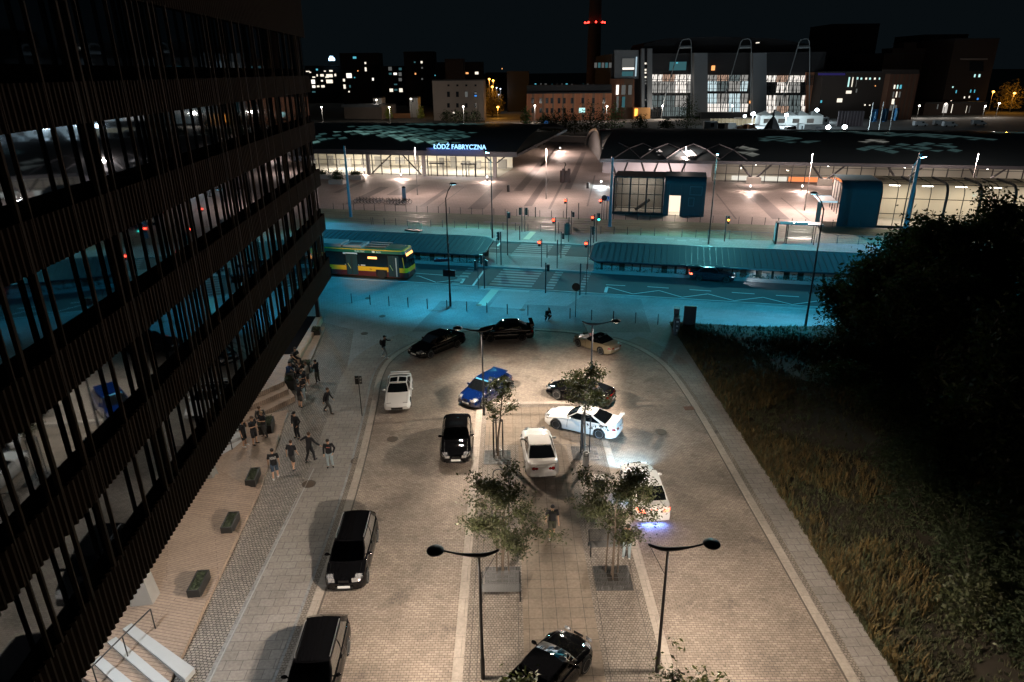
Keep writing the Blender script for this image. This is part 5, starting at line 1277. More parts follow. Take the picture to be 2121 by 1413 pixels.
# others
person(1143, 1112, 175, 'person in black T-shirt and orange-brown shorts walking through the tree shadow on the island', shirt='black', pants='olive', shorts=True, walk=.5, hair='dark', h=1.8)
person(1297, 1158, 10, 'person in black top and pale jeans standing behind the right near tree', shirt='black', pants='jeans', arms=('phone', 'phone'), hair='dark', h=1.78, shoes='white', loc=G(1297, 1157))
person(1133, 664, 150, 'person crouching beside a bollard behind the black saloon with the spoiler', pose='crouch', shirt='black', pants='charcoal', sleeves='long', arms=('phone', 'phone'), hair='dark', h=1.76)
person(1222, 845, 150, 'person in black standing at the right far lamp post behind the tree', shirt='black', pants='black', sleeves='long', arms=('cross', 'cross'), hair='dark', loc=(5.25, 38.75, .0), h=1.8, shoes='dark')
# ------------------------------------------------------------------ trees
m_bark = M('bark', (.10, .075, .055), .9, noise=.4, nscale=12, bump=.6, bscale=40)
m_leafA = M('street_leaf', (.038, .042, .016), .6, spec=.4); m_leafB = M('dark_leaf', (.022, .031, .012), .75, spec=.3)
for m_ in (m_leafA, m_leafB):
    n = m_.node_tree; b = n.nodes['Principled BSDF']; tr = n.nodes.new('ShaderNodeBsdfTranslucent'); tr.inputs[0].default_value = (.045, .055, .012, 1) if m_ is m_leafA else (.035, .05, .012, 1)
    oi = n.nodes.new('ShaderNodeNewGeometry'); hs = n.nodes.new('ShaderNodeHueSaturation'); hs.inputs['Color'].default_value = b.inputs['Base Color'].default_value
    mr = n.nodes.new('ShaderNodeMapRange'); mr.inputs['To Min'].default_value = .55; mr.inputs['To Max'].default_value = 1.6
    n.links.new(oi.outputs['Random Per Island'], mr.inputs['Value']); n.links.new(mr.outputs[0], hs.inputs['Value']); n.links.new(hs.outputs[0], b.inputs['Base Color'])
    mx = n.nodes.new('ShaderNodeMixShader'); mx.inputs[0].default_value = .3; n.links.new(b.outputs[0], mx.inputs[1]); n.links.new(tr.outputs[0], mx.inputs[2]); n.links.new(mx.outputs[0], n.nodes['Material Output'].inputs[0])
def leaf(mb, p, s, rg):
    a = Vector((rg.uniform(-1, 1), rg.uniform(-1, 1), rg.uniform(-.7, .7))).normalized(); b = a.cross(Vector((rg.uniform(-1, 1), rg.uniform(-1, 1), rg.uniform(-1, 1)))).normalized()
    mb.f.append((len(mb.v), len(mb.v) + 1, len(mb.v) + 2, len(mb.v) + 3)); mb.v += [p - a * s, p - b * s * .45, p + a * s, p + b * s * .45]
def branch(tm, tips, p, d, ln, r, depth, rg, sp=.75, upw=.12, lim=None):
    n = 4; pts, rs = [p], [r]; q = p; dd = d
    for i in range(n):
        dd = (dd + Vector((rg.uniform(-.2, .2), rg.uniform(-.2, .2), rg.uniform(-.12, .12) + upw * .3))).normalized(); q = q + dd * ln / n; pts.append(q); rs.append(r * (1 - .5 * (i + 1) / n))
        if depth <= 1: tips.append((q, dd))
    tm.tube(pts, rs, 6 if r > .03 else 4)
    if depth == 0: return
    for i in range(rg.choice([3, 4]) if depth > 1 else 3):
        a = rg.uniform(0, 6.28); nd_ = (dd + Vector((math.cos(a), math.sin(a), rg.uniform(-.15, .45))) * sp).normalized(); st = pts[rg.choice([2, 3, 4])]
        branch(tm, tips, st, nd_, ln * rg.uniform(.6, .8), r * .5, depth - 1, rg, sp, upw)
def tree(loc, h, cr, label, seed, nleaf=2600, ls=.075, mat=None, trunk_h=2.0, r0=.055, cz=None, group='young street trees on the island', name='street_tree', off_=(0, 0), depth=2, clump=.15, flat=.8, droop=0.0):
    rg = random.Random(seed); t = thing(name, label, 'tree', loc, 0, group)
    tm = MB(); tips = []; top = Vector((off_[0] * .5, off_[1] * .5, trunk_h)); tm.tube([(0, 0, 0), (.02, .01, trunk_h * .5), top], [r0 * 1.25, r0, r0 * .85], 8)
    lead = Vector((off_[0], off_[1], h * .86)); m_ = 5; prev = top
    for i in range(m_):
        q = top.lerp(lead, (i + 1) / m_) + Vector((rg.uniform(-.1, .1), rg.uniform(-.1, .1), 0)) * cr * .3
        tm.tube([prev, q], [r0 * .85 * (1 - i / m_ * .8), r0 * .85 * (1 - (i + 1) / m_ * .8)], 6)
        for _ in range(3 if i < m_ - 1 else 4):
            a = rg.uniform(0, 6.28); f = math.sin(math.pi * (.22 + .66 * (i + .6) / m_)); d = Vector((math.cos(a), math.sin(a), rg.uniform(.15, .6) - droop)).normalized()
            branch(tm, tips, prev.lerp(q, rg.random()), d, cr * f * rg.uniform(.55, .85), r0 * .35, depth - 1 if depth < 3 else 2, rg)
        prev = q
    tips.append((lead, Vector((0, 0, 1))))
    tm.build('trunk', m_bark, t, smooth=True)
    cm = MB(); per = max(1, nleaf // len(tips))
    for p, d in tips:
        w_ = rg.random()
        if w_ < .15: continue
        for _ in range(int(per * (.4 + 1.3 * rg.random()))):
            o = Vector((rg.gauss(0, 1), rg.gauss(0, 1), rg.gauss(0, flat))) * cr * clump * .6; leaf(cm, p + o - Vector((0, 0, droop * rg.random() * cr * .5)), ls * rg.uniform(.6, 1.25), rg)
    cm.build('crown', mat or m_leafA, t, recalc=False)
    return t
tree((-.85, 33.1, .03), 5.0, 1.25, 'slender young tree in a steel guard, left of the pearl grey coupe', 21, 2300, trunk_h=2.3, off_=(.35, .2))
tree((4.0, 33.55, .03), 5.2, 1.65, 'young tree in a steel guard in front of the white coupe with decals', 22, 4400, trunk_h=2.4, off_=(-.0, .4))
tree((-.5, 23.3, .03), 4.85, 1.95, 'bushy young tree above the mesh bench on the left near grate', 23, 8200, trunk_h=1.55, off_=(.15, .2))
tree((4.15, 23.35, .03), 4.75, 1.9, 'bushy young tree on the right near grate beside the white saloon', 24, 9000, trunk_h=1.5, off_=(.1, .3))
tree((-.2, 13.6, .03), 4.3, 1.5, 'tree top at the bottom edge in front of the glossy black sports car', 25, 4200, trunk_h=1.9, off_=(.1, .2))
tree((4.6, 13.4, .03), 4.6, 1.6, 'tree top at the bottom edge under the right near lamp', 26, 4200, trunk_h=1.9, off_=(.4, .2))
# guards, stakes and grates
m_grate = M('grate_iron', (.05, .055, .06), .5, noise=.2, nscale=8); m_soil = M('soil', (.03, .025, .02), .95)
def grate(x, y, label, s=1.45):
    t = thing('tree_grate', label, 'tree grate', (x, y, .03), 0, 'square iron tree grates'); MB().prism([(-s / 2, -s / 2), (s / 2, -s / 2), (s / 2, s / 2), (-s / 2, s / 2)], .0, .006).build('soil_bed', m_soil, t)
    mb = MB(); n = 6; c = s / n
    for i in range(n):
        for j in range(n):
            x0, y0 = -s / 2 + i * c, -s / 2 + j * c
            if i in (2, 3) and j in (2, 3): continue
            hor = (i + j) % 2
            for k in range(3):
                if hor: mb.box((x0 + c / 2, y0 + c * (.22 + .28 * k), .014), (c * .74, c * .13, .012))
                else: mb.box((x0 + c * (.22 + .28 * k), y0 + c / 2, .014), (c * .13, c * .74, .012))
    for i in range(n + 1):
        mb.box((-s / 2 + i * c, 0, .012), (.028, s, .013)); mb.box((0, -s / 2 + i * c, .0115), (s, .028, .012))
    mb.build('grate_bars', M('grate_bar', (.075, .073, .07), .45), t); return t
grate(-.88, 32.95, 'square iron grate round the left far tree'); grate(4.02, 33.3, 'square iron grate round the right far tree')
grate(-.5, 23.15, 'square iron grate behind the mesh bench', 1.5); grate(4.15, 23.15, 'square iron grate round the right near tree', 1.5)
def guard(x, y, label, h=2.3, r=.30):
    t = thing('tree_guard', label, 'tree guard', (x, y, .04), 0, 'three-legged steel tree guards'); pts = []
    for k in range(3):
        a = math.pi / 2 + k * 2 * math.pi / 3 + .25; p = (r * math.cos(a), r * math.sin(a)); pts.append(p); MB().box((p[0], p[1], h / 2), (.06, .06, h), rz=a).build('leg', m_black, t)
    mb = MB()
    for k in range(3):
        a, b = pts[k], pts[(k + 1) % 3]
        for z in (h, h - .1, .35): mb.tube([(a[0], a[1], z), (b[0], b[1], z)], .022, 5)
    mb.build('rings', m_black, t)
guard(-.86, 33.1, 'steel guard round the left far tree'); guard(4.0, 33.5, 'steel guard round the right far tree')
def stakes(x, y, label):
    t = thing('tree_stakes', label, 'tree stakes', (x, y, .04), 0, 'timber stakes supporting the near trees')
    for k in range(3): a = .5 + k * 2.09; MB().tube([(.30 * math.cos(a), .30 * math.sin(a), 0), (.26 * math.cos(a), .26 * math.sin(a), 2.0)], .035, 7).build('stake', m_bark, t)
stakes(-.5, 23.3, 'three timber stakes round the left near tree'); stakes(4.15, 23.35, 'three timber stakes round the right near tree')
# the dark trees on the right: a tall mass of foliage
def bigtree(x, y, h, cr, label, seed, n=15000, ls=.19, z0=.18):
    rg = random.Random(seed); t = thing('big_tree', label, 'tree', (x, y, .4), 0, 'big dark trees on the grass bank'); tm = MB(); tips = []
    tm.tube([(0, 0, -.5), (.1, 0, h * .25), (.0, .1, h * .45), (.1, .1, h * .8)], [.34, .26, .20, .05], 10)
    for i in range(26):
        z = h * (.16 + .74 * rg.random()); a = rg.uniform(0, 6.28); f = math.sin(math.pi * min(1, (z / h) * .86 + .12)) ** .6
        branch(tm, tips, Vector((.05, .05, z)), Vector((math.cos(a), math.sin(a), rg.uniform(.0, .5))).normalized(), cr * f * rg.uniform(.45, .68), .10, 2, rg, sp=.8)
    tm.build('trunk', m_bark, t, smooth=True); cm = MB(); per = max(1, n // len(tips))
    for p, d in tips:
        if rg.random() < .12: continue
        m_ = rg.uniform(.5, 1.5)
        for _ in range(int(per * m_)):
            o = Vector((rg.gauss(0, 1), rg.gauss(0, 1), rg.gauss(0, .9))) * cr * .085; leaf(cm, p + o, ls * rg.uniform(.5, 1.2), rg)
    cm.build('crown', m_leafB, t, recalc=False); return t
bigtree(29.5, 42.5, 9.6, 4.4, 'dark tree at the left edge of the woodland mass, beside the tall road lamp', 31, 25500)
bigtree(34.5, 47.0, 10.6, 4.8, 'dark tree behind, in front of the curved glass pavilion', 32, 23800)
bigtree(30.5, 33.5, 12.4, 5.4, 'tallest dark tree in the middle of the woodland mass', 33, 32300)
bigtree(24.0, 26.0, 8.8, 4.8, 'dark tree at the right edge halfway down the picture', 34, 28900)
bigtree(36.0, 38.0, 14.2, 5.6, 'dark tree reaching highest at the right edge of the picture', 35, 27200)
bigtree(21.6, 17.6, 5.6, 3.9, 'low dark tree in the lower right corner', 36, 23800)
bigtree(43.0, 46.0, 12.8, 5.6, 'dark tree farthest right behind the woodland mass', 37, 20400)
def shrub(x, y, h, r, label, seed, n=3500, mat=None, name='shrub', z=.3, group='shrubs on the grass bank', ls=.09):
    rg = random.Random(seed); t = thing(name, label, 'shrub', (x, y, z), 0, group); tm, cm = MB(), MB()
    for i in range(9):
        a = rg.uniform(0, 6.28); d = Vector((math.cos(a) * rg.random(), math.sin(a) * rg.random(), 1)).normalized() * h * .7; tm.tube([(0, 0, -.3), d * .5, d], [.05, .03, .01], 5)
    for _ in range(n):
        a, e, q = rg.uniform(0, 6.28), rg.uniform(-.1, 1.57), rg.random() ** .35; lob = 1 + .22 * math.sin(3 * a + seed) * math.cos(4 * e)
        p = Vector((math.cos(a) * math.cos(e) * r, math.sin(a) * math.cos(e) * r, math.sin(e) * h)) * q * lob
        leaf(cm, p, ls * rg.uniform(.5, 1.3), rg)
    tm.build('stem', m_bark, t); cm.build('foliage', mat or m_leafB, t, recalc=False); return t
shrub(24.8, 47.5, 3.2, 2.4, 'dark bush just right of the base of the road lamp', 41, 5000); shrub(28.3, 50.2, 4.4, 2.6, 'dark bush reaching over the teal pavement', 42, 5500)
shrub(22.5, 33, 1.6, 2.0, 'low weedy bush in the middle of the bank', 43, 3000); shrub(20.2, 26, 1.5, 1.8, 'low green bush on the bank, halfway to the camera', 44, 3000, m_leafA)
shrub(17.8, 20.5, 1.5, 1.7, 'bright green bush near the lower right corner', 45, 3000, m_leafA); shrub(19.5, 17.2, 1.7, 1.9, 'dense green bush at the bottom of the bank', 46, 3200)
shrub(21.5, 41, 1.7, 2.2, 'dark scrub on the far part of the bank', 47, 3000); bigtree(25.5, 37.5, 8.2, 4.4, 'broad dark tree on the bank between the road lamp and the tallest tree', 38, 22000)
shrub(21.0, 22.5, 2.4, 2.2, 'dark leafy shrub between the two green bushes low on the bank', 49, 4500); shrub(20.5, 30.5, 1.9, 2.2, 'dark shrub in front of the tallest tree', 50, 4000)
shrub(24.5, 29.5, 2.6, 2.6, 'dark scrub at the foot of the tallest tree', 48, 4500)

bigtree(26.3, 45.0, 7.2, 3.9, 'lower dark tree at the far left of the woodland mass by the teal pavement', 39, 24000)
bigtree(31.0, 50.5, 7.0, 4.2, 'dark tree leaning over the teal pavement behind the road lamp', 40, 22000)
rg = random.Random(19)
for i in range(16):
    y = 11.5 + i * 1.9; x = 19.3 + rg.uniform(-.5, 1.2) + max(0, y - 26) * .22
    shrub(x, y, rg.uniform(1.6, 2.8), rg.uniform(1.6, 2.3), 'dark shrub in the thicket covering the outer part of the bank', 60 + i, 3200, group='shrubs of the thicket on the bank')
for i in range(9):
    y = 10.5 + i * 3.1; x = 23.0 + rg.uniform(-.6, 1.0) + max(0, y - 26) * .2
    shrub(x, y, rg.uniform(2.8, 4.2), rg.uniform(2.2, 2.9), 'taller dark shrub in the second row of the thicket on the bank', 90 + i, 4200, group='taller shrubs of the thicket')
# ------------------------------------------------------------------ signals and posts at the crossing
def height_to(base, px, py):
    d = Vector((base.x, base.y, 0)).normalized(); n = Vector((-d.y, d.x, 0)); q = onplane(px, py, base, base + n); return q.z
m_sigbox = M('signal_housing', (.012, .014, .014), .5); m_pole = M('signal_pole', (.035, .045, .05), .45)
RED, GREEN, AMBER = emis('signal_red', (1, .035, .012), 16), emis('signal_green', (.05, 1, .75), 5), emis('signal_amber', (1, .38, .04), 7)
m_visor = M('signal_visor', (.08, .10, .10), .5)
def signal(base, top, label, head=None, side=-1, lit=None, z0=.0, r=.05, sign=None, n=3, extra=None):
    b = G(*base, z0); h = max(.5, height_to(b, *top) - z0); t = thing('traffic_signal' if head else 'signal_post', label, 'traffic light' if head else 'post', b, RZ, 'traffic lights of the crossing' if head else 'slim posts of the crossing')
    MB().tube([(0, 0, 0), (0, 0, h)], r, 8).build('pole', m_pole, t, smooth=True)
    hs = [(head, side, lit, h - .5, n)] if head else []
    if extra: hs.append(extra)
    for hd, sd, lt, zc, nn in hs:
        hx = sd * .24; bw, bd = .26, .20; hh = .30 * nn + .04
        o = MB().box((hx, 0, zc), (bw if hd != 'side' else bd, bd if hd != 'side' else bw, hh)).build('signal_head', m_sigbox, t)
        mb = MB(); mb.box((hx * .5, 0, zc + hh * .3), (abs(hx), .04, .04)); mb.box((hx * .5, 0, zc - hh * .3), (abs(hx), .04, .04))
        if hd == 'side':
            for k in range(nn): zz_ = zc + (k - (nn - 1) / 2) * .30; mb.box((hx + sd * .17, 0, zz_ + .10), (.16, .22, .03)); mb.box((hx + sd * .15, 0, zz_ + .02), (.08, .22, .16))
        elif hd == 'face':
            for k in range(nn): zz_ = zc + (k - (nn - 1) / 2) * .30; mb.box((hx, -.17, zz_ + .12), (.22, .16, .02))
        elif hd == 'back':
            for k in range(nn): zz_ = zc + (k - (nn - 1) / 2) * .30; mb.box((hx, .17, zz_ + .12), (.22, .16, .02))
        mb.build('visors', m_visor, t)
        if hd == 'face':
            for k in range(nn):
                zz_ = zc + (k - (nn - 1) / 2) * .30; on = lt and ((lt is RED and k == nn - 1) or (lt is GREEN and k == 0) or (lt is AMBER and k == nn // 2))
                MB().lathe([(.14 if on else .09, 0), (.07, -.03), (.005, -.045)], 14, (hx, -.115, zz_), axis='Y').build('signal_lens', lt if on else m_sigbox, t)
                if on and lt is RED: lamp('POINT', (hx, -.34, zz_), 10, (1, .06, .03), t, size=.08, name='signal_glow')
    return t
signal((1038, 549), (1037, 480), 'signal with three grey visored lenses facing left, on the middle island', 'side', -1, z0=.12, r=.065)
signal((1029, 547), (1029, 495), 'thin post just left of the signal with grey visors', z0=.12, r=.035)
signal((1051.5, 531), (1051, 437), 'tall post with a pale top and a small dark signal halfway up', 'back', 1, z0=.0, n=2, r=.06)
signal((1121.6, 553), (1122, 495), 'pedestrian signal glowing red on the island, the lowest left red one', 'face', -1, RED, z0=.12, n=2)
signal((1154, 556), (1154.7, 497), 'plain dark post right of the lowest left red signal', z0=.12)
signal((1161.7, 535), (1163, 480), 'post with dark signal back to the camera, between the two carriageways', 'back', 1, z0=.12, n=2)
signal((1150, 500), (1151, 449.5), 'pedestrian signal glowing red at the far kerb, upper left', 'face', -1, RED, z0=.1, n=2)
signal((1217, 558), (1219.5, 497), 'pedestrian signal glowing red beside the rounded end of the long shelter', 'face', -1, RED, z0=.12, n=2)
signal((1222, 538), (1219.5, 468), 'tall signal with three dark lenses facing right, above the long shelter end', 'side', 1, z0=.12, r=.06)
signal((1229.6, 503), (1231.4, 444), 'pedestrian signal glowing red at the far kerb, upper right', 'face', -1, RED, z0=.1, n=2, r=.06)
signal((1235, 501), (1234, 441), 'signal with a lit green lens at its foot beside the upper right red one', 'face', 1, GREEN, z0=.1)
signal((1177.7, 501), (1179, 450), 'plain post at the far kerb right of the litter bin', z0=.1)
signal((1183, 485), (1184.5, 436.6), 'post with dark signal back to the camera beyond the tram tracks', 'back', 1, z0=.06, n=2)
signal((1173.5, 453), (1173.8, 410), 'small red pedestrian signal at the edge of the plaza, left one', 'face', -1, RED, z0=.06, n=2)
signal((1198, 454), (1198.7, 421), 'slim post with a bent top on the edge of the plaza', z0=.06)
signal((1246, 455), (1247, 410), 'small red pedestrian signal at the edge of the plaza, right one beside the mast', 'face', -1, RED, z0=.06, n=2)
signal((1081, 480), (1081, 430), 'dark signal back to the camera in the left of a pair across the tram tracks', 'back', -1, z0=.1)
signal((1087, 480), (1087.5, 430), 'dark signal back to the camera, right one of a pair across the tracks', 'back', 1, z0=.1)
signal((1076.5, 497), (1077, 468), 'short dark post at the far kerb left of the yellow strip', z0=.1, r=.06)
signal((1133, 534), (1133.5, 507), 'short dark post on the island at the near side of the upper carriageway', z0=.12, r=.05)
signal((1130, 607), (1133.5, 544), 'signal seen from behind with yellow push box at the near kerb', 'back', 1, n=2, r=.065)
signal((1201, 611.5), (1204, 546), 'dark pole with yellow push box at the near kerb, right of the zebra crossing', r=.07)
signal((1213.6, 611), (1211.6, 547), 'thin leaning-looking pole at the right of the near kerb', r=.03)
signal((1003.6, 597.6), (1003, 527), 'post with two dark signals seen from behind at the near left kerb', 'side', -1, r=.07, extra=('back', 1, None, 2.6, 2))
signal((991, 597.6), (991, 540), 'thin post with dark signal at the left end of the zebra crossing', 'back', -1, r=.035)
signal((1157, 483.5), (1158, 460), 'short post beside the litter bin beyond the far kerb', z0=.1, r=.05)
signal((1109, 450), (1109, 429), 'dark post at the left edge of the plaza corridor', z0=.06, r=.07)
signal((1500, 500), (1506, 447), 'signal with a lit amber lens left of the tram stop shelter', 'face', 1, AMBER, z0=.1, r=.06)
for lab, p, r_ in (('round yellow push box', (1129.6, 575), 0),): pass
def round_sign(base, top, label, face, z0=0, r=.33, square=False, back=False):
    b = G(*base, z0); h = height_to(b, *top); t = thing('road_sign', label, 'road sign', b, RZ + R(0), 'road signs on slim posts')
    MB().tube([(0, 0, 0), (0, 0, h)], .035, 8).build('post', m_pole, t, smooth=True)
    if square: MB().box((0, -.05, h - .35), (.62, .02, .62)).build('sign_plate', face, t)
    else: MB().lathe([(r, 0), (r, -.02), (.005, -.021)], 24, (0, -.04, h - r), axis='Y').build('sign_plate', face, t)
    return t
rs = round_sign((1192, 656.5), (1194, 586), 'round black sign seen from behind on a tall thin post on the forecourt', m_sigbox, r=.36)
round_sign((1250, 455), (1251, 405), 'round dark sign beside the right-hand red pedestrian signal', m_sigbox, z0=.06, r=.40)
ps = round_sign((1256, 455), (1257, 407), 'blue square sign with a white triangle beside the mast', M('sign_blue', (.02, .12, .40), .5, emit=(.02, .12, .4), estr=.3), z0=.06, square=True)
b = MB(); hh = ps.children[1].bound_box[1][2] - .31 if ps.children else 4; 
MB().add([(-.22, -.07, 3.72), (.22, -.07, 3.72), (0, -.07, 4.12)], [(0, 1, 2)]).build('white_triangle', M('sign_white', (.7, .75, .8), .5), ps, recalc=False) if False else None
zt = max(v.co.z for v in ps.children[1].data.vertices); b.add([(-.24, -.07, zt - .56), (.24, -.07, zt - .56), (0, -.07, zt - .08)], [(0, 1, 2)]); b.build('white_triangle', M('sign_white', (.7, .75, .8), .5), ps, recalc=False)
# two-panel sign by the white wedge coupe
sg = thing('parking_sign', 'black two-panel sign on a thin post beside the white wedge coupe', 'road sign', G(750, 862), R(6))
MB().tube([(0, 0, 0), (0, 0, 2.78)], .028, 8).build('post', m_black, sg, smooth=True)
for x, w_, z in ((-.09, .24, 2.50), (.13, .16, 2.50)): MB().box((x, -.03, z), (w_, .02, .56 if x < 0 else .50)).build('sign_panel', m_sigbox, sg)
b = MB(); b.box((.13, -.045, 2.60), (.09, .01, .12)); b.box((.13, -.045, 2.40), (.09, .01, .10)); b.box((-.09, -.045, 2.62), (.14, .01, .05)); b.build('sign_symbols', M('dull_white', (.35, .35, .33), .6), sg)
# litter bins
def bin_(p, label, r=.18, h=.85, mat=None):
    t = thing('litter_bin', label, 'litter bin', p, 0, 'litter bins'); MB().lathe([(r * .96, 0), (r, .03), (r, h - .04), (r * .95, h), (r * .72, h), (r * .72, h - .12), (.005, h - .12)], 20).build('bin_body', mat or M('grey_steel', (.22, .22, .215), .5), t, smooth=True)
    MB().lathe([(r * 1.03, h * .80), (r * 1.03, h * .84), (r * .99, h * .84)], 20).build('bin_band', m_black, t)
bin_(G(1213, 966), 'grey cylindrical litter bin below the right far tree guard', .17, .88)
bin_(G(1175, 486, .1), 'dark round litter bin at the far kerb among the signals', .42, 1.5, M('dark_green_steel', (.05, .08, .08), .5))
bin_(G(1217, 391), 'dark litter bin on the plaza left of the kiosk bollard light', .25, 1.1, m_black); bin_(G(1053, 398), 'dark litter bin on the plaza in front of the hall end', .25, 1.2, m_black); bin_(G(1127, 300), 'dark litter bin far down the passage between the halls', .35, 1.5, m_black)
# metal cabinet with pale lid between pearl coupe and white saloon
p = G(1241, 1022); cb = thing('utility_cabinet', 'low dark cabinet with a pale top in the tree shade left of the white saloon', 'cabinet', p, R(-4))
MB().box((0, .2, .42), (.50, .42, .80)).build('box', m_sigbox, cb); MB().box((0, .2, .84), (.54, .46, .04)).build('lid', M('pale_lid', (.40, .36, .30), .5), cb)
# graffiti cabinets and black box at the edge of the grass
gc = thing('graffiti_cabinet', 'dark grey electrical cabinets covered with white stickers and tags at the corner of the grass', 'cabinet', G(1401, 694), R(-13))
m_cab = M('cabinet_grey', (.05, .055, .06), .5, noise=.3, nscale=5)
MB().box((-.02, .35, .70), (.42, .80, 1.4)).build('front_cabinet', m_cab, gc); MB().box((-.10, 1.1, .95), (.40, .65, 1.9)).build('rear_cabinet', m_cab, gc); MB().box((-.02, .35, 1.43), (.48, .86, .06)).build('lid', M('cab_lid', (.10, .14, .16), .5), gc); MB().box((-.10, 1.1, 1.93), (.46, .72, .06)).build('lid', MATS['cab_lid'], gc)
rg = random.Random(8); b = MB()
for _ in range(26): b.box((-.245, rg.uniform(.0, .7), rg.uniform(.3, 1.3)), (.008, rg.uniform(.03, .14), rg.uniform(.03, .12)))
for _ in range(12): b.box((-.315, rg.uniform(.82, 1.38), rg.uniform(.7, 1.8)), (.008, rg.uniform(.03, .12), rg.uniform(.03, .14)))
for z, w_, h_ in ((1.15, .18, .14), (.78, .14, .10), (.40, .10, .24)): b.box((.0, -.055, z), (w_, .008, h_))
b.build('stickers', M('sticker_white', (.5, .5, .48), .6), gc)
kb_ = thing('advert_panel', 'plain black upright panel standing at the corner of the grass', 'panel', G(1426, 684), R(-10))
MB().box((0, 0, 1.05), (.98, .16, 2.1)).build('panel', m_sigbox, kb_); MB().box((0, 0, .05), (1.1, .4, .1)).build('foot', m_sigbox, kb_)
# benches, cycle stands, bicycle
def mesh_bench(p, rz, label, w_=1.55):
    t = thing('mesh_bench', label, 'bench', p, rz, 'wire mesh benches'); mw = M('bench_wire', (.06, .06, .058), .5)
    for sd in (1, -1):
        x = sd * w_ / 2; mb = MB(); mb.tube([(x, -.45, 0), (x, -.38, .45), (x, .10, .42), (x, .30, .90)], .03, 6); mb.tube([(x, .10, .42), (x, .34, 0)], .03, 6); mb.build('side_frame', m_black, t, smooth=True)
    mb = MB()
    for k in range(17): a = k / 16; mb.tube([(-w_ / 2, -.38 + .48 * a, .455 - .02 * a), (w_ / 2, -.38 + .48 * a, .455 - .02 * a)], .011, 4)
    for k in range(27): x = -w_ / 2 + w_ * k / 26; mb.tube([(x, -.38, .45), (x, .10, .43)], .007, 4)
    mb.build('seat', mw, t); mb = MB()
    for k in range(15): a = k / 14; mb.tube([(-w_ / 2, .12 + .18 * a, .48 + .42 * a), (w_ / 2, .12 + .18 * a, .48 + .42 * a)], .011, 4)
    for k in range(27): x = -w_ / 2 + w_ * k / 26; mb.tube([(x, .12, .48), (x, .30, .90)], .007, 4)
    mb.build('backrest', mw, t); return t
pb = G(1038, 1236); mesh_bench((pb.x, pb.y + .12, .03), 0, 'wire mesh bench in front of the left near tree grate')
pb2 = G(1252, 1143); mesh_bench((pb2.x + .1, pb2.y + .1, .03), R(2), 'dark wire mesh bench half hidden behind the right near tree')
for i, (y, lb) in enumerate(((30.35, 'the one nearest the pearl grey coupe'), (29.0, 'second from the pearl grey coupe'), (27.6, 'third from the pearl grey coupe'), (26.3, 'with the bicycle leaning on it'))):
    t = tag(MB().tube(smooth_path([(-1.05, 0, 0), (-1.05, 0, .62), (-.95, 0, .80), (-.75, 0, .86), (-.50, 0, .86), (-.32, 0, .80), (-.24, 0, .62), (-.24, 0, 0)], 4), .030, 8).build('cycle_stand', m_black, smooth=True), 'black hoop cycle stand on the island, ' + lb, 'cycle stand', 'hoop cycle stands on the island'); t.location = (0, y, .025)
m_bike = M('bike_frame', (.03, .03, .035), .4); 
def bicycle(p, rz, label, group=None, detail=14, th=1):
    t = thing('bicycle', label, 'bicycle', p, rz, group)
    for x in (-.52, .52):
        ring = [(x + .33 * math.cos(a), 0, .34 + .33 * math.sin(a)) for a in [2 * math.pi * k / detail for k in range(detail + 1)]]
        w_ = MB().tube(ring, .018 * th, 5, cap=False).build('wheel', M('bike_tyre', (.03, .03, .03), .7), t); b = MB()
        for k in range(8): a = math.pi * k / 8; b.tube([(x + .31 * math.cos(a), 0, .34 + .31 * math.sin(a)), (x - .31 * math.cos(a), 0, .34 - .31 * math.sin(a))], .003 * th, 3)
        b.build('spokes', m_rim, w_)
    b = MB()
    for a, c in (((-.52, 0, .34), (-.05, 0, .32)), ((-.05, 0, .32), (-.18, 0, .82)), ((-.52, 0, .34), (-.16, 0, .78)), ((-.16, 0, .76), (.38, 0, .80)), ((-.05, 0, .32), (.40, 0, .72)), ((.52, 0, .34), (.36, 0, .92))): b.tube([a, c], .018 * th, 6)
    b.build('frame', m_bike, t); b = MB(); b.tube([(.30, -.26, .98), (.38, -.1, .96), (.38, .1, .96), (.30, .26, .98)], .014, 5); b.build('handlebar', m_bike, t); MB().ell((-.20, 0, .86), (.14, .07, .035), 8, 5).build('saddle', m_cartrim, t); return t
bicycle((-.75, 25.95, .03), R(8), 'black bicycle leaning by the cycle stand under the left near tree')
bk0 = None; rg = random.Random(4)
for i in range(15):
    q = i / 14; a = G(742 + 96 * q + (6 if q > .55 else 0), 420 + 3 * q, .06); lb = 'bicycle in the row parked on the plaza behind the first line of bollards'
    if bk0 is None: bk0 = bicycle(a, RZ + R(62), lb, 'bicycles parked in a row on the plaza', th=1.9)
    else: dup(bk0, a, RZ + R(62 + rg.uniform(-14, 14)))
sc0 = None
for i in range(11):
    a = G(843 + 28 * i / 10, 477 + 3.4 * i / 10, .1)
    if sc0 is None:
        sc0 = thing('electric_scooter', 'pale green electric scooter in the docked row by the far kerb', 'scooter', a, RZ + R(80), 'electric scooters docked in a row')
        MB().box((0, 0, .12), (.80, .14, .06)).build('deck', m_black, sc0); MB().tube([(.42, 0, .15), (.36, 0, 1.12)], .03, 6).build('stem', M('scooter_green', (.12, .42, .28), .5), sc0); MB().tube([(.36, -.22, 1.1), (.36, .22, 1.1)], .02, 5).build('handlebar', m_black, sc0)
        for x in (-.42, .46): MB().lathe([(.11, -.03), (.11, .03)], 12, (x, 0, .11), axis='Y').build('wheel', m_tyre, sc0)
    else: dup(sc0, a)
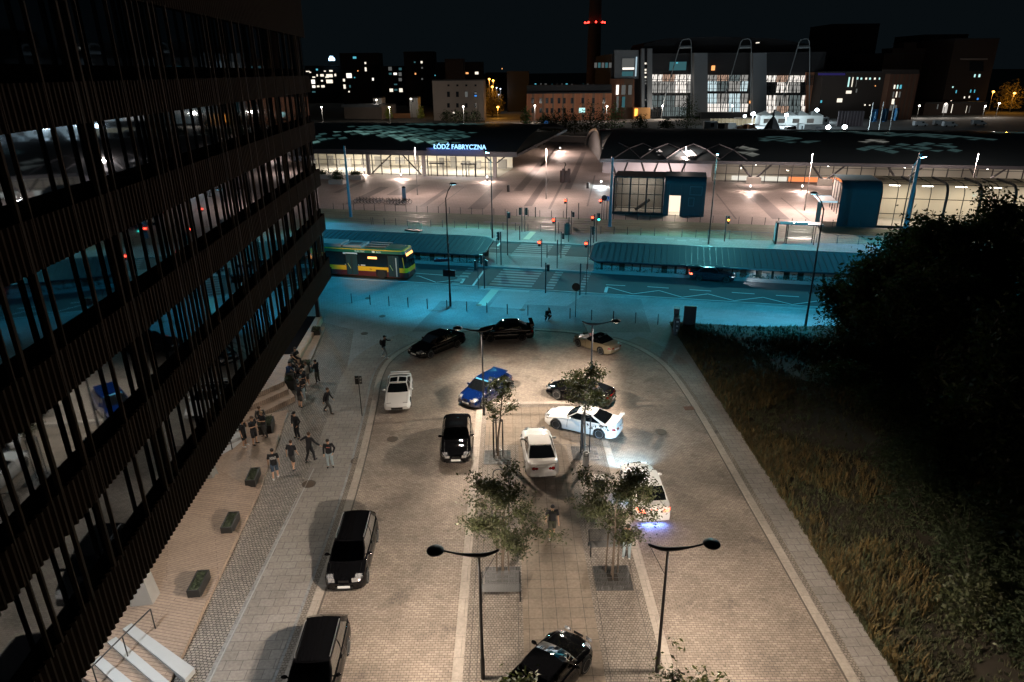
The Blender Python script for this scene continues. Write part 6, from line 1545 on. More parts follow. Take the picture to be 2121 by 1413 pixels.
tt = thing('information_totem', 'tall grey information totem with dark base at the end of the bicycle row', 'totem', G(838, 416, .06), RZ); MB().box((0, 0, 1.25), (.62, .22, 1.7)).build('display', M('totem_panel', (.20, .25, .32), .4), tt); MB().lathe([(.31, 0), (.31, .12), (.15, .3)], 16, (0, 0, 2.1), sy=.36).build('rounded_top', m_sigbox, tt); MB().box((0, 0, .2), (.7, .3, .4)).build('foot', m_sigbox, tt)
# potted shrubs in front of the hall
for i, (px, py, lb) in enumerate(((699, 381, 'boxed shrub on the plaza nearest the camera by the office block corner'), (699, 371, 'boxed shrub behind, close to the hall glass'), (737, 371, 'boxed shrub in front of the hall left of the first bollard light'), (668, 370, 'boxed shrub beside the office block corner'))):
    t = thing('boxed_shrub', lb, 'planter', G(px, py, .06), RZ, 'boxed shrubs on the plaza'); MB().box((0, 0, .4), (3.0, 1.4, .8)).build('box', M('pale_box', (.30, .28, .26), .7), t); cm = MB(); rg = random.Random(i)
    for _ in range(500): leaf(cm, Vector((rg.gauss(0, .6), rg.gauss(0, .35), .9 + abs(rg.gauss(0, .4)))), .14, rg)
    cm.build('shrub', m_leafB, t, recalc=False)
# dark sculpture on the plaza
sc = thing('sculpture', 'dark block sculpture with a bent figure on top in the middle of the plaza', 'sculpture', G(1170, 378, .06), RZ); rg = random.Random(2)
for i in range(4):
    MB().box((-.75 + i * .5, rg.uniform(-.2, .2), 1.1 + .2 * (i % 2)), (.46, .6, 2.2 + .4 * (i % 2)), rz=R(rg.uniform(-8, 8))).build('block', M('dark_brown_block', (.035, .02, .018), .6), sc)
MB().tube([(-.2, 0, 2.3), (-.1, 0, 2.9), (.1, 0, 3.3), (-.1, .1, 3.8)], [.10, .08, .14, .03], 7).build('figure', M('dark_bronze', (.05, .04, .035), .4), sc)
# ------------------------------------------------------------------ bus shelters with ribbed roofs
m_ribroof = M('ribbed_roof', (.05, .075, .09), .7, metal=0, spec=.2, noise=.12, nscale=.4); m_panel = M('frosted_panel', (.36, .37, .35), .6, noise=.35, nscale=.9)
def shelter(s0, s1, label):
    t = thing('bus_shelter', label, 'shelter', ST(s0, 70.4, .12), RZ, 'long low bus shelters on the island'); L_ = s1 - s0
    def plan(i, z, grow=0):                              # rounded ends
        pts = []; r = 1.3; w0, w1 = -.55 - grow, 4.75 + grow
        for cx_, cy_, a0 in ((L_ - r, w0 + r, -90), (L_ - r, w1 - r, 0), (r, w1 - r, 90), (r, w0 + r, 180)):
            for k in range(7): a = R(a0 + 90 * k / 6); pts.append((cx_ + (r + grow) * math.cos(a), cy_ + (r + grow) * math.sin(a)))
        return pts
    zt = lambda y: 1.30 + (y + .55) / 5.3 * .80
    P_ = plan(0, 0); n = len(P_); mb = MB(); mb.add([(x, y, zt(y) - .20) for x, y in P_] + [(x, y, zt(y)) for x, y in P_], [tuple(range(n, 2 * n)), tuple(range(n - 1, -1, -1))] + [(i, (i + 1) % n, n + (i + 1) % n, n + i) for i in range(n)])
    rf_ = mb.build('roof', m_ribroof, t); mb = MB(); k = .6
    while k < L_ - .4: mb.box((k, 2.1, zt(2.1) + .03), (.05, 4.9 if 1.3 < k < L_ - 1.3 else 3.6, .06), rx=math.atan(.8 / 5.3)); k += .62
    mb.build('roof_ribs', M('rib', (.03, .05, .065), .5), rf_)
    mb = MB(); mb.tube([(x, y, zt(y) - .08) for x, y in P_ + P_[:1]], .10, 6, cap=False); mb.build('roof_edge', M('roof_edge', (.02, .03, .04), .4), rf_)
    mb = MB(); x = .5
    rg = random.Random(int(s0))
    while x < L_ - 1.2:
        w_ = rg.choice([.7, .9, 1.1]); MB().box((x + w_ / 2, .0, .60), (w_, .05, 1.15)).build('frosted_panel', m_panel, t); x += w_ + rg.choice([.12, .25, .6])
    MB().box((L_ / 2, .12, .6), (L_ - 1.2, .05, 1.2)).build('back_panel', M('panel_backing', (.05, .07, .06), .7), t)  # dark backing behind the frosted panels
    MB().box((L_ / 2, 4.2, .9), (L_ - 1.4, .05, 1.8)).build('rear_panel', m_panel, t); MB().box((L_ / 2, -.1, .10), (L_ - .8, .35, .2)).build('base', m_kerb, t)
    cm = MB()
    for _ in range(int(L_ * 26)): leaf(cm, Vector((rg.uniform(.6, L_ - .8), -.12 + rg.uniform(-.1, .1), .2 + abs(rg.gauss(0, .28)))), .09, rg)
    cm.build('climbing_plants', m_leafB, t, recalc=False)
    return t
shelter(-78, -20.0, 'long low shelter with ribbed teal roof behind the bus, rounded end at the right')
shelter(-8.5, 62, 'long low shelter with ribbed teal roof right of the crossing, rounded end at the left')
# tram stop shelter
ts = thing('tram_stop', 'open tram stop shelter with black frame and white sign boards beside an advertising column', 'tram stop', ST(12.5, 87.2, .1), RZ)
for x in (.9, 4.0):
    for y in (0, 1.2): MB().box((x, y, 1.2), (.10, .10, 2.4)).build('frame_post', m_black, ts)
MB().box((2.3, .6, 2.45), (5.0, 1.7, .10)).build('roof', M('shelter_roof', (.12, .17, .19), .4), ts); MB().box((2.4, 1.2, .45), (3.1, .4, .06)).build('bench', m_black, ts); MB().box((2.45, 1.22, 1.4), (3.0, .02, 1.8)).build('back_glass', glass('shelter_glass', (.75, .8, .8), 1.4), ts)
for x in (.6, 2.3): MB().box((x, -.3, 2.62), (1.5, .06, .26)).build('sign_board', M('pale_sign', (.45, .55, .6), .5), ts)
ac = thing('advertising_column', 'pale blue lit advertising column at the left end of the tram stop', 'advertising column', ST(12.1, 87.3, .1), RZ); MB().box((0, 0, 1.3), (.22, 1.3, 2.6)).build('case', m_black, ac); MB().box((-.12, 0, 1.4), (.02, 1.15, 2.1)).build('poster', M('poster', (.30, .42, .48), .5, noise=.5, nscale=2), ac)
# ------------------------------------------------------------------ left station hall
m_roofdark = M('hall_roof', (.014, .022, .026), .55, metal=.2); m_fascia = M('hall_fascia', (.035, .035, .04), .5); m_mull = M('mullion', (.02, .02, .022), .5)
m_hallglass = glass('hall_glass', (.88, .88, .86), 1.3); m_cream = M('hall_wall', (.78, .72, .60), .8); m_hallfloor = M('hall_floor', (.30, .28, .25), .35)
def roofprofile(tab, n=22): return smooth_path([(0, a, b) for a, b in tab], max(2, n // (len(tab) - 1)))
def hall_roof(t, s0, s1, tab, name='roof'):
    pr_ = roofprofile(tab); mb = MB(); cols = 2; vs = []
    for p in pr_:
        for k in range(cols + 1): q = ST(s0 + (s1 - s0) * k / cols, p.y, p.z); vs.append(q)
    m_ = cols + 1
    for i in range(len(pr_) - 1):
        for k in range(cols): mb.f.append((i * m_ + k, i * m_ + k + 1, (i + 1) * m_ + k + 1, (i + 1) * m_ + k))
    mb.v = vs; o = mb.build(name, m_roofdark, t, world=True, smooth=True, recalc=False); return o, pr_
def prof_z(pr_, tt_):
    for a, b in zip(pr_[:-1], pr_[1:]):
        if a.y <= tt_ <= b.y: return a.z + (b.z - a.z) * (tt_ - a.y) / (b.y - a.y)
    return pr_[-1].z
def skylights(roof, pr_, s0, s1, t0, t1, cs, ct, seed, dens, mat, skew=0.0, name='skylight_pane', mod=None):
    rg = random.Random(seed); mb = MB(); i = 0; s = s0
    while s < s1:
        tt_ = t0; j = 0
        while tt_ < t1:
            f = math.sin(s * .19 + 1.7 * math.sin(tt_ * .23 + seed)) + math.sin(tt_ * .41 + s * .11 + seed) * .8 + rg.uniform(-.5, .5)
            if f > dens and rg.random() < .86 and (mod is None or mod(s, tt_)):
                c = (s + (cs / 2 if j % 2 else 0), tt_); up = rg.random() < .25
                P_ = [(c[0] - cs / 2 + skew, c[1]), (c[0], c[1] - ct), (c[0] + cs / 2 - skew, c[1]), (c[0], c[1] + ct)]
                if up: P_ = P_[:3]
                g_ = [ (c[0] + (x - c[0]) * .88, c[1] + (y - c[1]) * .88) for x, y in P_]
                mb.quad(*[ST(x, y, prof_z(pr_, min(max(y, pr_[0].y), pr_[-1].y)) + .12) for x, y in g_])
            tt_ += ct; j += 1
        s += cs
    tri = []
    for f in mb.f:
        v_ = [mb.v[i] for i in f]
        if len(v_) == 4 and rg.random() < .5: tri += [v_[:3], [v_[2], v_[3], v_[0]]] if rg.random() < .6 else [v_[:3]]
        else: tri.append(v_)
    tri.sort(key=lambda q: q[0].y); rest = MB()
    for k, q in enumerate(tri):
        if k < 70: MB().quad(*q).build(name, mat[rg.randrange(len(mat))] if isinstance(mat, list) else mat, roof, world=True, recalc=False)
        else: rest.quad(*q)
    if rest.f: o = rest.build(name + '_rest', mat[-1] if isinstance(mat, list) else mat, roof, world=True, recalc=False); o['kind'] = 'stuff'
hl_ = thing('station_hall', 'glass-fronted station hall with dark roof, lit skylights and glowing blue-white name letters', 'station', ST(-35.7, 136, 0), RZ)
LTAB = [(133.6, 5.35), (138, 6.3), (145, 7.3), (156, 8.0), (168, 8.1), (182, 7.2), (196, 5.0)]
lr, lpr = hall_roof(hl_, -120, -31.0, LTAB)
def skm(n_, c, e): return [M('%s_%d' % (n_, k), (.03, .06, .06), .15, emit=c, estr=e * q) for k, q in enumerate((1, .55, .28, .75))]
skylights(lr, lpr, -78, -44, 139.5, 168, 2.7, 1.3, 3, .25, skm('skylight', (.10, .26, .25), .26))
skylights(lr, lpr, -76, -44, 137.5, 150, 2.7, 1.3, 5, .5, skm('bright_sky', (.20, .42, .38), .5), name='bright_skylight')
mb = MB(); mb.prism([ST(-120, 133.5), ST(-31, 133.5), ST(-31, 134.0), ST(-120, 134.0)], 4.35, 5.33); mb.prism([ST(-31.4, 134.02), ST(-31, 134.02), ST(-31, 196), ST(-31.4, 196)], 4.35, 4.9); mb.build('fascia', m_fascia, hl_, world=True)
MB().prism([ST(-120, 134.02), ST(-31.45, 134.02), ST(-31.45, 190), ST(-120, 190)], 4.4, 4.6).build('ceiling', m_cream, hl_, world=True)
MB().prism([ST(-120, 151), ST(-36, 151), ST(-36, 151.4), ST(-120, 151.4)], .07, 4.39).build('back_wall', m_cream, hl_, world=True)
MB().sheet([ST(-120, 136.3), ST(-35.5, 136.3), ST(-35.5, 150.9), ST(-120, 150.9)], .075).build('floor', m_hallfloor, hl_, world=True)
MB().quad(ST(-120, 136.2, .1), ST(-35.6, 136.2, .1), ST(-35.6, 136.2, 4.35), ST(-120, 136.2, 4.35)).build('glass_front', m_hallglass, hl_, world=True, recalc=False)
mb = MB(); s = -118.0
while s < -35.5: mb.box(ST(s, 136.1, 2.2), (.16, .2, 4.3), rz=RZ); s += 2.05
for z in (.15, 2.9, 4.25): mb.prism([ST(-120, 136.0), ST(-35.6, 136.0), ST(-35.6, 136.15), ST(-120, 136.15)], z, z + .10)
mb.build('mullions', m_mull, hl_, world=True)
for s in (-63.3, -51.0, -76, -90, -35.9): MB().prism([ST(s - .32, 135.2), ST(s + .32, 135.2), ST(s + .32, 135.8), ST(s - .32, 135.8)], .06, 4.36).build('column', M('hall_column', (.16, .15, .15), .6), hl_, world=True)
for a, b in ((-62.6, -57.8), (-51.6, -55.6), (-36.5, -38.0), (-35.4, -33.6)): MB().tube([ST(a, 135.4, .3 if abs(a - b) > 2 else 3.0), ST(b, 135.4, 4.35)], .14, 6).build('brace', m_mull, hl_, world=True)
for s in (-48.3, -41.5):
    mb = MB()
    for k in (-1.3, 0, 1.3): mb.box(ST(s + k, 135.9, 1.3), (.14, .12, 2.5), rz=RZ)
    mb.box(ST(s, 135.8, 2.62), (3.2, .5, .3), rz=RZ); mb.build('doorway', m_mull, hl_, world=True)
mb = MB(); rg = random.Random(9)
for k in range(26): s = -112 + k * 3; mb.box(ST(s, rg.uniform(146, 150.6), rg.uniform(.8, 1.6)), (rg.uniform(.5, 2.2), .4, rg.uniform(1.2, 2.6)), rz=RZ)
mb.build('kiosks_inside', M('inner_grey', (.20, .19, .17), .7), hl_, world=True)
mb = MB()
for k in range(12): mb.box(ST(-112 + k * 6.6, 143, 4.34), (4.5, .5, .08), rz=RZ)
mb.build('ceiling_lights', emis('hall_light', (1, .93, .80), 9), hl_, world=True)
for s in (-72, -58, -44): lamp('AREA', ST(s, 142.5, 4.25) - hl_.location if False else (0, 0, 0), 2600, (1, .92, .80), None, size=9, sizey=5, name='hall_light', direction=(0, 0, -1)).location = ST(s, 142.5, 4.2)
m_letters = emis('blue_letters', (.30, .62, 1.0), 2.4)
A_ = onplane(898, 308, ST(-60, 133.3), ST(-30, 133.3)); B_ = onplane(1007, 310, ST(-60, 133.3), ST(-30, 133.3)); wl = (B_ - A_).length
tx = text_mesh('\u0141\u00d3D\u0179 FABRYCZNA', 1.0, m_letters, (0, 0, 0), (1, 0, 0), (0, 0, 1), name='name_letters', depth=.06, bold=.004)
xs_ = [v.co.x for v in tx.data.vertices]; w0 = max(xs_) - min(xs_); k_ = wl / w0; x0_ = min(xs_)
mt_ = Matrix.Translation(A_) @ Matrix.Rotation(RZ, 4, 'Z') @ Matrix.Scale(k_, 4) @ Matrix.Translation((-x0_, 0, 0)); tx.data.transform(parent_matrix(hl_).inverted() @ mt_); tx.parent = hl_
lamp('AREA', ST(-43.5, 132.9, 6.2), 450, (.08, .25, 1), None, size=11, sizey=1.2, name='letters_glow', direction=VS * 1 + Vector((0, 0, -.35)))
MB().prism([ST(-49.5, 133.40), ST(-37.5, 133.40), ST(-37.5, 133.46), ST(-49.5, 133.46)], 5.35, 5.9).build('letter_rail', m_mull, hl_, world=True)
# low walls of the passage
m_wallc = M('passage_wall', (.10, .09, .085), .8)
wl_ = thing('retaining_wall', 'low dark retaining wall with a bright coping at the far end of the passage', 'wall', ST(-32, 205, 0), RZ)
A_, B_, C_ = G(1122, 283), G(1133, 293), G(1228, 297); 
for a, b in ((A_, B_), (B_, C_)):
    n_ = Vector((-(b - a).y, (b - a).x, 0)).normalized() * .8; MB().prism([a, b, b + n_, a + n_], 0, 1.7).build('wall_run', m_wallc, wl_, world=True); MB().prism([a - n_ * .1, b - n_ * .1, b + n_ * 1.1, a + n_ * 1.1], 1.71, 1.9).build('coping', M('bright_coping', (.4, .37, .34), .5), wl_, world=True)
# ------------------------------------------------------------------ right station hall
hr = thing('station_hall', 'long dark vaulted station hall with an open arched end and few lit panels', 'station', ST(-16, 136, 0), RZ)
RTAB = [(133.8, 4.35), (137, 5.3), (142, 6.3), (150, 7.1), (160, 7.4), (175, 6.9), (188, 5.4), (196, 3.5)]
rr, rpr = hall_roof(hr, -14.8, 150, RTAB)
m_sk = skm('dim_sky', (.10, .20, .20), .26)
skylights(rr, rpr, 16, 140, 139, 166, 3.0, 1.25, 8, .8, m_sk); skylights(rr, rpr, 10, 140, 136.5, 150, 3.0, 1.25, 12, 1.35, skm('warm_sky', (.26, .26, .23), .5), name='bright_skylight')
mb = MB()
for (px, py) in ((1425, 305), (1421, 323), (1430, 322), (1412, 324), (1345, 319), (1365, 320)):
    c = G(px, py, 5.0); mb.quad(c + US * -1.2, c + VS * -1.0 + Vector((0, 0, .0)), c + US * 1.2, c + VS * 1.6 + Vector((0, 0, .8)))
mb.build('lit_roof_panes', M('warm_pane', (.3, .28, .27), .4, emit=(.8, .72, .68), estr=.6), rr, world=True, recalc=False)
mb = MB(); s = -12.0
while s < 12: mb.tube([ST(s, 134.2, 4.55), ST(s + 2.4, 138.5, 5.85), ST(s + 4.8, 142, 6.5)], .10, 4); mb.tube([ST(s + 4.8, 134.2, 4.55), ST(s + 2.4, 138.5, 5.85), ST(s, 142, 6.5)], .10, 4); s += 4.8
mb.build('lattice', M('lattice_grey', (.05, .05, .055), .5), rr, world=True)
mb = MB(); mb.prism([ST(-14.8, 133.7), ST(150, 133.7), ST(150, 134.1), ST(-14.8, 134.1)], 3.75, 4.33); mb.build('fascia', m_fascia, hr, world=True)
AA, AB = G(1213, 302), G(1250, 352)
arch = smooth_path([onplane(x, y, AA, AB) for x, y in ((1213, 302), (1214.5, 290), (1220, 277), (1228, 269.5), (1237, 269), (1242, 279), (1245.5, 300), (1248, 325), (1250, 352))], 3)
for q in arch: q.z = max(q.z, 0)
mb = MB(); mb.tube(arch, .32, 8); mb.build('arch_rim', M('arch_rim', (.08, .075, .07), .4), hr, world=True, smooth=True)
vs = []; na = len(arch)
for q in arch: vs += [Vector((q.x, q.y, 0)) + US * .5, q + US * .5]
mb = MB(); mb.add(vs, [(2 * k, 2 * k + 2, 2 * k + 3, 2 * k + 1) for k in range(na - 1)]); mb.build('end_wall', M('end_wall', (.03, .028, .028), .7), hr, world=True, recalc=False)
mb = MB(); vs = []
for k, q in enumerate(arch): t_ = 196 - (196 - 134.2) * k / (na - 1); vs += [q, ST(-14.5, t_, prof_z(rpr, t_) - .02)]
mb.add(vs, [(2 * k, 2 * k + 2, 2 * k + 3, 2 * k + 1) for k in range(na - 1)]); mb.build('end_vault', m_roofdark, hr, world=True, recalc=False)
MB().prism([ST(-15.5, 146), ST(6.3, 143), ST(6.3, 143.4), ST(-15.5, 146.4)], .06, 4.0).build('pale_wall', M('pale_mauve_wall', (.42, .37, .38), .8), hr, world=True)
MB().prism([ST(6.4, 138.2), ST(150, 138.2), ST(150, 139.2), ST(6.4, 139.2)], -.5, .05).build('plinth', m_conc, hr, world=True)
MB().quad(ST(6.4, 138, .1), ST(150, 138, .1), ST(150, 138, 3.8), ST(6.4, 138, 3.8)).build('glass_front', m_hallglass, hr, world=True, recalc=False)
mb = MB(); s = 6.4
while s < 140: mb.box(ST(s, 137.9, 1.95), (.14, .2, 3.8), rz=RZ); s += 2.35
for z in (.1, 1.5, 2.9): mb.prism([ST(6.4, 137.8), ST(150, 137.8), ST(150, 137.92), ST(6.4, 137.92)], z, z + .09)
mb.build('mullions', m_mull, hr, world=True)
MB().prism([ST(6.4, 150), ST(150, 150), ST(150, 150.4), ST(6.4, 150.4)], .06, 4.4).build('back_wall', M('grey_inner_wall', (.34, .31, .28), .8), hr, world=True)
MB().sheet([ST(6.4, 139.3), ST(150, 139.3), ST(150, 149.9), ST(6.4, 149.9)], .07).build('floor', m_hallfloor, hr, world=True)
MB().prism([ST(6.4, 138.3), ST(150, 138.3), ST(150, 149.9), ST(6.4, 149.9)], 3.9, 4.1).build('ceiling', M('ceiling_grey', (.2, .19, .18), .8), hr, world=True)
MB().prism([ST(10, 139.6), ST(20, 139.6), ST(20, 139.7), ST(10, 139.7)], .12, .95).build('lit_strip', emis('pale_strip', (.9, .85, .75), 1.1), hr, world=True)
MB().prism([ST(20.3, 139.6), ST(30, 139.6), ST(30, 139.7), ST(20.3, 139.7)], .12, .95).build('orange_strip', emis('orange_strip', (1, .28, .10), 1.4), hr, world=True)
MB().prism([ST(30.3, 139.6), ST(36, 139.6), ST(36, 139.7), ST(30.3, 139.7)], .12, .95).build('lit_strip', MATS['pale_strip'], hr, world=True)
for s in (14, 30, 46, 62, 80): lamp('AREA', (0, 0, 0), 700, (1, .88, .74), None, size=8, sizey=4, name='hall_light', direction=(0, 0, -1)).location = ST(s, 144, 3.8)
lamp('AREA', (0, 0, 0), 1600, (1, .84, .80), None, size=12, sizey=2, name='canopy_light', direction=(0, .3, -1)).location = ST(-5, 139, 4.1)
def vsup(s, small=False):
    mb = MB()
    for d in (-1, 1): mb.tube([ST(s + d * .4, 136.2, 1.1 if not small else .3), ST(s + d * (2.9 if not small else 1.6), 134.6, 3.9)], [.22, .16], 6)
    mb.build('v_strut', m_mull, hr, world=True)
    if not small:
        MB().prism([ST(s - 1.3, 135.4), ST(s + 1.3, 135.4), ST(s + 1.0, 137.0), ST(s - 1.0, 137.0)], .06, 1.25).build('concrete_foot', m_conc, hr, world=True)
        MB().lathe([(.16, 0), (.12, .05)], 12, ST(s, 134.9, 3.6)).build('spotlight', emis('spot_white', (1, .95, .9), 25), hr, world=True)
        lamp('SPOT', (0, 0, 0), 1200, PINK, None, size=.15, spot=R(120), blend=.6, name='canopy_spot', direction=(0, 0, -1)).location = ST(s, 135, 3.45)
for px in (1560, 1703, 1850, 2003):
    a = G(px, 382); vsup(a.dot(US))
for px in (1284, 1400, 1345): vsup(G(px, 372).dot(US), True)
# ------------------------------------------------------------------ glazed lift kiosk
m_tealpanel = M('teal_metal_panel', (.025, .065, .085), .5, metal=.1, noise=.15, nscale=.8); m_kglass = glass('kiosk_glass', (.72, .74, .74), 1.4)
kk = thing('lift_kiosk', 'box kiosk on the plaza, half glazed, half teal metal with a bright doorway', 'kiosk', ST(-9.1, 102.4, .06), RZ)
KX, KH, KD = 13.1, 5.55, 6.0
def kbox(x0, x1, y0, y1, z0, z1, mat, name, parent=kk): return MB().box(((x0 + x1) / 2, (y0 + y1) / 2, (z0 + z1) / 2), (x1 - x0, y1 - y0, z1 - z0)).build(name, mat, parent)
kbox(0, 7.2, .1, .14, .35, 5.3, m_kglass, 'glass_wall'); kbox(.1, .14, .2, KD, .35, 5.3, m_kglass, 'side_glass'); kbox(0, 7.3, 0, KD, 5.32, 5.5, m_mull, 'glazed_roof'); kbox(-.1, 7.3, -.05, KD, 0, .34, m_mull, 'plinth')
mb = MB()
for k in range(7): mb.box((.05 + k * 1.18, .03, 2.8), (.10 if k % 2 else .22, .14, 5.0))
for z in (1.0, 3.0, 4.4): mb.box((3.6, .03, z), (7.2, .12, .10))
mb.build('mullions', m_mull, kk); kbox(.2, 7.1, 4.2, 4.3, .35, 5.2, M('kiosk_inner', (.30, .27, .24), .8), 'inner_wall'); kbox(.2, 7.1, .2, 4.2, .34, .38, m_hallfloor, 'floor')
MB().tube([(3.2, 1.2, .5), (5.2, 1.6, 2.0)], .25, 6).build('escalator', M('esc', (.08, .07, .07), .5), kk)
kbox(7.3, 8.05, 0, KD, 0, 4.6, m_tealpanel, 'metal_wall'); kbox(9.7, KX, 0, KD, 0, 4.6, m_tealpanel, 'metal_wall'); kbox(8.06, 9.69, .01, KD - .01, 2.95, 4.6, m_tealpanel, 'lintel_wall')
mb = MB(); pr_ = [(0, 4.61)] + [(0 + 1.0 - 1.0 * math.cos(R(90) * k / 6), 4.61 + .95 * math.sin(R(90) * k / 6)) for k in range(1, 7)] + [(KD, 5.56), (KD, 4.61)]
n = len(pr_); mb.add([(7.3, y, z) for y, z in pr_] + [(KX, y, z) for y, z in pr_], [tuple(range(n)), tuple(range(2 * n - 1, n - 1, -1))] + [(i, n + i, n + (i + 1) % n, (i + 1) % n) for i in range(n)]); mb.build('curved_roof', m_tealpanel, kk)
kbox(8.06, 9.69, 3.0, 3.1, .05, 2.94, emis('lit_lobby', (1, .83, .62), 1.3), 'lobby_wall'); kbox(8.06, 9.69, .2, 3.0, .02, .05, m_hallfloor, 'lobby_floor')
mb = MB(); 
for x in (8.7, 10.0, 11.3, 12.5): mb.box((x, -.01, 3.8 if x < 9.6 else 2.3), (.03, .02, 1.5 if x < 9.6 else 4.5))
mb.box((10.2, -.01, 3.0), (5.6, .02, .03)); mb.build('panel_seams', M('seam', (.012, .03, .045), .5), kk)
mb = MB()
for x0, x1, z0, z1 in ((10.9, 12.6, 3.1, 4.3), (10.8, 11.6, 1.5, 2.7)):
    for a, b, c, d in ((x0, x1, z0, z0 + .05), (x0, x1, z1 - .05, z1), (x0, x0 + .05, z0, z1), (x1 - .05, x1, z0, z1)): mb.box(((a + b) / 2, -.02, (c + d) / 2), (b - a, .02, d - c))
mb.build('notice_frames', M('notice', (.10, .22, .28), .5), kk)
lamp('AREA', (8.9, 1.5, 2.9), 420, (1, .85, .66), kk, size=1.2, sizey=2, name='lobby_light', direction=(0, -.25, -1)); lamp('AREA', (3.6, 2.2, 5.2), 350, (1, .84, .70), kk, size=5, sizey=2, name='kiosk_light', direction=(0, 0, -1))
# ------------------------------------------------------------------ curved glass entrance pavilion
pv = thing('entrance_pavilion', 'long glass pavilion with curved dark ribs and warm interior beside the tram tracks', 'pavilion', ST(21.3, 99.4, .06), RZ)
PH, PD, PL = 5.9, 6.6, 46
def parc(y0=0, inset=0.0):
    r = 1.5; return [(inset, 0), (inset, PH - r)] + [(inset + r - (r) * math.cos(R(90) * k / 6), PH - r - inset + r * math.sin(R(90) * k / 6)) for k in range(1, 7)] + [(PD, PH - inset)]
def pshell(x0, x1, mat, name, inset=0.0):
    pr_ = parc(0, inset); n = len(pr_); vs = [(x0, y, z) for y, z in pr_] + [(x1, y, z) for y, z in pr_]; return MB().add(vs, [(i, n + i, n + i + 1, i + 1) for i in range(n - 1)]).build(name, mat, pv, smooth=True, recalc=False)
pshell(0, 4.9, m_tealpanel, 'teal_end_shell', -.05); pshell(4.9, PL, m_kglass, 'glass_shell')
k = 0; x = 4.9
while x < PL: 
    MB().tube([(x, y, z) for y, z in parc(0, .05 if k % 2 else .1)], .05 if k % 2 else .17, 6).build('rib', m_mull, pv, smooth=True); x += 1.95; k += 1
mb = MB()
for z in (1.9, 3.9): mb.tube([(4.9, .0, z), (PL, .0, z)], .05, 5)
for y, z in (parc()[5], (3.5, PH)): mb.tube([(4.9, y, z), (PL, y, z)], .05, 5)
mb.tube([(4.9, 0, .15), (PL, 0, .15)], .16, 6); mb.build('rails', m_mull, pv)
MB().box((PL / 2 + 2.4, PD, PH / 2), (PL - 5, .1, PH)).build('rear_wall', M('pav_wall', (.50, .44, .36), .8), pv); MB().box((PL / 2 + 2.4, PD / 2, .04), (PL - 5, PD - .3, .06)).build('floor', m_hallfloor, pv)
mb = MB()
for k in range(10): mb.box((7 + k * 4, 2.6, 5.2), (1.3, .12, .08))
mb.build('tube_lights', emis('tube_light', (1, .9, .75), 16), pv)
for k in range(5): lamp('AREA', (9 + k * 8.5, 3.2, 5.1), 700, (1, .86, .66), pv, size=6, sizey=2, name='pavilion_light', direction=(0, 0, -1))
mb = MB(); 
for k in range(4): mb.box((0.02 , 1.2 + k * 1.6, PH / 2 + .6), (.08, .10, PH - 1.6))
mb.box((.02, PD / 2 + .2, PH - .4), (.08, PD - 1.4, .12)); mb.box((.02, PD / 2, 3.0), (.08, PD - .6, .12)); mb.build('end_frame', m_mull, pv); MB().box((.06, PD / 2 + .4, 4.3), (.03, PD - 1.6, 2.4)).build('end_glass', M('pale_end_glass', (.35, .31, .28), .4), pv)
MB().box((-1.2, 3.4, 3.0), (2.4, 4.6, .12)).build('canopy', M('pale_canopy', (.14, .15, .16), .5), pv); mb = MB(); mb.box((-1.2, 1.12, 3.02), (2.3, .06, .22)); mb.box((-1.2, 5.7, 3.02), (2.3, .06, .22)); mb.build('canopy_light_strip', emis('cool_strip', (.55, .85, 1), .8), pv)
MB().box((-2.2, 1.3, 1.5), (.6, .12, 3.0)).build('door_side_panel', M('side_panel', (.30, .28, .26), .6), pv)

for (a, nm) in ((ST(-30.6, 150, 4.6), 'near'), (ST(-30.6, 176, 4.6), 'far')):  # unseen fill lights added to brighten the passage between the halls
    t = thing('passage_fill_light', '%s unseen fill light added on the passage side of the left station hall' % nm, 'light', a); MB().box((.1, 0, 0), (.3, .5, .15)).build('housing', m_mull, t); lamp('SPOT', (.3, 0, -.1), 5200, PINK, t, size=.15, spot=R(160), blend=.4, direction=(.55, 0, -1))
# ------------------------------------------------------------------ far side: buildings
def AT(px, dist, z=0.0):
    d = FW + RT * ((px - 1060.5) / CAM_F) + DN * ((147 - 706.5) / CAM_F); t = dist / d.y
    return Vector((d.x * t, dist, z))
m_brick = paving('far_brick', (.46, .18, .09), (.38, .145, .075), (.22, .14, .10), .8, .3, .04, 0, .15, .05, rough=.85)
m_brickdark = paving('far_brick_dark', (.15, .058, .03), (.12, .045, .025), (.10, .06, .04), .8, .3, .04, 0, .15, .05, rough=.85)
m_plaster = M('far_plaster', (.20, .16, .135), .85, noise=.15, nscale=.15); m_farconc = M('far_concrete', (.13, .14, .15), .8, noise=.2, nscale=.1)
m_dim = M('dark_block', (.022, .022, .024), .9); m_brown = M('brown_brick', (.030, .018, .013), .9, noise=.2, nscale=.1); m_farroof = M('far_roof', (.02, .02, .022), .8)
m_wdark = M('dark_pane', (.012, .014, .018), .25); 
WL = {'w': emis('win_white', (1, .90, .74), 1.2), 'W': emis('win_bright', (1, .93, .84), 1.5), 'o': emis('win_orange', (1, .42, .14), 1.4), 't': emis('win_teal', (.12, .60, .75), .8), 'T': emis('win_teal_dim', (.10, .30, .34), .35),
      'd': m_wdark, 'D': emis('win_dim', (.45, .46, .44), .22), 'b': emis('win_blue', (.05, .30, .9), 1.0), 'c': emis('win_cyanwhite', (.55, .95, .9), 1.1), 'v': emis('violet_glow', (.05, .04, .22), .35)}
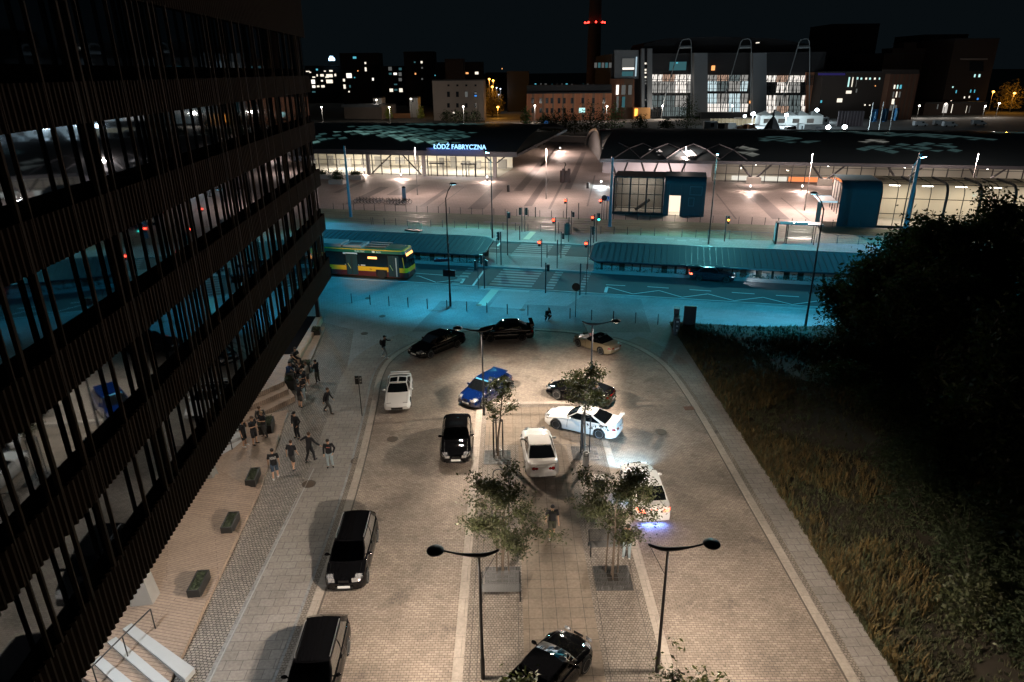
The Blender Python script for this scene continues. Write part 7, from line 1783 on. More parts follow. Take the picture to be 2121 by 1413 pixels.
class Bld:
    def __init__(s, name, label, cat, pl, pr, top, depth, mat, roof=None, group=None, base=0.0):
        s.a, s.b = Vector(pl), Vector(pr); s.t = thing(name, label, cat, (s.a.x, s.a.y, base), 0, group)
        d = (s.b - s.a).normalized(); s.d = d; n = Vector((-d.y, d.x, 0)); s.n = n if n.y > 0 else -n
        s.top = top if isinstance(top, (int, float)) else onplane(top[0], top[1], s.a, s.b).z; s.depth = depth
        s.wall = MB().prism([s.a, s.b, s.b + s.n * depth, s.a + s.n * depth], base, s.top).build('wall', mat, s.t, world=True)
        MB().prism([s.a - s.n * .3, s.b - s.n * .3, s.b + s.n * (depth + .3), s.a + s.n * (depth + .3)], s.top + .02, s.top + .5).build('roof', roof or m_farroof, s.t, world=True)
    def win(s, x0, y0, x1, y1, k='d', name='window', out=.12):
        p = onplane(x0, y1, s.a, s.b); q = onplane(x1, y0, s.a, s.b); lo, hi = sorted((p.z, q.z)); A = Vector((p.x, p.y, 0)); B = Vector((q.x, q.y, 0)); o = -s.n * out
        return MB().prism([A + o, B + o, B + s.n * .05, A + s.n * .05], lo, hi).build(name, WL[k] if isinstance(k, str) else k, s.t, world=True)
    def panel(s, x0, y0, x1, y1, mat, name, out=.3, depth=.3, poly=None):
        if poly: pts = [onplane(x, y, s.a, s.b) - s.n * out for x, y in poly]
        else: pts = [onplane(x, y, s.a, s.b) - s.n * out for x, y in ((x0, y1), (x1, y1), (x1, y0), (x0, y0))]
        n = len(pts); bk_ = [p + s.n * depth for p in pts]
        return MB().add(pts + bk_, [tuple(range(n)), tuple(range(2 * n - 1, n - 1, -1))] + [(i, n + i, n + (i + 1) % n, (i + 1) % n) for i in range(n)]).build(name, mat, s.t, world=True)
# four-storey plastered block
b = Bld('plaster_building', 'four-storey flat brown plastered block with small dark windows behind the left hall', 'building', G(899, 250), G(1003, 250), (1000, 167), 5, m_plaster)
for x in (929, 947.5, 966, 985):
    b.win(x - 2, 175, x + 2, 179); b.win(x - 2.6, 190, x + 2.6, 201, 'D' if x == 966 else 'd'); b.win(x - 2.4, 214, x + 2.4, 223)
for x in (920, 930.5, 940, 949, 959.5, 967, 977.5, 985.5): b.win(x - 1.8, 232, x + 1.8, 236, 'w' if x == 940 else 'd')
b.win(983, 197, 987.5, 200, 'b', out=.2); b.win(983, 191, 987.5, 195, 'D', out=.2)
# long brick building
b = Bld('brick_building', 'long two-storey red brick building with arched windows and dark roof behind the passage', 'building', G(1091, 250), G(1265, 249), (1180, 194), 22, m_brick)
MB().prism([b.a + b.n * 2, b.b + b.n * 2, b.b + b.n * 18, b.a + b.n * 18], b.top + .5, b.top + 3.4).build('roof_storey', m_farroof, b.t, world=True)
for x in (1103, 1120, 1133, 1143, 1158, 1169, 1185, 1207, 1229, 1251):
    b.win(x - 2.8, 203, x + 2.8, 214.5); 
    if x != 1207: b.win(x - 2.8, 224, x + 2.8, 234)
b.win(1199, 223.5, 1212, 233.5, 'c', name='lit_window')
rg = random.Random(4)
for k in range(12): b.panel(1108 + k * 11 + rg.uniform(-3, 3), 173.5 + rg.uniform(0, 1.5), 1110 + k * 11, 175.5, WL['D' if k % 3 else 't'], 'rooflight', out=-6)
for x in (1108, 1260):
    pass
# converted power station: brick tower, concrete stair towers, three glass fronts
PA, PB = G(1262, 246), G(1692, 241)
ec = Bld('power_station', 'converted power station with three tall lit glass fronts between concrete towers', 'building', PA, PB, (1500, 112), 60, m_dim)
ec.panel(1262, 163, 1312, 246, m_brickdark, 'brick_wing', out=2.2, depth=2); ec.panel(1272, 104, 1322, 163, m_farconc, 'upper_wing', out=1.2, depth=1.2)
ec.win(1287, 121, 1313, 145, WL['D'], out=1.6, name='lit_window'); ec.win(1288, 140, 1312, 144.5, 'W', out=1.8, name='lit_strip'); ec.win(1314, 118, 1318.5, 158, emis('pale_strip2', (.6, .8, .9), .7), out=1.7, name='lit_strip'); ec.win(1287, 148, 1310, 158, 'T', out=1.6)
for k in range(5): ec.win(1231 + k * 7.5, 130, 1236 + k * 7.5, 140.5, 'T' if k % 2 else 'D', out=1.0)
ec.win(1274, 176, 1280, 196, 'W', out=2.6, name='lit_window'); ec.win(1285, 176, 1294, 196, 'D', out=2.5); ec.win(1299, 176, 1307, 196, 'D', out=2.5); ec.win(1274, 199, 1280, 232, 'D', out=2.5); ec.win(1286, 200, 1293, 222, 'T', out=2.5)
ec.panel(1326, 101, 1332, 226, m_farconc, 'concrete_column', out=3, depth=3); ec.panel(1338, 101, 1348, 226, m_farconc, 'concrete_column', out=3, depth=3); ec.panel(1332, 101, 1338, 226, m_wdark, 'glass_slot', out=2.2, depth=2)
for y in (130, 143, 149, 158, 165, 171, 205): ec.win(1333, y, 1336.5, y + 3.5, 'w' if y < 160 else 'D', out=2.6)
ec.panel(1308, 222, 1342, 245, M('amber_wall', (.45, .22, .07), .7), 'amber_box', out=5, depth=4.5); ec.win(1309.5, 224, 1316.5, 239, emis('amber_sign', (1, .36, .06), 3), out=5.3, name='amber_sign')
for x0, x1 in ((1433, 1460), (1553, 1581)): ec.panel(x0, 110, x1, 240, m_farconc, 'concrete_tower', out=4, depth=4)
ec.panel(1668, 150, 1690, 238, m_brick, 'brick_end', out=.8, depth=.8)
m_c1, m_c2, m_c3 = emis('hall_white', (1, .92, .84), 1.25), emis('hall_grey', (.62, .60, .56), .6), emis('hall_rust', (.85, .55, .40), .6); m_teal_i = emis('hall_teal', (.38, .47, .47), .36); m_coolw = emis('hall_cool', (.75, .95, 1), .95)
rg = random.Random(12)
def glassfront(x0, x1, y0, y1, scheme, mid):
    yb = y0 + (y1 - y0) * .50; ya = y0 + (y1 - y0) * .44
    bays = int((x1 - x0) / 8)
    for i in range(bays):
        xa, xb = x0 + (x1 - x0) * i / bays, x0 + (x1 - x0) * (i + .96) / bays
        for (r0, r1, ks) in ((y0, y0 + (ya - y0) * .38, scheme[0]), (y0 + (ya - y0) * .40, ya, scheme[1]), (yb, yb + (y1 - yb) * .55, scheme[2]), (yb + (y1 - yb) * .56, y1, scheme[3])):
            kk_ = ks[(i // 3 * 7 + int(r0)) % len(ks)]; ec.win(xa, r0, xb, r1, kk_, out=.6, name='lit_bay')
    ec.panel(x0, ya + .2, x1, yb - .2, m_dim, 'floor_band', out=1.0, depth=.8)
    mb = MB(); P = lambda x, y: onplane(x, y, ec.a, ec.b) - ec.n * 1.1
    n = int((x1 - x0) / 3.6)
    for i in range(n + 1): x = x0 + (x1 - x0) * i / n; mb.tube([P(x, y1), P(x, y0)], .09 if i % 4 else .22, 4)
    for i in range(9): y = y0 + (y1 - y0) * i / 8; mb.tube([P(x0, y), P(x1, y)], .09, 4)
    for k in range(int((x1 - x0) / 9)): xx = x0 + k * 9; mb.tube([P(xx, y0 + (ya - y0) * .6), P(xx + 9, y0)], .10, 4)
    mb.build('mullions', m_mull, ec.t, world=True)
glassfront(1346, 1432, 154, 241, ([m_c1, m_c1, m_c3], [m_c1, m_c2, m_c2], [m_teal_i, m_teal_i, m_wdark, m_c2], [m_teal_i, m_teal_i, m_wdark]), 0)
glassfront(1461, 1549, 155, 232, ([m_c3, m_teal_i, m_c2], [m_coolw, m_teal_i, m_c2], [m_c2, m_coolw], [m_c1, m_coolw, m_c1]), 0)
glassfront(1582, 1667, 156, 238, ([m_c1, m_c3, m_c1], [m_c1, m_c2, m_wdark], [m_c2, m_teal_i, m_c1], [m_c1, m_c3, m_teal_i]), 0)
glassfront(1668, 1689, 156, 176, ([m_c1, m_c2], [m_c1, m_c2], [m_c2], [m_wdark]), 0)
ec.win(1386, 128, 1421, 146, 'T', out=1.0); ec.win(1399, 129, 1403, 132, 't', out=1.2); ec.win(1473, 136, 1480, 146, 'o', out=1.0, name='orange_window'); ec.win(1565.5, 88, 1568, 90, 'w', out=3)
ec.win(1550, 209, 1552.5, 214, 'o', out=2)
ec.panel(1500, 112, 1, 1, m_dim, 'vault_roof', out=-8, depth=30, poly=[(1330, 112), (1345, 88), (1390, 78), (1500, 74), (1620, 78), (1690, 90), (1706, 112)])
m_strut = M('white_strut', (.17, .19, .20), .5)
for x in (0, 124, 245):
    P = lambda px, py: onplane(px + x, py, ec.a - ec.n * 6, ec.b - ec.n * 6)
    MB().tube(smooth_path([P(1369, 243), P(1380, 190), P(1395, 140), P(1408, 95), P(1413, 84), P(1421, 81), P(1429, 82), P(1432, 95), P(1432, 140), P(1431, 240)], 4), .20, 6).build('arched_strut', m_strut, ec.t, world=True, smooth=True)
    MB().tube([P(1408, 98), P(1431, 97)], .6, 5).build('strut_tie', m_strut, ec.t, world=True)
# right-hand industrial buildings
b = Bld('factory_building', 'dark factory range with a row of pale lit upper windows right of the glass fronts', 'building', G(1692, 246), G(1836, 246), (1760, 151), 30, m_brown)
for x0, x1, y0, y1, k in ((1755, 1761, 160, 180, 'c'), (1763, 1768, 160, 180, 'w'), (1772, 1776, 161, 180, 'D'), (1774, 1778, 160, 165, 'c'), (1782, 1786, 161, 165, 'c'), (1792, 1796, 161, 165, 'w'), (1800, 1804, 161, 165, 'c'), (1810, 1814, 161, 165, 'w'), (1820, 1823, 161, 165, 'c'), (1752, 1764, 188, 194, 'w'), (1733, 1745, 204, 212, 'w'), (1699, 1703, 208, 213, 't'), (1812, 1814, 177, 179, 'o'), (1790, 1793, 216, 219, 'w'), (1800, 1803, 217, 219, 'w'), (1772, 1776, 184, 192, 'D')): b.win(x0, y0, x1, y1, k)
b.panel(1694, 151.5, 1750, 156, WL['v'], 'violet_cornice', out=.5)
b2 = Bld('brick_gable_building', 'tall red-brown brick block with a lit stair window, right of the factory range', 'building', G(1828, 248), G(1886, 248), (1850, 154), 26, m_brickdark, roof=m_brown)
b2.panel(1826, 144, 1902, 152, m_brown, 'cornice', out=1.0)
for x0, x1, y0, y1, k in ((1850.5, 1855, 176, 184, 'w'), (1857, 1861, 176, 184, 'c'), (1863, 1868, 176, 184, 't'), (1848, 1853, 190, 202, 'D'), (1854.5, 1859, 190, 202, 'w'), (1860.5, 1866, 190, 202, 'D'), (1846, 1853, 205, 216, 'w'), (1842, 1849, 218, 229, 'D'), (1851, 1858, 218, 229, 'D')): b2.win(x0, y0, x1, y1, k)
b3 = Bld('gabled_hall', 'faint stepped-gable hall rising behind the brick block', 'building', AT(1826, 352), AT(1925, 352), (1870, 112), 30, m_brown)
b3.panel(0, 0, 1, 1, m_brown, 'stepped_gable', out=.2, depth=10, poly=[(1826, 112), (1848, 112), (1848, 100), (1873, 100), (1873, 88), (1898, 88), (1898, 100), (1918, 100), (1918, 112)])
b4 = Bld('boiler_house', 'tall faint boiler house with two pale lit windows at the far right', 'building', AT(1965, 330), AT(2055, 330), (2000, 82), 40, m_brown)
for x0, x1, y0, y1, k in ((2017, 2021, 154, 160, 'c'), (2026, 2031, 154, 160, 'c'), (1979, 1982, 187, 193, 't'), (2009, 2012, 186, 192, 't'), (2017, 2020, 186, 192, 't'), (1996, 1999, 200, 204, 'w'), (2006, 2009, 199, 203, 'w'), (2023, 2027, 203, 207, 'b'), (1947 + 22, 1971, 208, 210, 'w'), (1952 + 20, 1975, 179, 182, 'c')): b4.win(x0, y0, x1, y1, k)
b4.panel(1988, 121, 2044, 124, m_plaster, 'cornice', out=.6); b4.panel(2008, 127, 2036, 147, m_wdark, 'dark_opening', out=.3)
b5 = Bld('gatehouse', 'low row with pale lit doorways at the foot of the boiler house', 'building', AT(1930, 318), AT(2060, 318), (2000, 214), 10, m_brown)
for x0, x1, y0, y1, k in ((1951, 1964, 216, 234, emis('door_glow', (.8, .74, .68), .7)), (1969, 1974, 216, 234, 'w'), (2000, 2003, 219, 234, 'w'), (2006, 2010, 219, 234, 'D'), (1940, 1944, 216, 226, 'D')): b5.win(x0, y0, x1, y1, k)
for (x0, x1, yt, dist, lab) in ((1710, 1806, 52, 420, 'huge unlit block faintly visible behind the factory range'), (1900, 1990, 74, 400, 'unlit tower block between the gabled hall and the boiler house')):
    Bld('dark_block', lab, 'building', AT(x0, dist), AT(x1, dist), (x0, yt), 30, m_dim)
# apartment blocks far left
def block(x0, x1, yt, dist, lab, wins, mat=m_dim):
    b = Bld('apartment_block', lab, 'building', AT(x0, dist), AT(x1, dist), (x0, yt), 16, mat, group=None)
    for x, y, w_, h_, k in wins: X0, Y0 = 600 + x / 4, y / 4; b.win(X0 - w_ / 8, Y0 - h_ / 8, X0 + w_ / 8, Y0 + h_ / 8, k)
    return b
block(632, 706, 138, 520, 'farthest left apartment block with many lit windows beside the office block', [(195, 678, 26, 35, 'W'), (200, 718, 24, 20, 'W'), (236, 716, 18, 14, 'w'), (276, 716, 26, 18, 'w'), (268, 625, 26, 20, 'w'), (330, 628, 50, 26, 'w'), (330, 675, 50, 30, 'w'), (378, 622, 12, 20, 'w'), (226, 577, 14, 14, 't'), (228, 625, 8, 18, 'w'), (268, 670, 14, 14, 'w'), (200, 640, 22, 10, 'w'), (292, 590, 16, 8, 'w'), (342, 588, 26, 14, 'w'), (150, 592, 30, 8, 'w'), (200, 762, 26, 12, 'T'), (170, 600, 14, 8, 'w'), (310, 640, 30, 10, 'w')])
block(706, 786, 112, 480, 'tall dark apartment block with one square white window and a teal one', [(492, 627, 40, 38, 'W'), (450, 665, 14, 22, 'w'), (455, 718, 14, 34, 'w'), (627, 523, 12, 16, 'w'), (630, 575, 12, 32, 'w'), (538, 478, 26, 18, 't'), (690, 657, 12, 22, 'W'), (565, 588, 8, 8, 'o'), (538, 643, 8, 8, 't'), (492, 760, 10, 12, 'w'), (500, 716, 10, 20, 'T')])
block(786, 838, 139, 470, 'middle dark apartment block with scattered dim windows', [(832, 570, 26, 30, 'D'), (874, 612, 26, 18, 'W'), (915, 615, 22, 30, 'D'), (916, 660, 24, 26, 'D'), (842, 748, 26, 26, 'w'), (922, 748, 26, 30, 'w'), (880, 745, 24, 14, 'T'), (878, 700, 24, 10, 'T'), (834, 612, 22, 16, 'T'), (916, 572, 22, 20, 'T')])
block(838, 900, 109, 455, 'tall dark apartment block with four small lit windows left of the plastered block', [(1093, 516, 14, 18, 'w'), (1097, 563, 12, 14, 'D'), (1042, 612, 10, 14, 'o'), (1098, 655, 12, 14, 'D'), (1036, 516, 12, 12, 'T'), (1205, 625, 8, 8, 't')])
block(902, 1000, 131, 430, 'lower dark apartment block just above the plastered block', [(1440, 608, 10, 16, 'W'), (1470, 607, 22, 14, 'o'), (1550, 606, 28, 22, 'w')])
Bld('office_slab', 'grey slab with two dull painted letters above the plastered block', 'building', AT(922, 410), AT(960, 410), (930, 124), 14, M('slab_grey', (.035, .032, .032), .9))
block(1005, 1090, 152, 560, 'low dark roofs at the end of the orange-lit street', [(1760 + k * 0, 570, 8, 8, 'o') for k in range(1)])
Bld('warehouse', 'dark old houses between the orange-lit street and the brick building', 'building', AT(1050, 380), AT(1096, 380), (1060, 150), 20, m_dim)
bb = Bld('low_pavilion', 'low pale flat-roofed pavilion behind the left hall roof', 'building', G(714, 246), G(792, 247), (750, 219), 14, m_plaster); bb.panel(712, 216, 790, 222, m_farconc, 'roof_slab', out=2, depth=6)
bb = Bld('small_house', 'small white house with a lamp above its dark window', 'building', AT(844, 340), AT(862, 340), (850, 203), 10, M('white_plaster', (.5, .5, .48), .8)); bb.win(852, 207, 857, 212, 'd')
bb = Bld('small_house', 'small white gabled house with a round-topped dark doorway', 'building', AT(768, 340), AT(786, 340), (777, 204), 10, MATS['white_plaster']); bb.win(773, 209, 780, 217, 'd')
for o, lab in ((None, 0),): pass
mb = MB(); mb.box(AT(689.5, 516, 0) + Vector((0, 0, 29.0)), (4.2, .4, 1.8)); mb.box(AT(687.5, 516, 0) + Vector((0, 0, 30.4)), (1.0, .4, 1.4)); mb.box(AT(691, 516, 0) + Vector((0, 0, 30.4)), (1.0, .4, 1.2))
o = mb.build('roof_sign', emis('roofsign', (.45, .75, 1), 5)); o.location = (0, 0, onplane(689.5, 121, AT(600, 516), AT(700, 516)).z - 29.6); tag(o, 'small glowing blue-white sign on the roof of the farthest left apartment block', 'sign')
# chimney with red warning lights
cc = AT(1229, 372); ch = thing('chimney', 'tall brick factory chimney with a ring of red warning lights', 'chimney', cc)
def cz(py): return onplane(1229, py, cc, cc + Vector((1, 0, 0))).z
cr_ = lambda px_: px_ / 1414 * cc.y * 1.05
MB().lathe([(cr_(13), 0), (cr_(12), cz(90)), (cr_(10.5), cz(0)), (cr_(10), cz(-25))], 24).build('shaft', M('chimney_brick', (.020, .011, .009), .9), ch, smooth=True)
zr_ = cz(47); MB().lathe([(cr_(12), zr_ - 1.2), (cr_(18), zr_ - .9), (cr_(18), zr_ - .6), (cr_(12), zr_ - .3)], 24).build('gallery', m_farroof, ch)
for k in range(8): a = 2 * math.pi * k / 8 + .0; MB().ell((cr_(17.5) * math.cos(a), cr_(17.5) * math.sin(a), zr_), (.45, .45, .45), 8, 6).build('warning_light', emis('warning_red', (1, .03, .02), 9), ch); lamp('POINT', (cr_(16.2) * math.cos(a), cr_(16.2) * math.sin(a), zr_ + .4), 22, (1, .08, .04), ch, size=.5, name='warning_glow')
# ------------------------------------------------------------------ far street lamps, floodlights, flags, vehicles, greenery
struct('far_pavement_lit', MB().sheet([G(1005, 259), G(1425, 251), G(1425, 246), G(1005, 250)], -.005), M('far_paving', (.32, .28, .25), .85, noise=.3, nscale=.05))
struct('far_site_yard', MB().sheet([G(1480, 278), G(2121, 290), G(2121, 243), G(1480, 243)], -.01), M('site_gravel', (.20, .20, .20), .9, noise=.4, nscale=.05))
m_flp = M('far_pole', (.12, .12, .12), .5)
def farlamp(px, py, dist, col, e, lab, r=.38, st=14, group='street lamps far beyond the station'):
    b_ = AT(px, dist); z = onplane(px, py, b_, b_ + Vector((1, 0, 0))).z; z = max(z, 3.5); t = thing('far_street_lamp', lab, 'street lamp', b_, 0, group)
    MB().tube([(0, 0, 0), (0, 0, z)], .12, 5).build('pole', m_flp, t); MB().ell((0, -.3, z), (r, r, r * .7), 8, 6).build('lamp_head', emis('far_lamp_%s' % ''.join('%02x' % int(c * 99) for c in col), col, st), t)
    lamp('POINT', (0, -1.2, z - .3), e, col, t, size=.4)
WHT, SOD = (1, .90, .78), (1, .42, .06)
for px, py, dist, lab in ((658, 222, 300, 'far white lamp beside the edge of the office block'), (801, 222, 300, 'far white lamp between the low pavilion and the plastered block'), (957, 221, 296, 'far white lamp in front of the plastered block'), (1108, 219, 292, 'far white lamp before the left end of the brick building'), (1260, 220, 294, 'far white lamp at the right end of the brick building'), (1377, 219, 310, 'far white lamp before the first glass front'), (1524, 219, 310, 'far white lamp before the second glass front'),
    (1918, 219, 300, 'far white lamp right of the brick block'), (1973, 215, 300, 'far white lamp before the boiler house'), (2057, 220, 300, 'far white lamp at the far right'), (2085, 214, 305, 'far white lamp with swept arm at the right edge'), (775, 207, 332, 'white lamp on the small gabled house'), (848, 205, 332, 'white lamp on the small white house')): farlamp(px, py, dist, WHT, (2600 if px < 1500 else 1100) if px not in (775, 848) else 500, lab)
for px, py, dist, lab in ((1013, 164, 360, 'first orange sodium lamp above the street trees'), (1021, 167, 362, 'second orange sodium lamp, the brightest'), (1019, 180, 352, 'third orange sodium lamp lower down the street'), (1030, 222, 330, 'low orange lamp at the near end of the orange-lit street'), (2112, 193, 330, 'orange sodium lamp by the tree at the right edge'), (2067, 190, 335, 'small orange lamp left of the orange-lit tree')): farlamp(px, py, dist, SOD, 2800, lab, r=.55, st=12, group='orange sodium lamps')
for k, (px, py) in enumerate(((1028, 182), (1036, 184), (1032, 196))): farlamp(px, py, 380, (.7, .85, 1), 250, 'small bluish lamp number among the orange-lit trees'.replace('number ', ('upper ', 'right ', 'lower ')[k]), r=.32, st=6)
farlamp(1298, 178, 320, (.8, .9, 1), 900, 'bluish lamp in front of the brick wing of the power station', r=.5)
def flood(px, py, dist, lab, e=5000, r=.75, tgt=(0, .2, -.5)):
    b_ = AT(px, dist); z = max(2.5, onplane(px, py, b_, b_ + Vector((1, 0, 0))).z); t = thing('floodlight', lab, 'floodlight', b_, 0, 'white floodlights of the building site')
    MB().tube([(0, 0, 0), (0, 0, z)], .14, 5).build('mast', m_flp, t); MB().box((0, .1, z), (1.4, .3, 1.0)).build('housing', m_flp, t); MB().ell((0, -.2, z), (r, .25, r * .8), 10, 6).build('lens', emis('flood_white', (.80, .93, 1), 45), t)
    lamp('POINT', (0, -1.5, z), e, (.75, .92, 1), t, size=.5)
flood(1733, 267, 226, 'left of the two low floodlights before the dark hoarding', 6000); flood(1768, 267, 226, 'right of the two low floodlights before the dark hoarding', 6000)
flood(1704, 228, 285, 'high floodlight with the widest glare right of the white marquee', 4000); flood(1570, 236, 262, 'high floodlight at the left of the white marquee', 9000); flood(1553, 246, 285, 'small floodlight over the timber fence', 1500, .5); flood(1641, 238, 262, 'floodlight at the middle of the white marquee roof', 9000, .6)
# hoardings and marquee
def slab(name, label, cat, px0, py0, px1, py1, mat, depth=1.5, dist=None, parts=None, group=None, base=0):
    a, c = (G(px0, py1), G(px1, py1)) if dist is None else (AT(px0, dist), AT(px1, dist)); z1 = onplane(px0, py0, a, c).z; zb = onplane(px0, py1, a, c).z if dist else 0
    t = thing(name, label, cat, (a.x, a.y, 0), 0, group); d = (c - a).normalized(); n = Vector((-d.y, d.x, 0)); MB().prism([a, c, c + n * depth, a + n * depth], max(0, zb) if base else 0, max(z1, .6)).build('body', mat, t, world=True)
    return t, a, c, n, max(z1, .6)
t, a, c, n, z1 = slab('timber_fence', 'tall sand-coloured timber fence along the building site below the second glass front', 'fence', 1471, 246, 1562, 260, M('fence_timber', (.42, .30, .18), .8), .3)
mb = MB()
for k in range(12): q = a.lerp(c, k / 11); mb.box((q.x, q.y - .15, z1 / 2), (.2, .2, z1 + .3))
mb.build('fence_posts', M('fence_post', (.50, .38, .25), .8), t, world=True)
t, a, c, n, z1 = slab('marquee', 'long white marquee lit by floodlights at the foot of the third glass front', 'marquee', 1574, 240, 1703, 259, M('marquee_white', (.55, .56, .54), .7, noise=.15, nscale=.3), 10)
mb = MB()
for k in range(5): q0, q1 = a.lerp(c, k / 5), a.lerp(c, (k + 1) / 5); m_ = (q0 + q1) / 2 + n * 5; mb.add([q0 + Vector((0, 0, z1)), q1 + Vector((0, 0, z1)), q1 + n * 10 + Vector((0, 0, z1)), q0 + n * 10 + Vector((0, 0, z1)), m_ + Vector((0, 0, z1 + 1.6))], [(0, 1, 4), (1, 2, 4), (2, 3, 4), (3, 0, 4)])
mb.build('peaked_roof', MATS['marquee_white'], t, world=True)
for k in range(4): q = a.lerp(c, .12 + k * .23); MB().box((q.x, q.y - .1, z1 * .45), (3, .1, z1 * .45)).build('window', WL['D'], t); t.children[-1].location = Vector((0, 0, 0)) - t.location if False else t.children[-1].location
for ch_ in [o for o in t.children if o.name.startswith('window')]: ch_.location = -Vector(t.location)
t, a, c, n, z1 = slab('dark_hoarding', 'ribbed purple-brown hoarding behind the two low floodlights', 'hoarding', 1734, 230, 1784, 262, M('hoarding', (.10, .075, .085), .8), 1.0)
mb = MB()
for k in range(9): q = a.lerp(c, k / 8); mb.box((q.x, q.y - .2, z1 / 2), (.5, .3, z1 - .2))
mb.build('ribs', M('hoarding_rib', (.16, .13, .14), .8), t, world=True)
slab('dark_shed', 'flat dark site shed below the second glass front', 'shed', 1452, 233, 1520, 246, M('shed', (.03, .03, .032), .8), 5)
for i, (x0, x1, y0, y1, lab) in enumerate(((1458, 1485, 252, 269, 'white site container with a dark window at the left of the yard'), (1653, 1664, 257, 277, 'narrow pale container beside the black shed'), (1664, 1712, 259, 277, 'black open shed in the yard'), (1700, 1716, 244, 258, 'small pale cabin at the right end of the marquee'))):
    t, a, c, n, z1 = slab('site_container', lab, 'container', x0, y0, x1, y1, M('cont_%d' % i, (.55, .58, .6) if i in (0, 3) else ((.35, .38, .38) if i == 1 else (.015, .015, .015)), .7), 3.0)
    MB().prism([a + (c - a) * .5 - n * .06, a + (c - a) * .75 - n * .06, a + (c - a) * .75, a + (c - a) * .5], z1 * .35, z1 * .8).build('window', m_wdark, t, world=True)
# small site machines and vans
def van(px, py, lab, col, l=4.6, w=1.9, h=1.9, az=95, cab=True):
    t = thing('parked_van' if cab else 'site_machine', lab, 'van' if cab else 'machine', G(px, py), -R(az) + math.pi / 2, None); mt = M('vanpaint_%d' % int(col[0] * 1000), col, .4)
    mb = MB(); hl = l / 2; pr_ = [(-hl, .35), (hl, .35), (hl, .9), (hl - .75, 1.1), (hl - 1.4, h - .05), (hl - 1.8, h), (-hl, h)]; n = len(pr_)
    mb.add([(x, -w / 2, z) for x, z in pr_] + [(x, w / 2, z) for x, z in pr_], [tuple(range(n)), tuple(range(2 * n - 1, n - 1, -1))] + [(i, n + i, n + (i + 1) % n, (i + 1) % n) for i in range(n)]); mb.build('body', mt, t)
    mb = MB()
    for sd in (1, -1): mb.box((hl - 1.75, sd * (w / 2 + .01), 1.45), (.8, .02, .5))
    mb.add([(hl - .78, -w * .42, 1.14), (hl - .78, w * .42, 1.14), (hl - 1.37, w * .42, h - .12), (hl - 1.37, -w * .42, h - .12)], [(0, 1, 2, 3)]); mb.v = mb.v[:-4] + [v + Vector((.03, 0, .02)) for v in mb.v[-4:]]; mb.build('windows', m_wdark, t)
    for x in (-hl + .9, hl - .9):
        for sd in (1, -1): MB().lathe([(.34, -.1), (.34, .1)], 14, (x, sd * (w / 2 - .08), .34), axis='Y').build('wheel', m_tyre, t)
    return t
for px, py, lab in ((1905, 262, 'white van parked alone behind the flagpoles'), (1946, 260, 'left of the two white vans parked together'), (1966, 263, 'right of the two white vans parked together'), (2026, 260, 'white van parked farthest right on the site road')): van(px, py, lab, (.5, .52, .54))
van(1553, 272, 'small orange site truck in the yard', (.40, .14, .04), h=2.4, l=5, az=60); van(1500, 270, 'dark site machine beside the white container', (.03, .03, .03), h=2.4, az=100); van(1515, 272, 'dark site truck behind the orange one', (.05, .05, .05), h=2.8, az=70); van(1533, 270, 'grey site car in the middle of the yard', (.25, .26, .26), h=1.5, az=90); van(1640, 272, 'dark red car at the right of the yard', (.08, .02, .02), h=1.5, az=90)
sc = thing('site_statue', 'dark pyramidal heap with a small figure on top in the yard', 'sculpture', G(1598, 274)); MB().lathe([(3.2, 0), (2.0, 2.6), (1.0, 4.2), (.3, 5.0)], 10).build('heap', m_farroof, sc); MB().tube([(0, 0, 5), (0, 0, 6.6), (.4, 0, 7.2)], .3, 6).build('figure', m_farroof, sc)
# flags
m_flag = M('flag_blue', (.03, .16, .34), .8)
for i, (bx, by, tx_, ty, lab) in enumerate(((1797, 281, 1808, 212, 'leftmost of the three blue flags on tall poles'), (1818, 282, 1831, 211, 'middle of the three blue flags on tall poles'), (1841, 277, 1853, 211, 'rightmost of the three blue flags on tall poles'))):
    p = G(bx, by); z = onplane(tx_, ty, p, p + Vector((1, 0, 0))).z; t = thing('flagpole', lab, 'flag', p, 0, 'blue flags on the site'); MB().tube([(0, 0, 0), (0, 0, z)], .10, 6).build('pole', M('flag_pole', (.4, .42, .42), .4), t, smooth=True)
    mb = MB(); n = 8
    for k in range(n + 1): x = .15 + 1.9 * k / n; y = .25 * math.sin(k * 1.1); mb.v += [Vector((x, y, z * .42)), Vector((x, y, z * .80))]
    mb.f = [(2 * k, 2 * k + 2, 2 * k + 3, 2 * k + 1) for k in range(n)]; mb.build('flag', m_flag, t, recalc=False); MB().box((1.2, -.35, z * .62), (.16, .05, z * .20)).build('flag_lettering', M('flag_text', (.3, .5, .65), .7), t)
# greenery beyond the station
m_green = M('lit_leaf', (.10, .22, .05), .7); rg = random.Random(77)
def bush(px, py, r, h, lab, mat=None, n=900, ls=.35, dist=None):
    p = G(px, py) if dist is None else AT(px, dist); t = thing('far_tree', lab, 'tree', p, 0, 'small trees and bushes beyond the station'); MB().tube([(0, 0, 0), (.1, 0, h * .8)], [.2, .06], 5).build('trunk', m_bark, t); mb = MB()
    for _ in range(n):
        a, e, q = rg.uniform(0, 6.28), rg.uniform(-.5, 1.57), rg.random() ** .4; lob = 1 + .25 * math.sin(3 * a + px) * math.cos(4 * e + px); leaf(mb, Vector((math.cos(a) * math.cos(e) * r, math.sin(a) * math.cos(e) * r, h * .35 + math.sin(e) * h * .65)) * q * lob + Vector((0, 0, h * .1)), ls * rg.uniform(.5, 1.2), rg)
    mb.build('crown', mat or m_leafB, t, recalc=False)
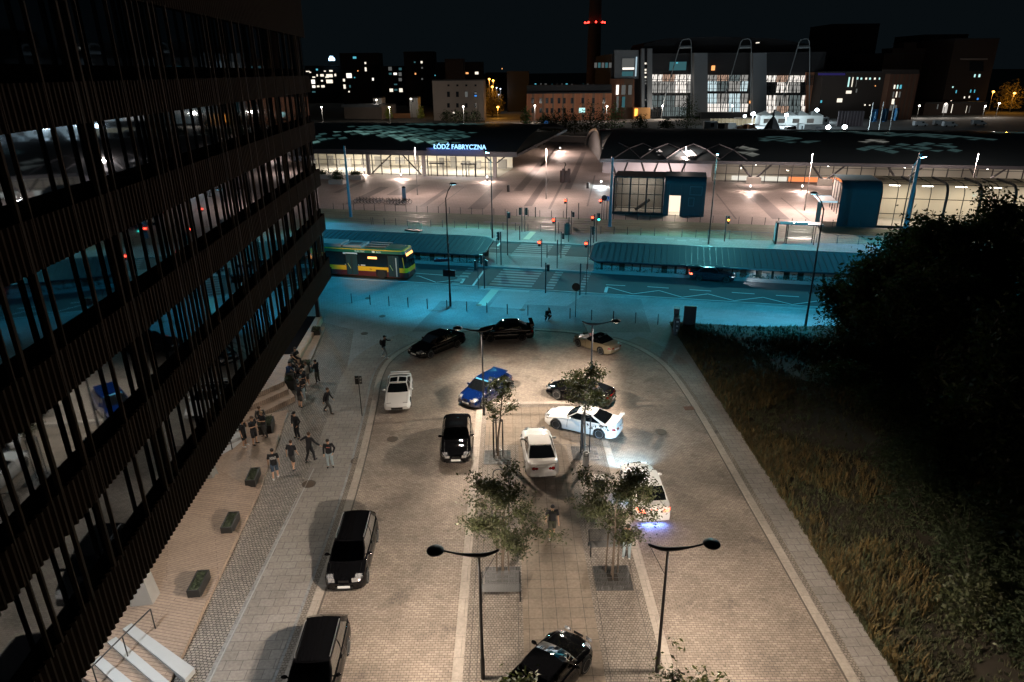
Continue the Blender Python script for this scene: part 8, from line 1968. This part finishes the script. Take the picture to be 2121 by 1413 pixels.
names = ['dark bush at the left of the row behind the passage wall', 'tall dark bush second in the row behind the passage wall', 'dark bush in the middle of the row behind the passage wall', 'broad dark bush before the brick building', 'dark bush under the lit arched window', 'dark bush right of the lit arched window']
for i, (px, py, r, h) in enumerate(((1135, 275, 4, 5), (1150, 277, 5, 6), (1170, 277, 5, 7), (1190, 278, 6, 6), (1222, 275, 5, 9), (1245, 276, 5, 6))): bush(px, py, r, h, names[i])
bush(1273, 272, 3.6, 8.0, 'bright green lit tree behind the vaulted hall end', m_green); bush(1126, 271, 2.6, 5.0, 'small green lit tree at the left end of the passage wall', m_green); bush(1422, 272, 4.5, 10, 'round dark tree before the second concrete tower', None)
bush(1325, 272, 3, 5, 'slim dark bush below the amber sign'); bush(1380, 272, 3, 3.5, 'low dark bush below the first glass front'); bush(1090, 262, 2.2, 6, 'slim green tree at the corner of the left hall roof', m_green)
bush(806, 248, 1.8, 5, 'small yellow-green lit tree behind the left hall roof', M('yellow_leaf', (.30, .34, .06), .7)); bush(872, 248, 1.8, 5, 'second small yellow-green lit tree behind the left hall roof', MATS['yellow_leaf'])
for i, (px, d_) in enumerate(((1020, 405), (1012, 370), (1027, 365), (1018, 345))): bush(px, 0, 4.2, 13 - i * 2, ('tallest', 'left', 'right', 'nearest')[i] + ' orange-lit street tree beyond the plastered block', M('sodium_lit_leaf', (.20, .16, .04), .7), 1100, .5, d_)  # the sodium lamps' orange is put into the leaf colour
for i, (px, d_) in enumerate(((2095, 345), (2112, 338))): bush(px, 0, 5, 11, ('left', 'right')[i] + ' orange-lit tree at the right edge of the picture', MATS['sodium_lit_leaf'], 1100, .5, d_)
for i, (px, w_) in enumerate(((925, 0), (945, 0), (962, 0), (985, 0))): bush(px, 254, 3, 4.5, 'bush %s in the row at the foot of the plastered block' % ('farthest left', 'left of the middle', 'right of the middle', 'farthest right')[i], None, 500)
slab('orange_fence', 'orange-brown fence panel behind the left hall roof', 'fence', 815, 235, 850, 245, M('rust_fence', (.30, .13, .05), .8), .3); slab('blue_box', 'small bright blue box behind the left hall roof', 'box', 855, 232, 865, 243, M('box_blue', (.02, .16, .42), .6, emit=(.02, .16, .42), estr=.3), 2)
sg_ = thing('road_sign', 'small round blue sign above the left end of the passage wall', 'road sign', G(1131, 276)); MB().tube([(0, 0, 0), (0, 0, 3.6)], .08, 5).build('post', m_flp, sg_); MB().lathe([(.75, 0), (.75, .05)], 16, (0, -.1, 3.4), axis='Y').build('sign_plate', M('sign_blue2', (.03, .12, .30), .5, emit=(.03, .12, .3), estr=.4), sg_)
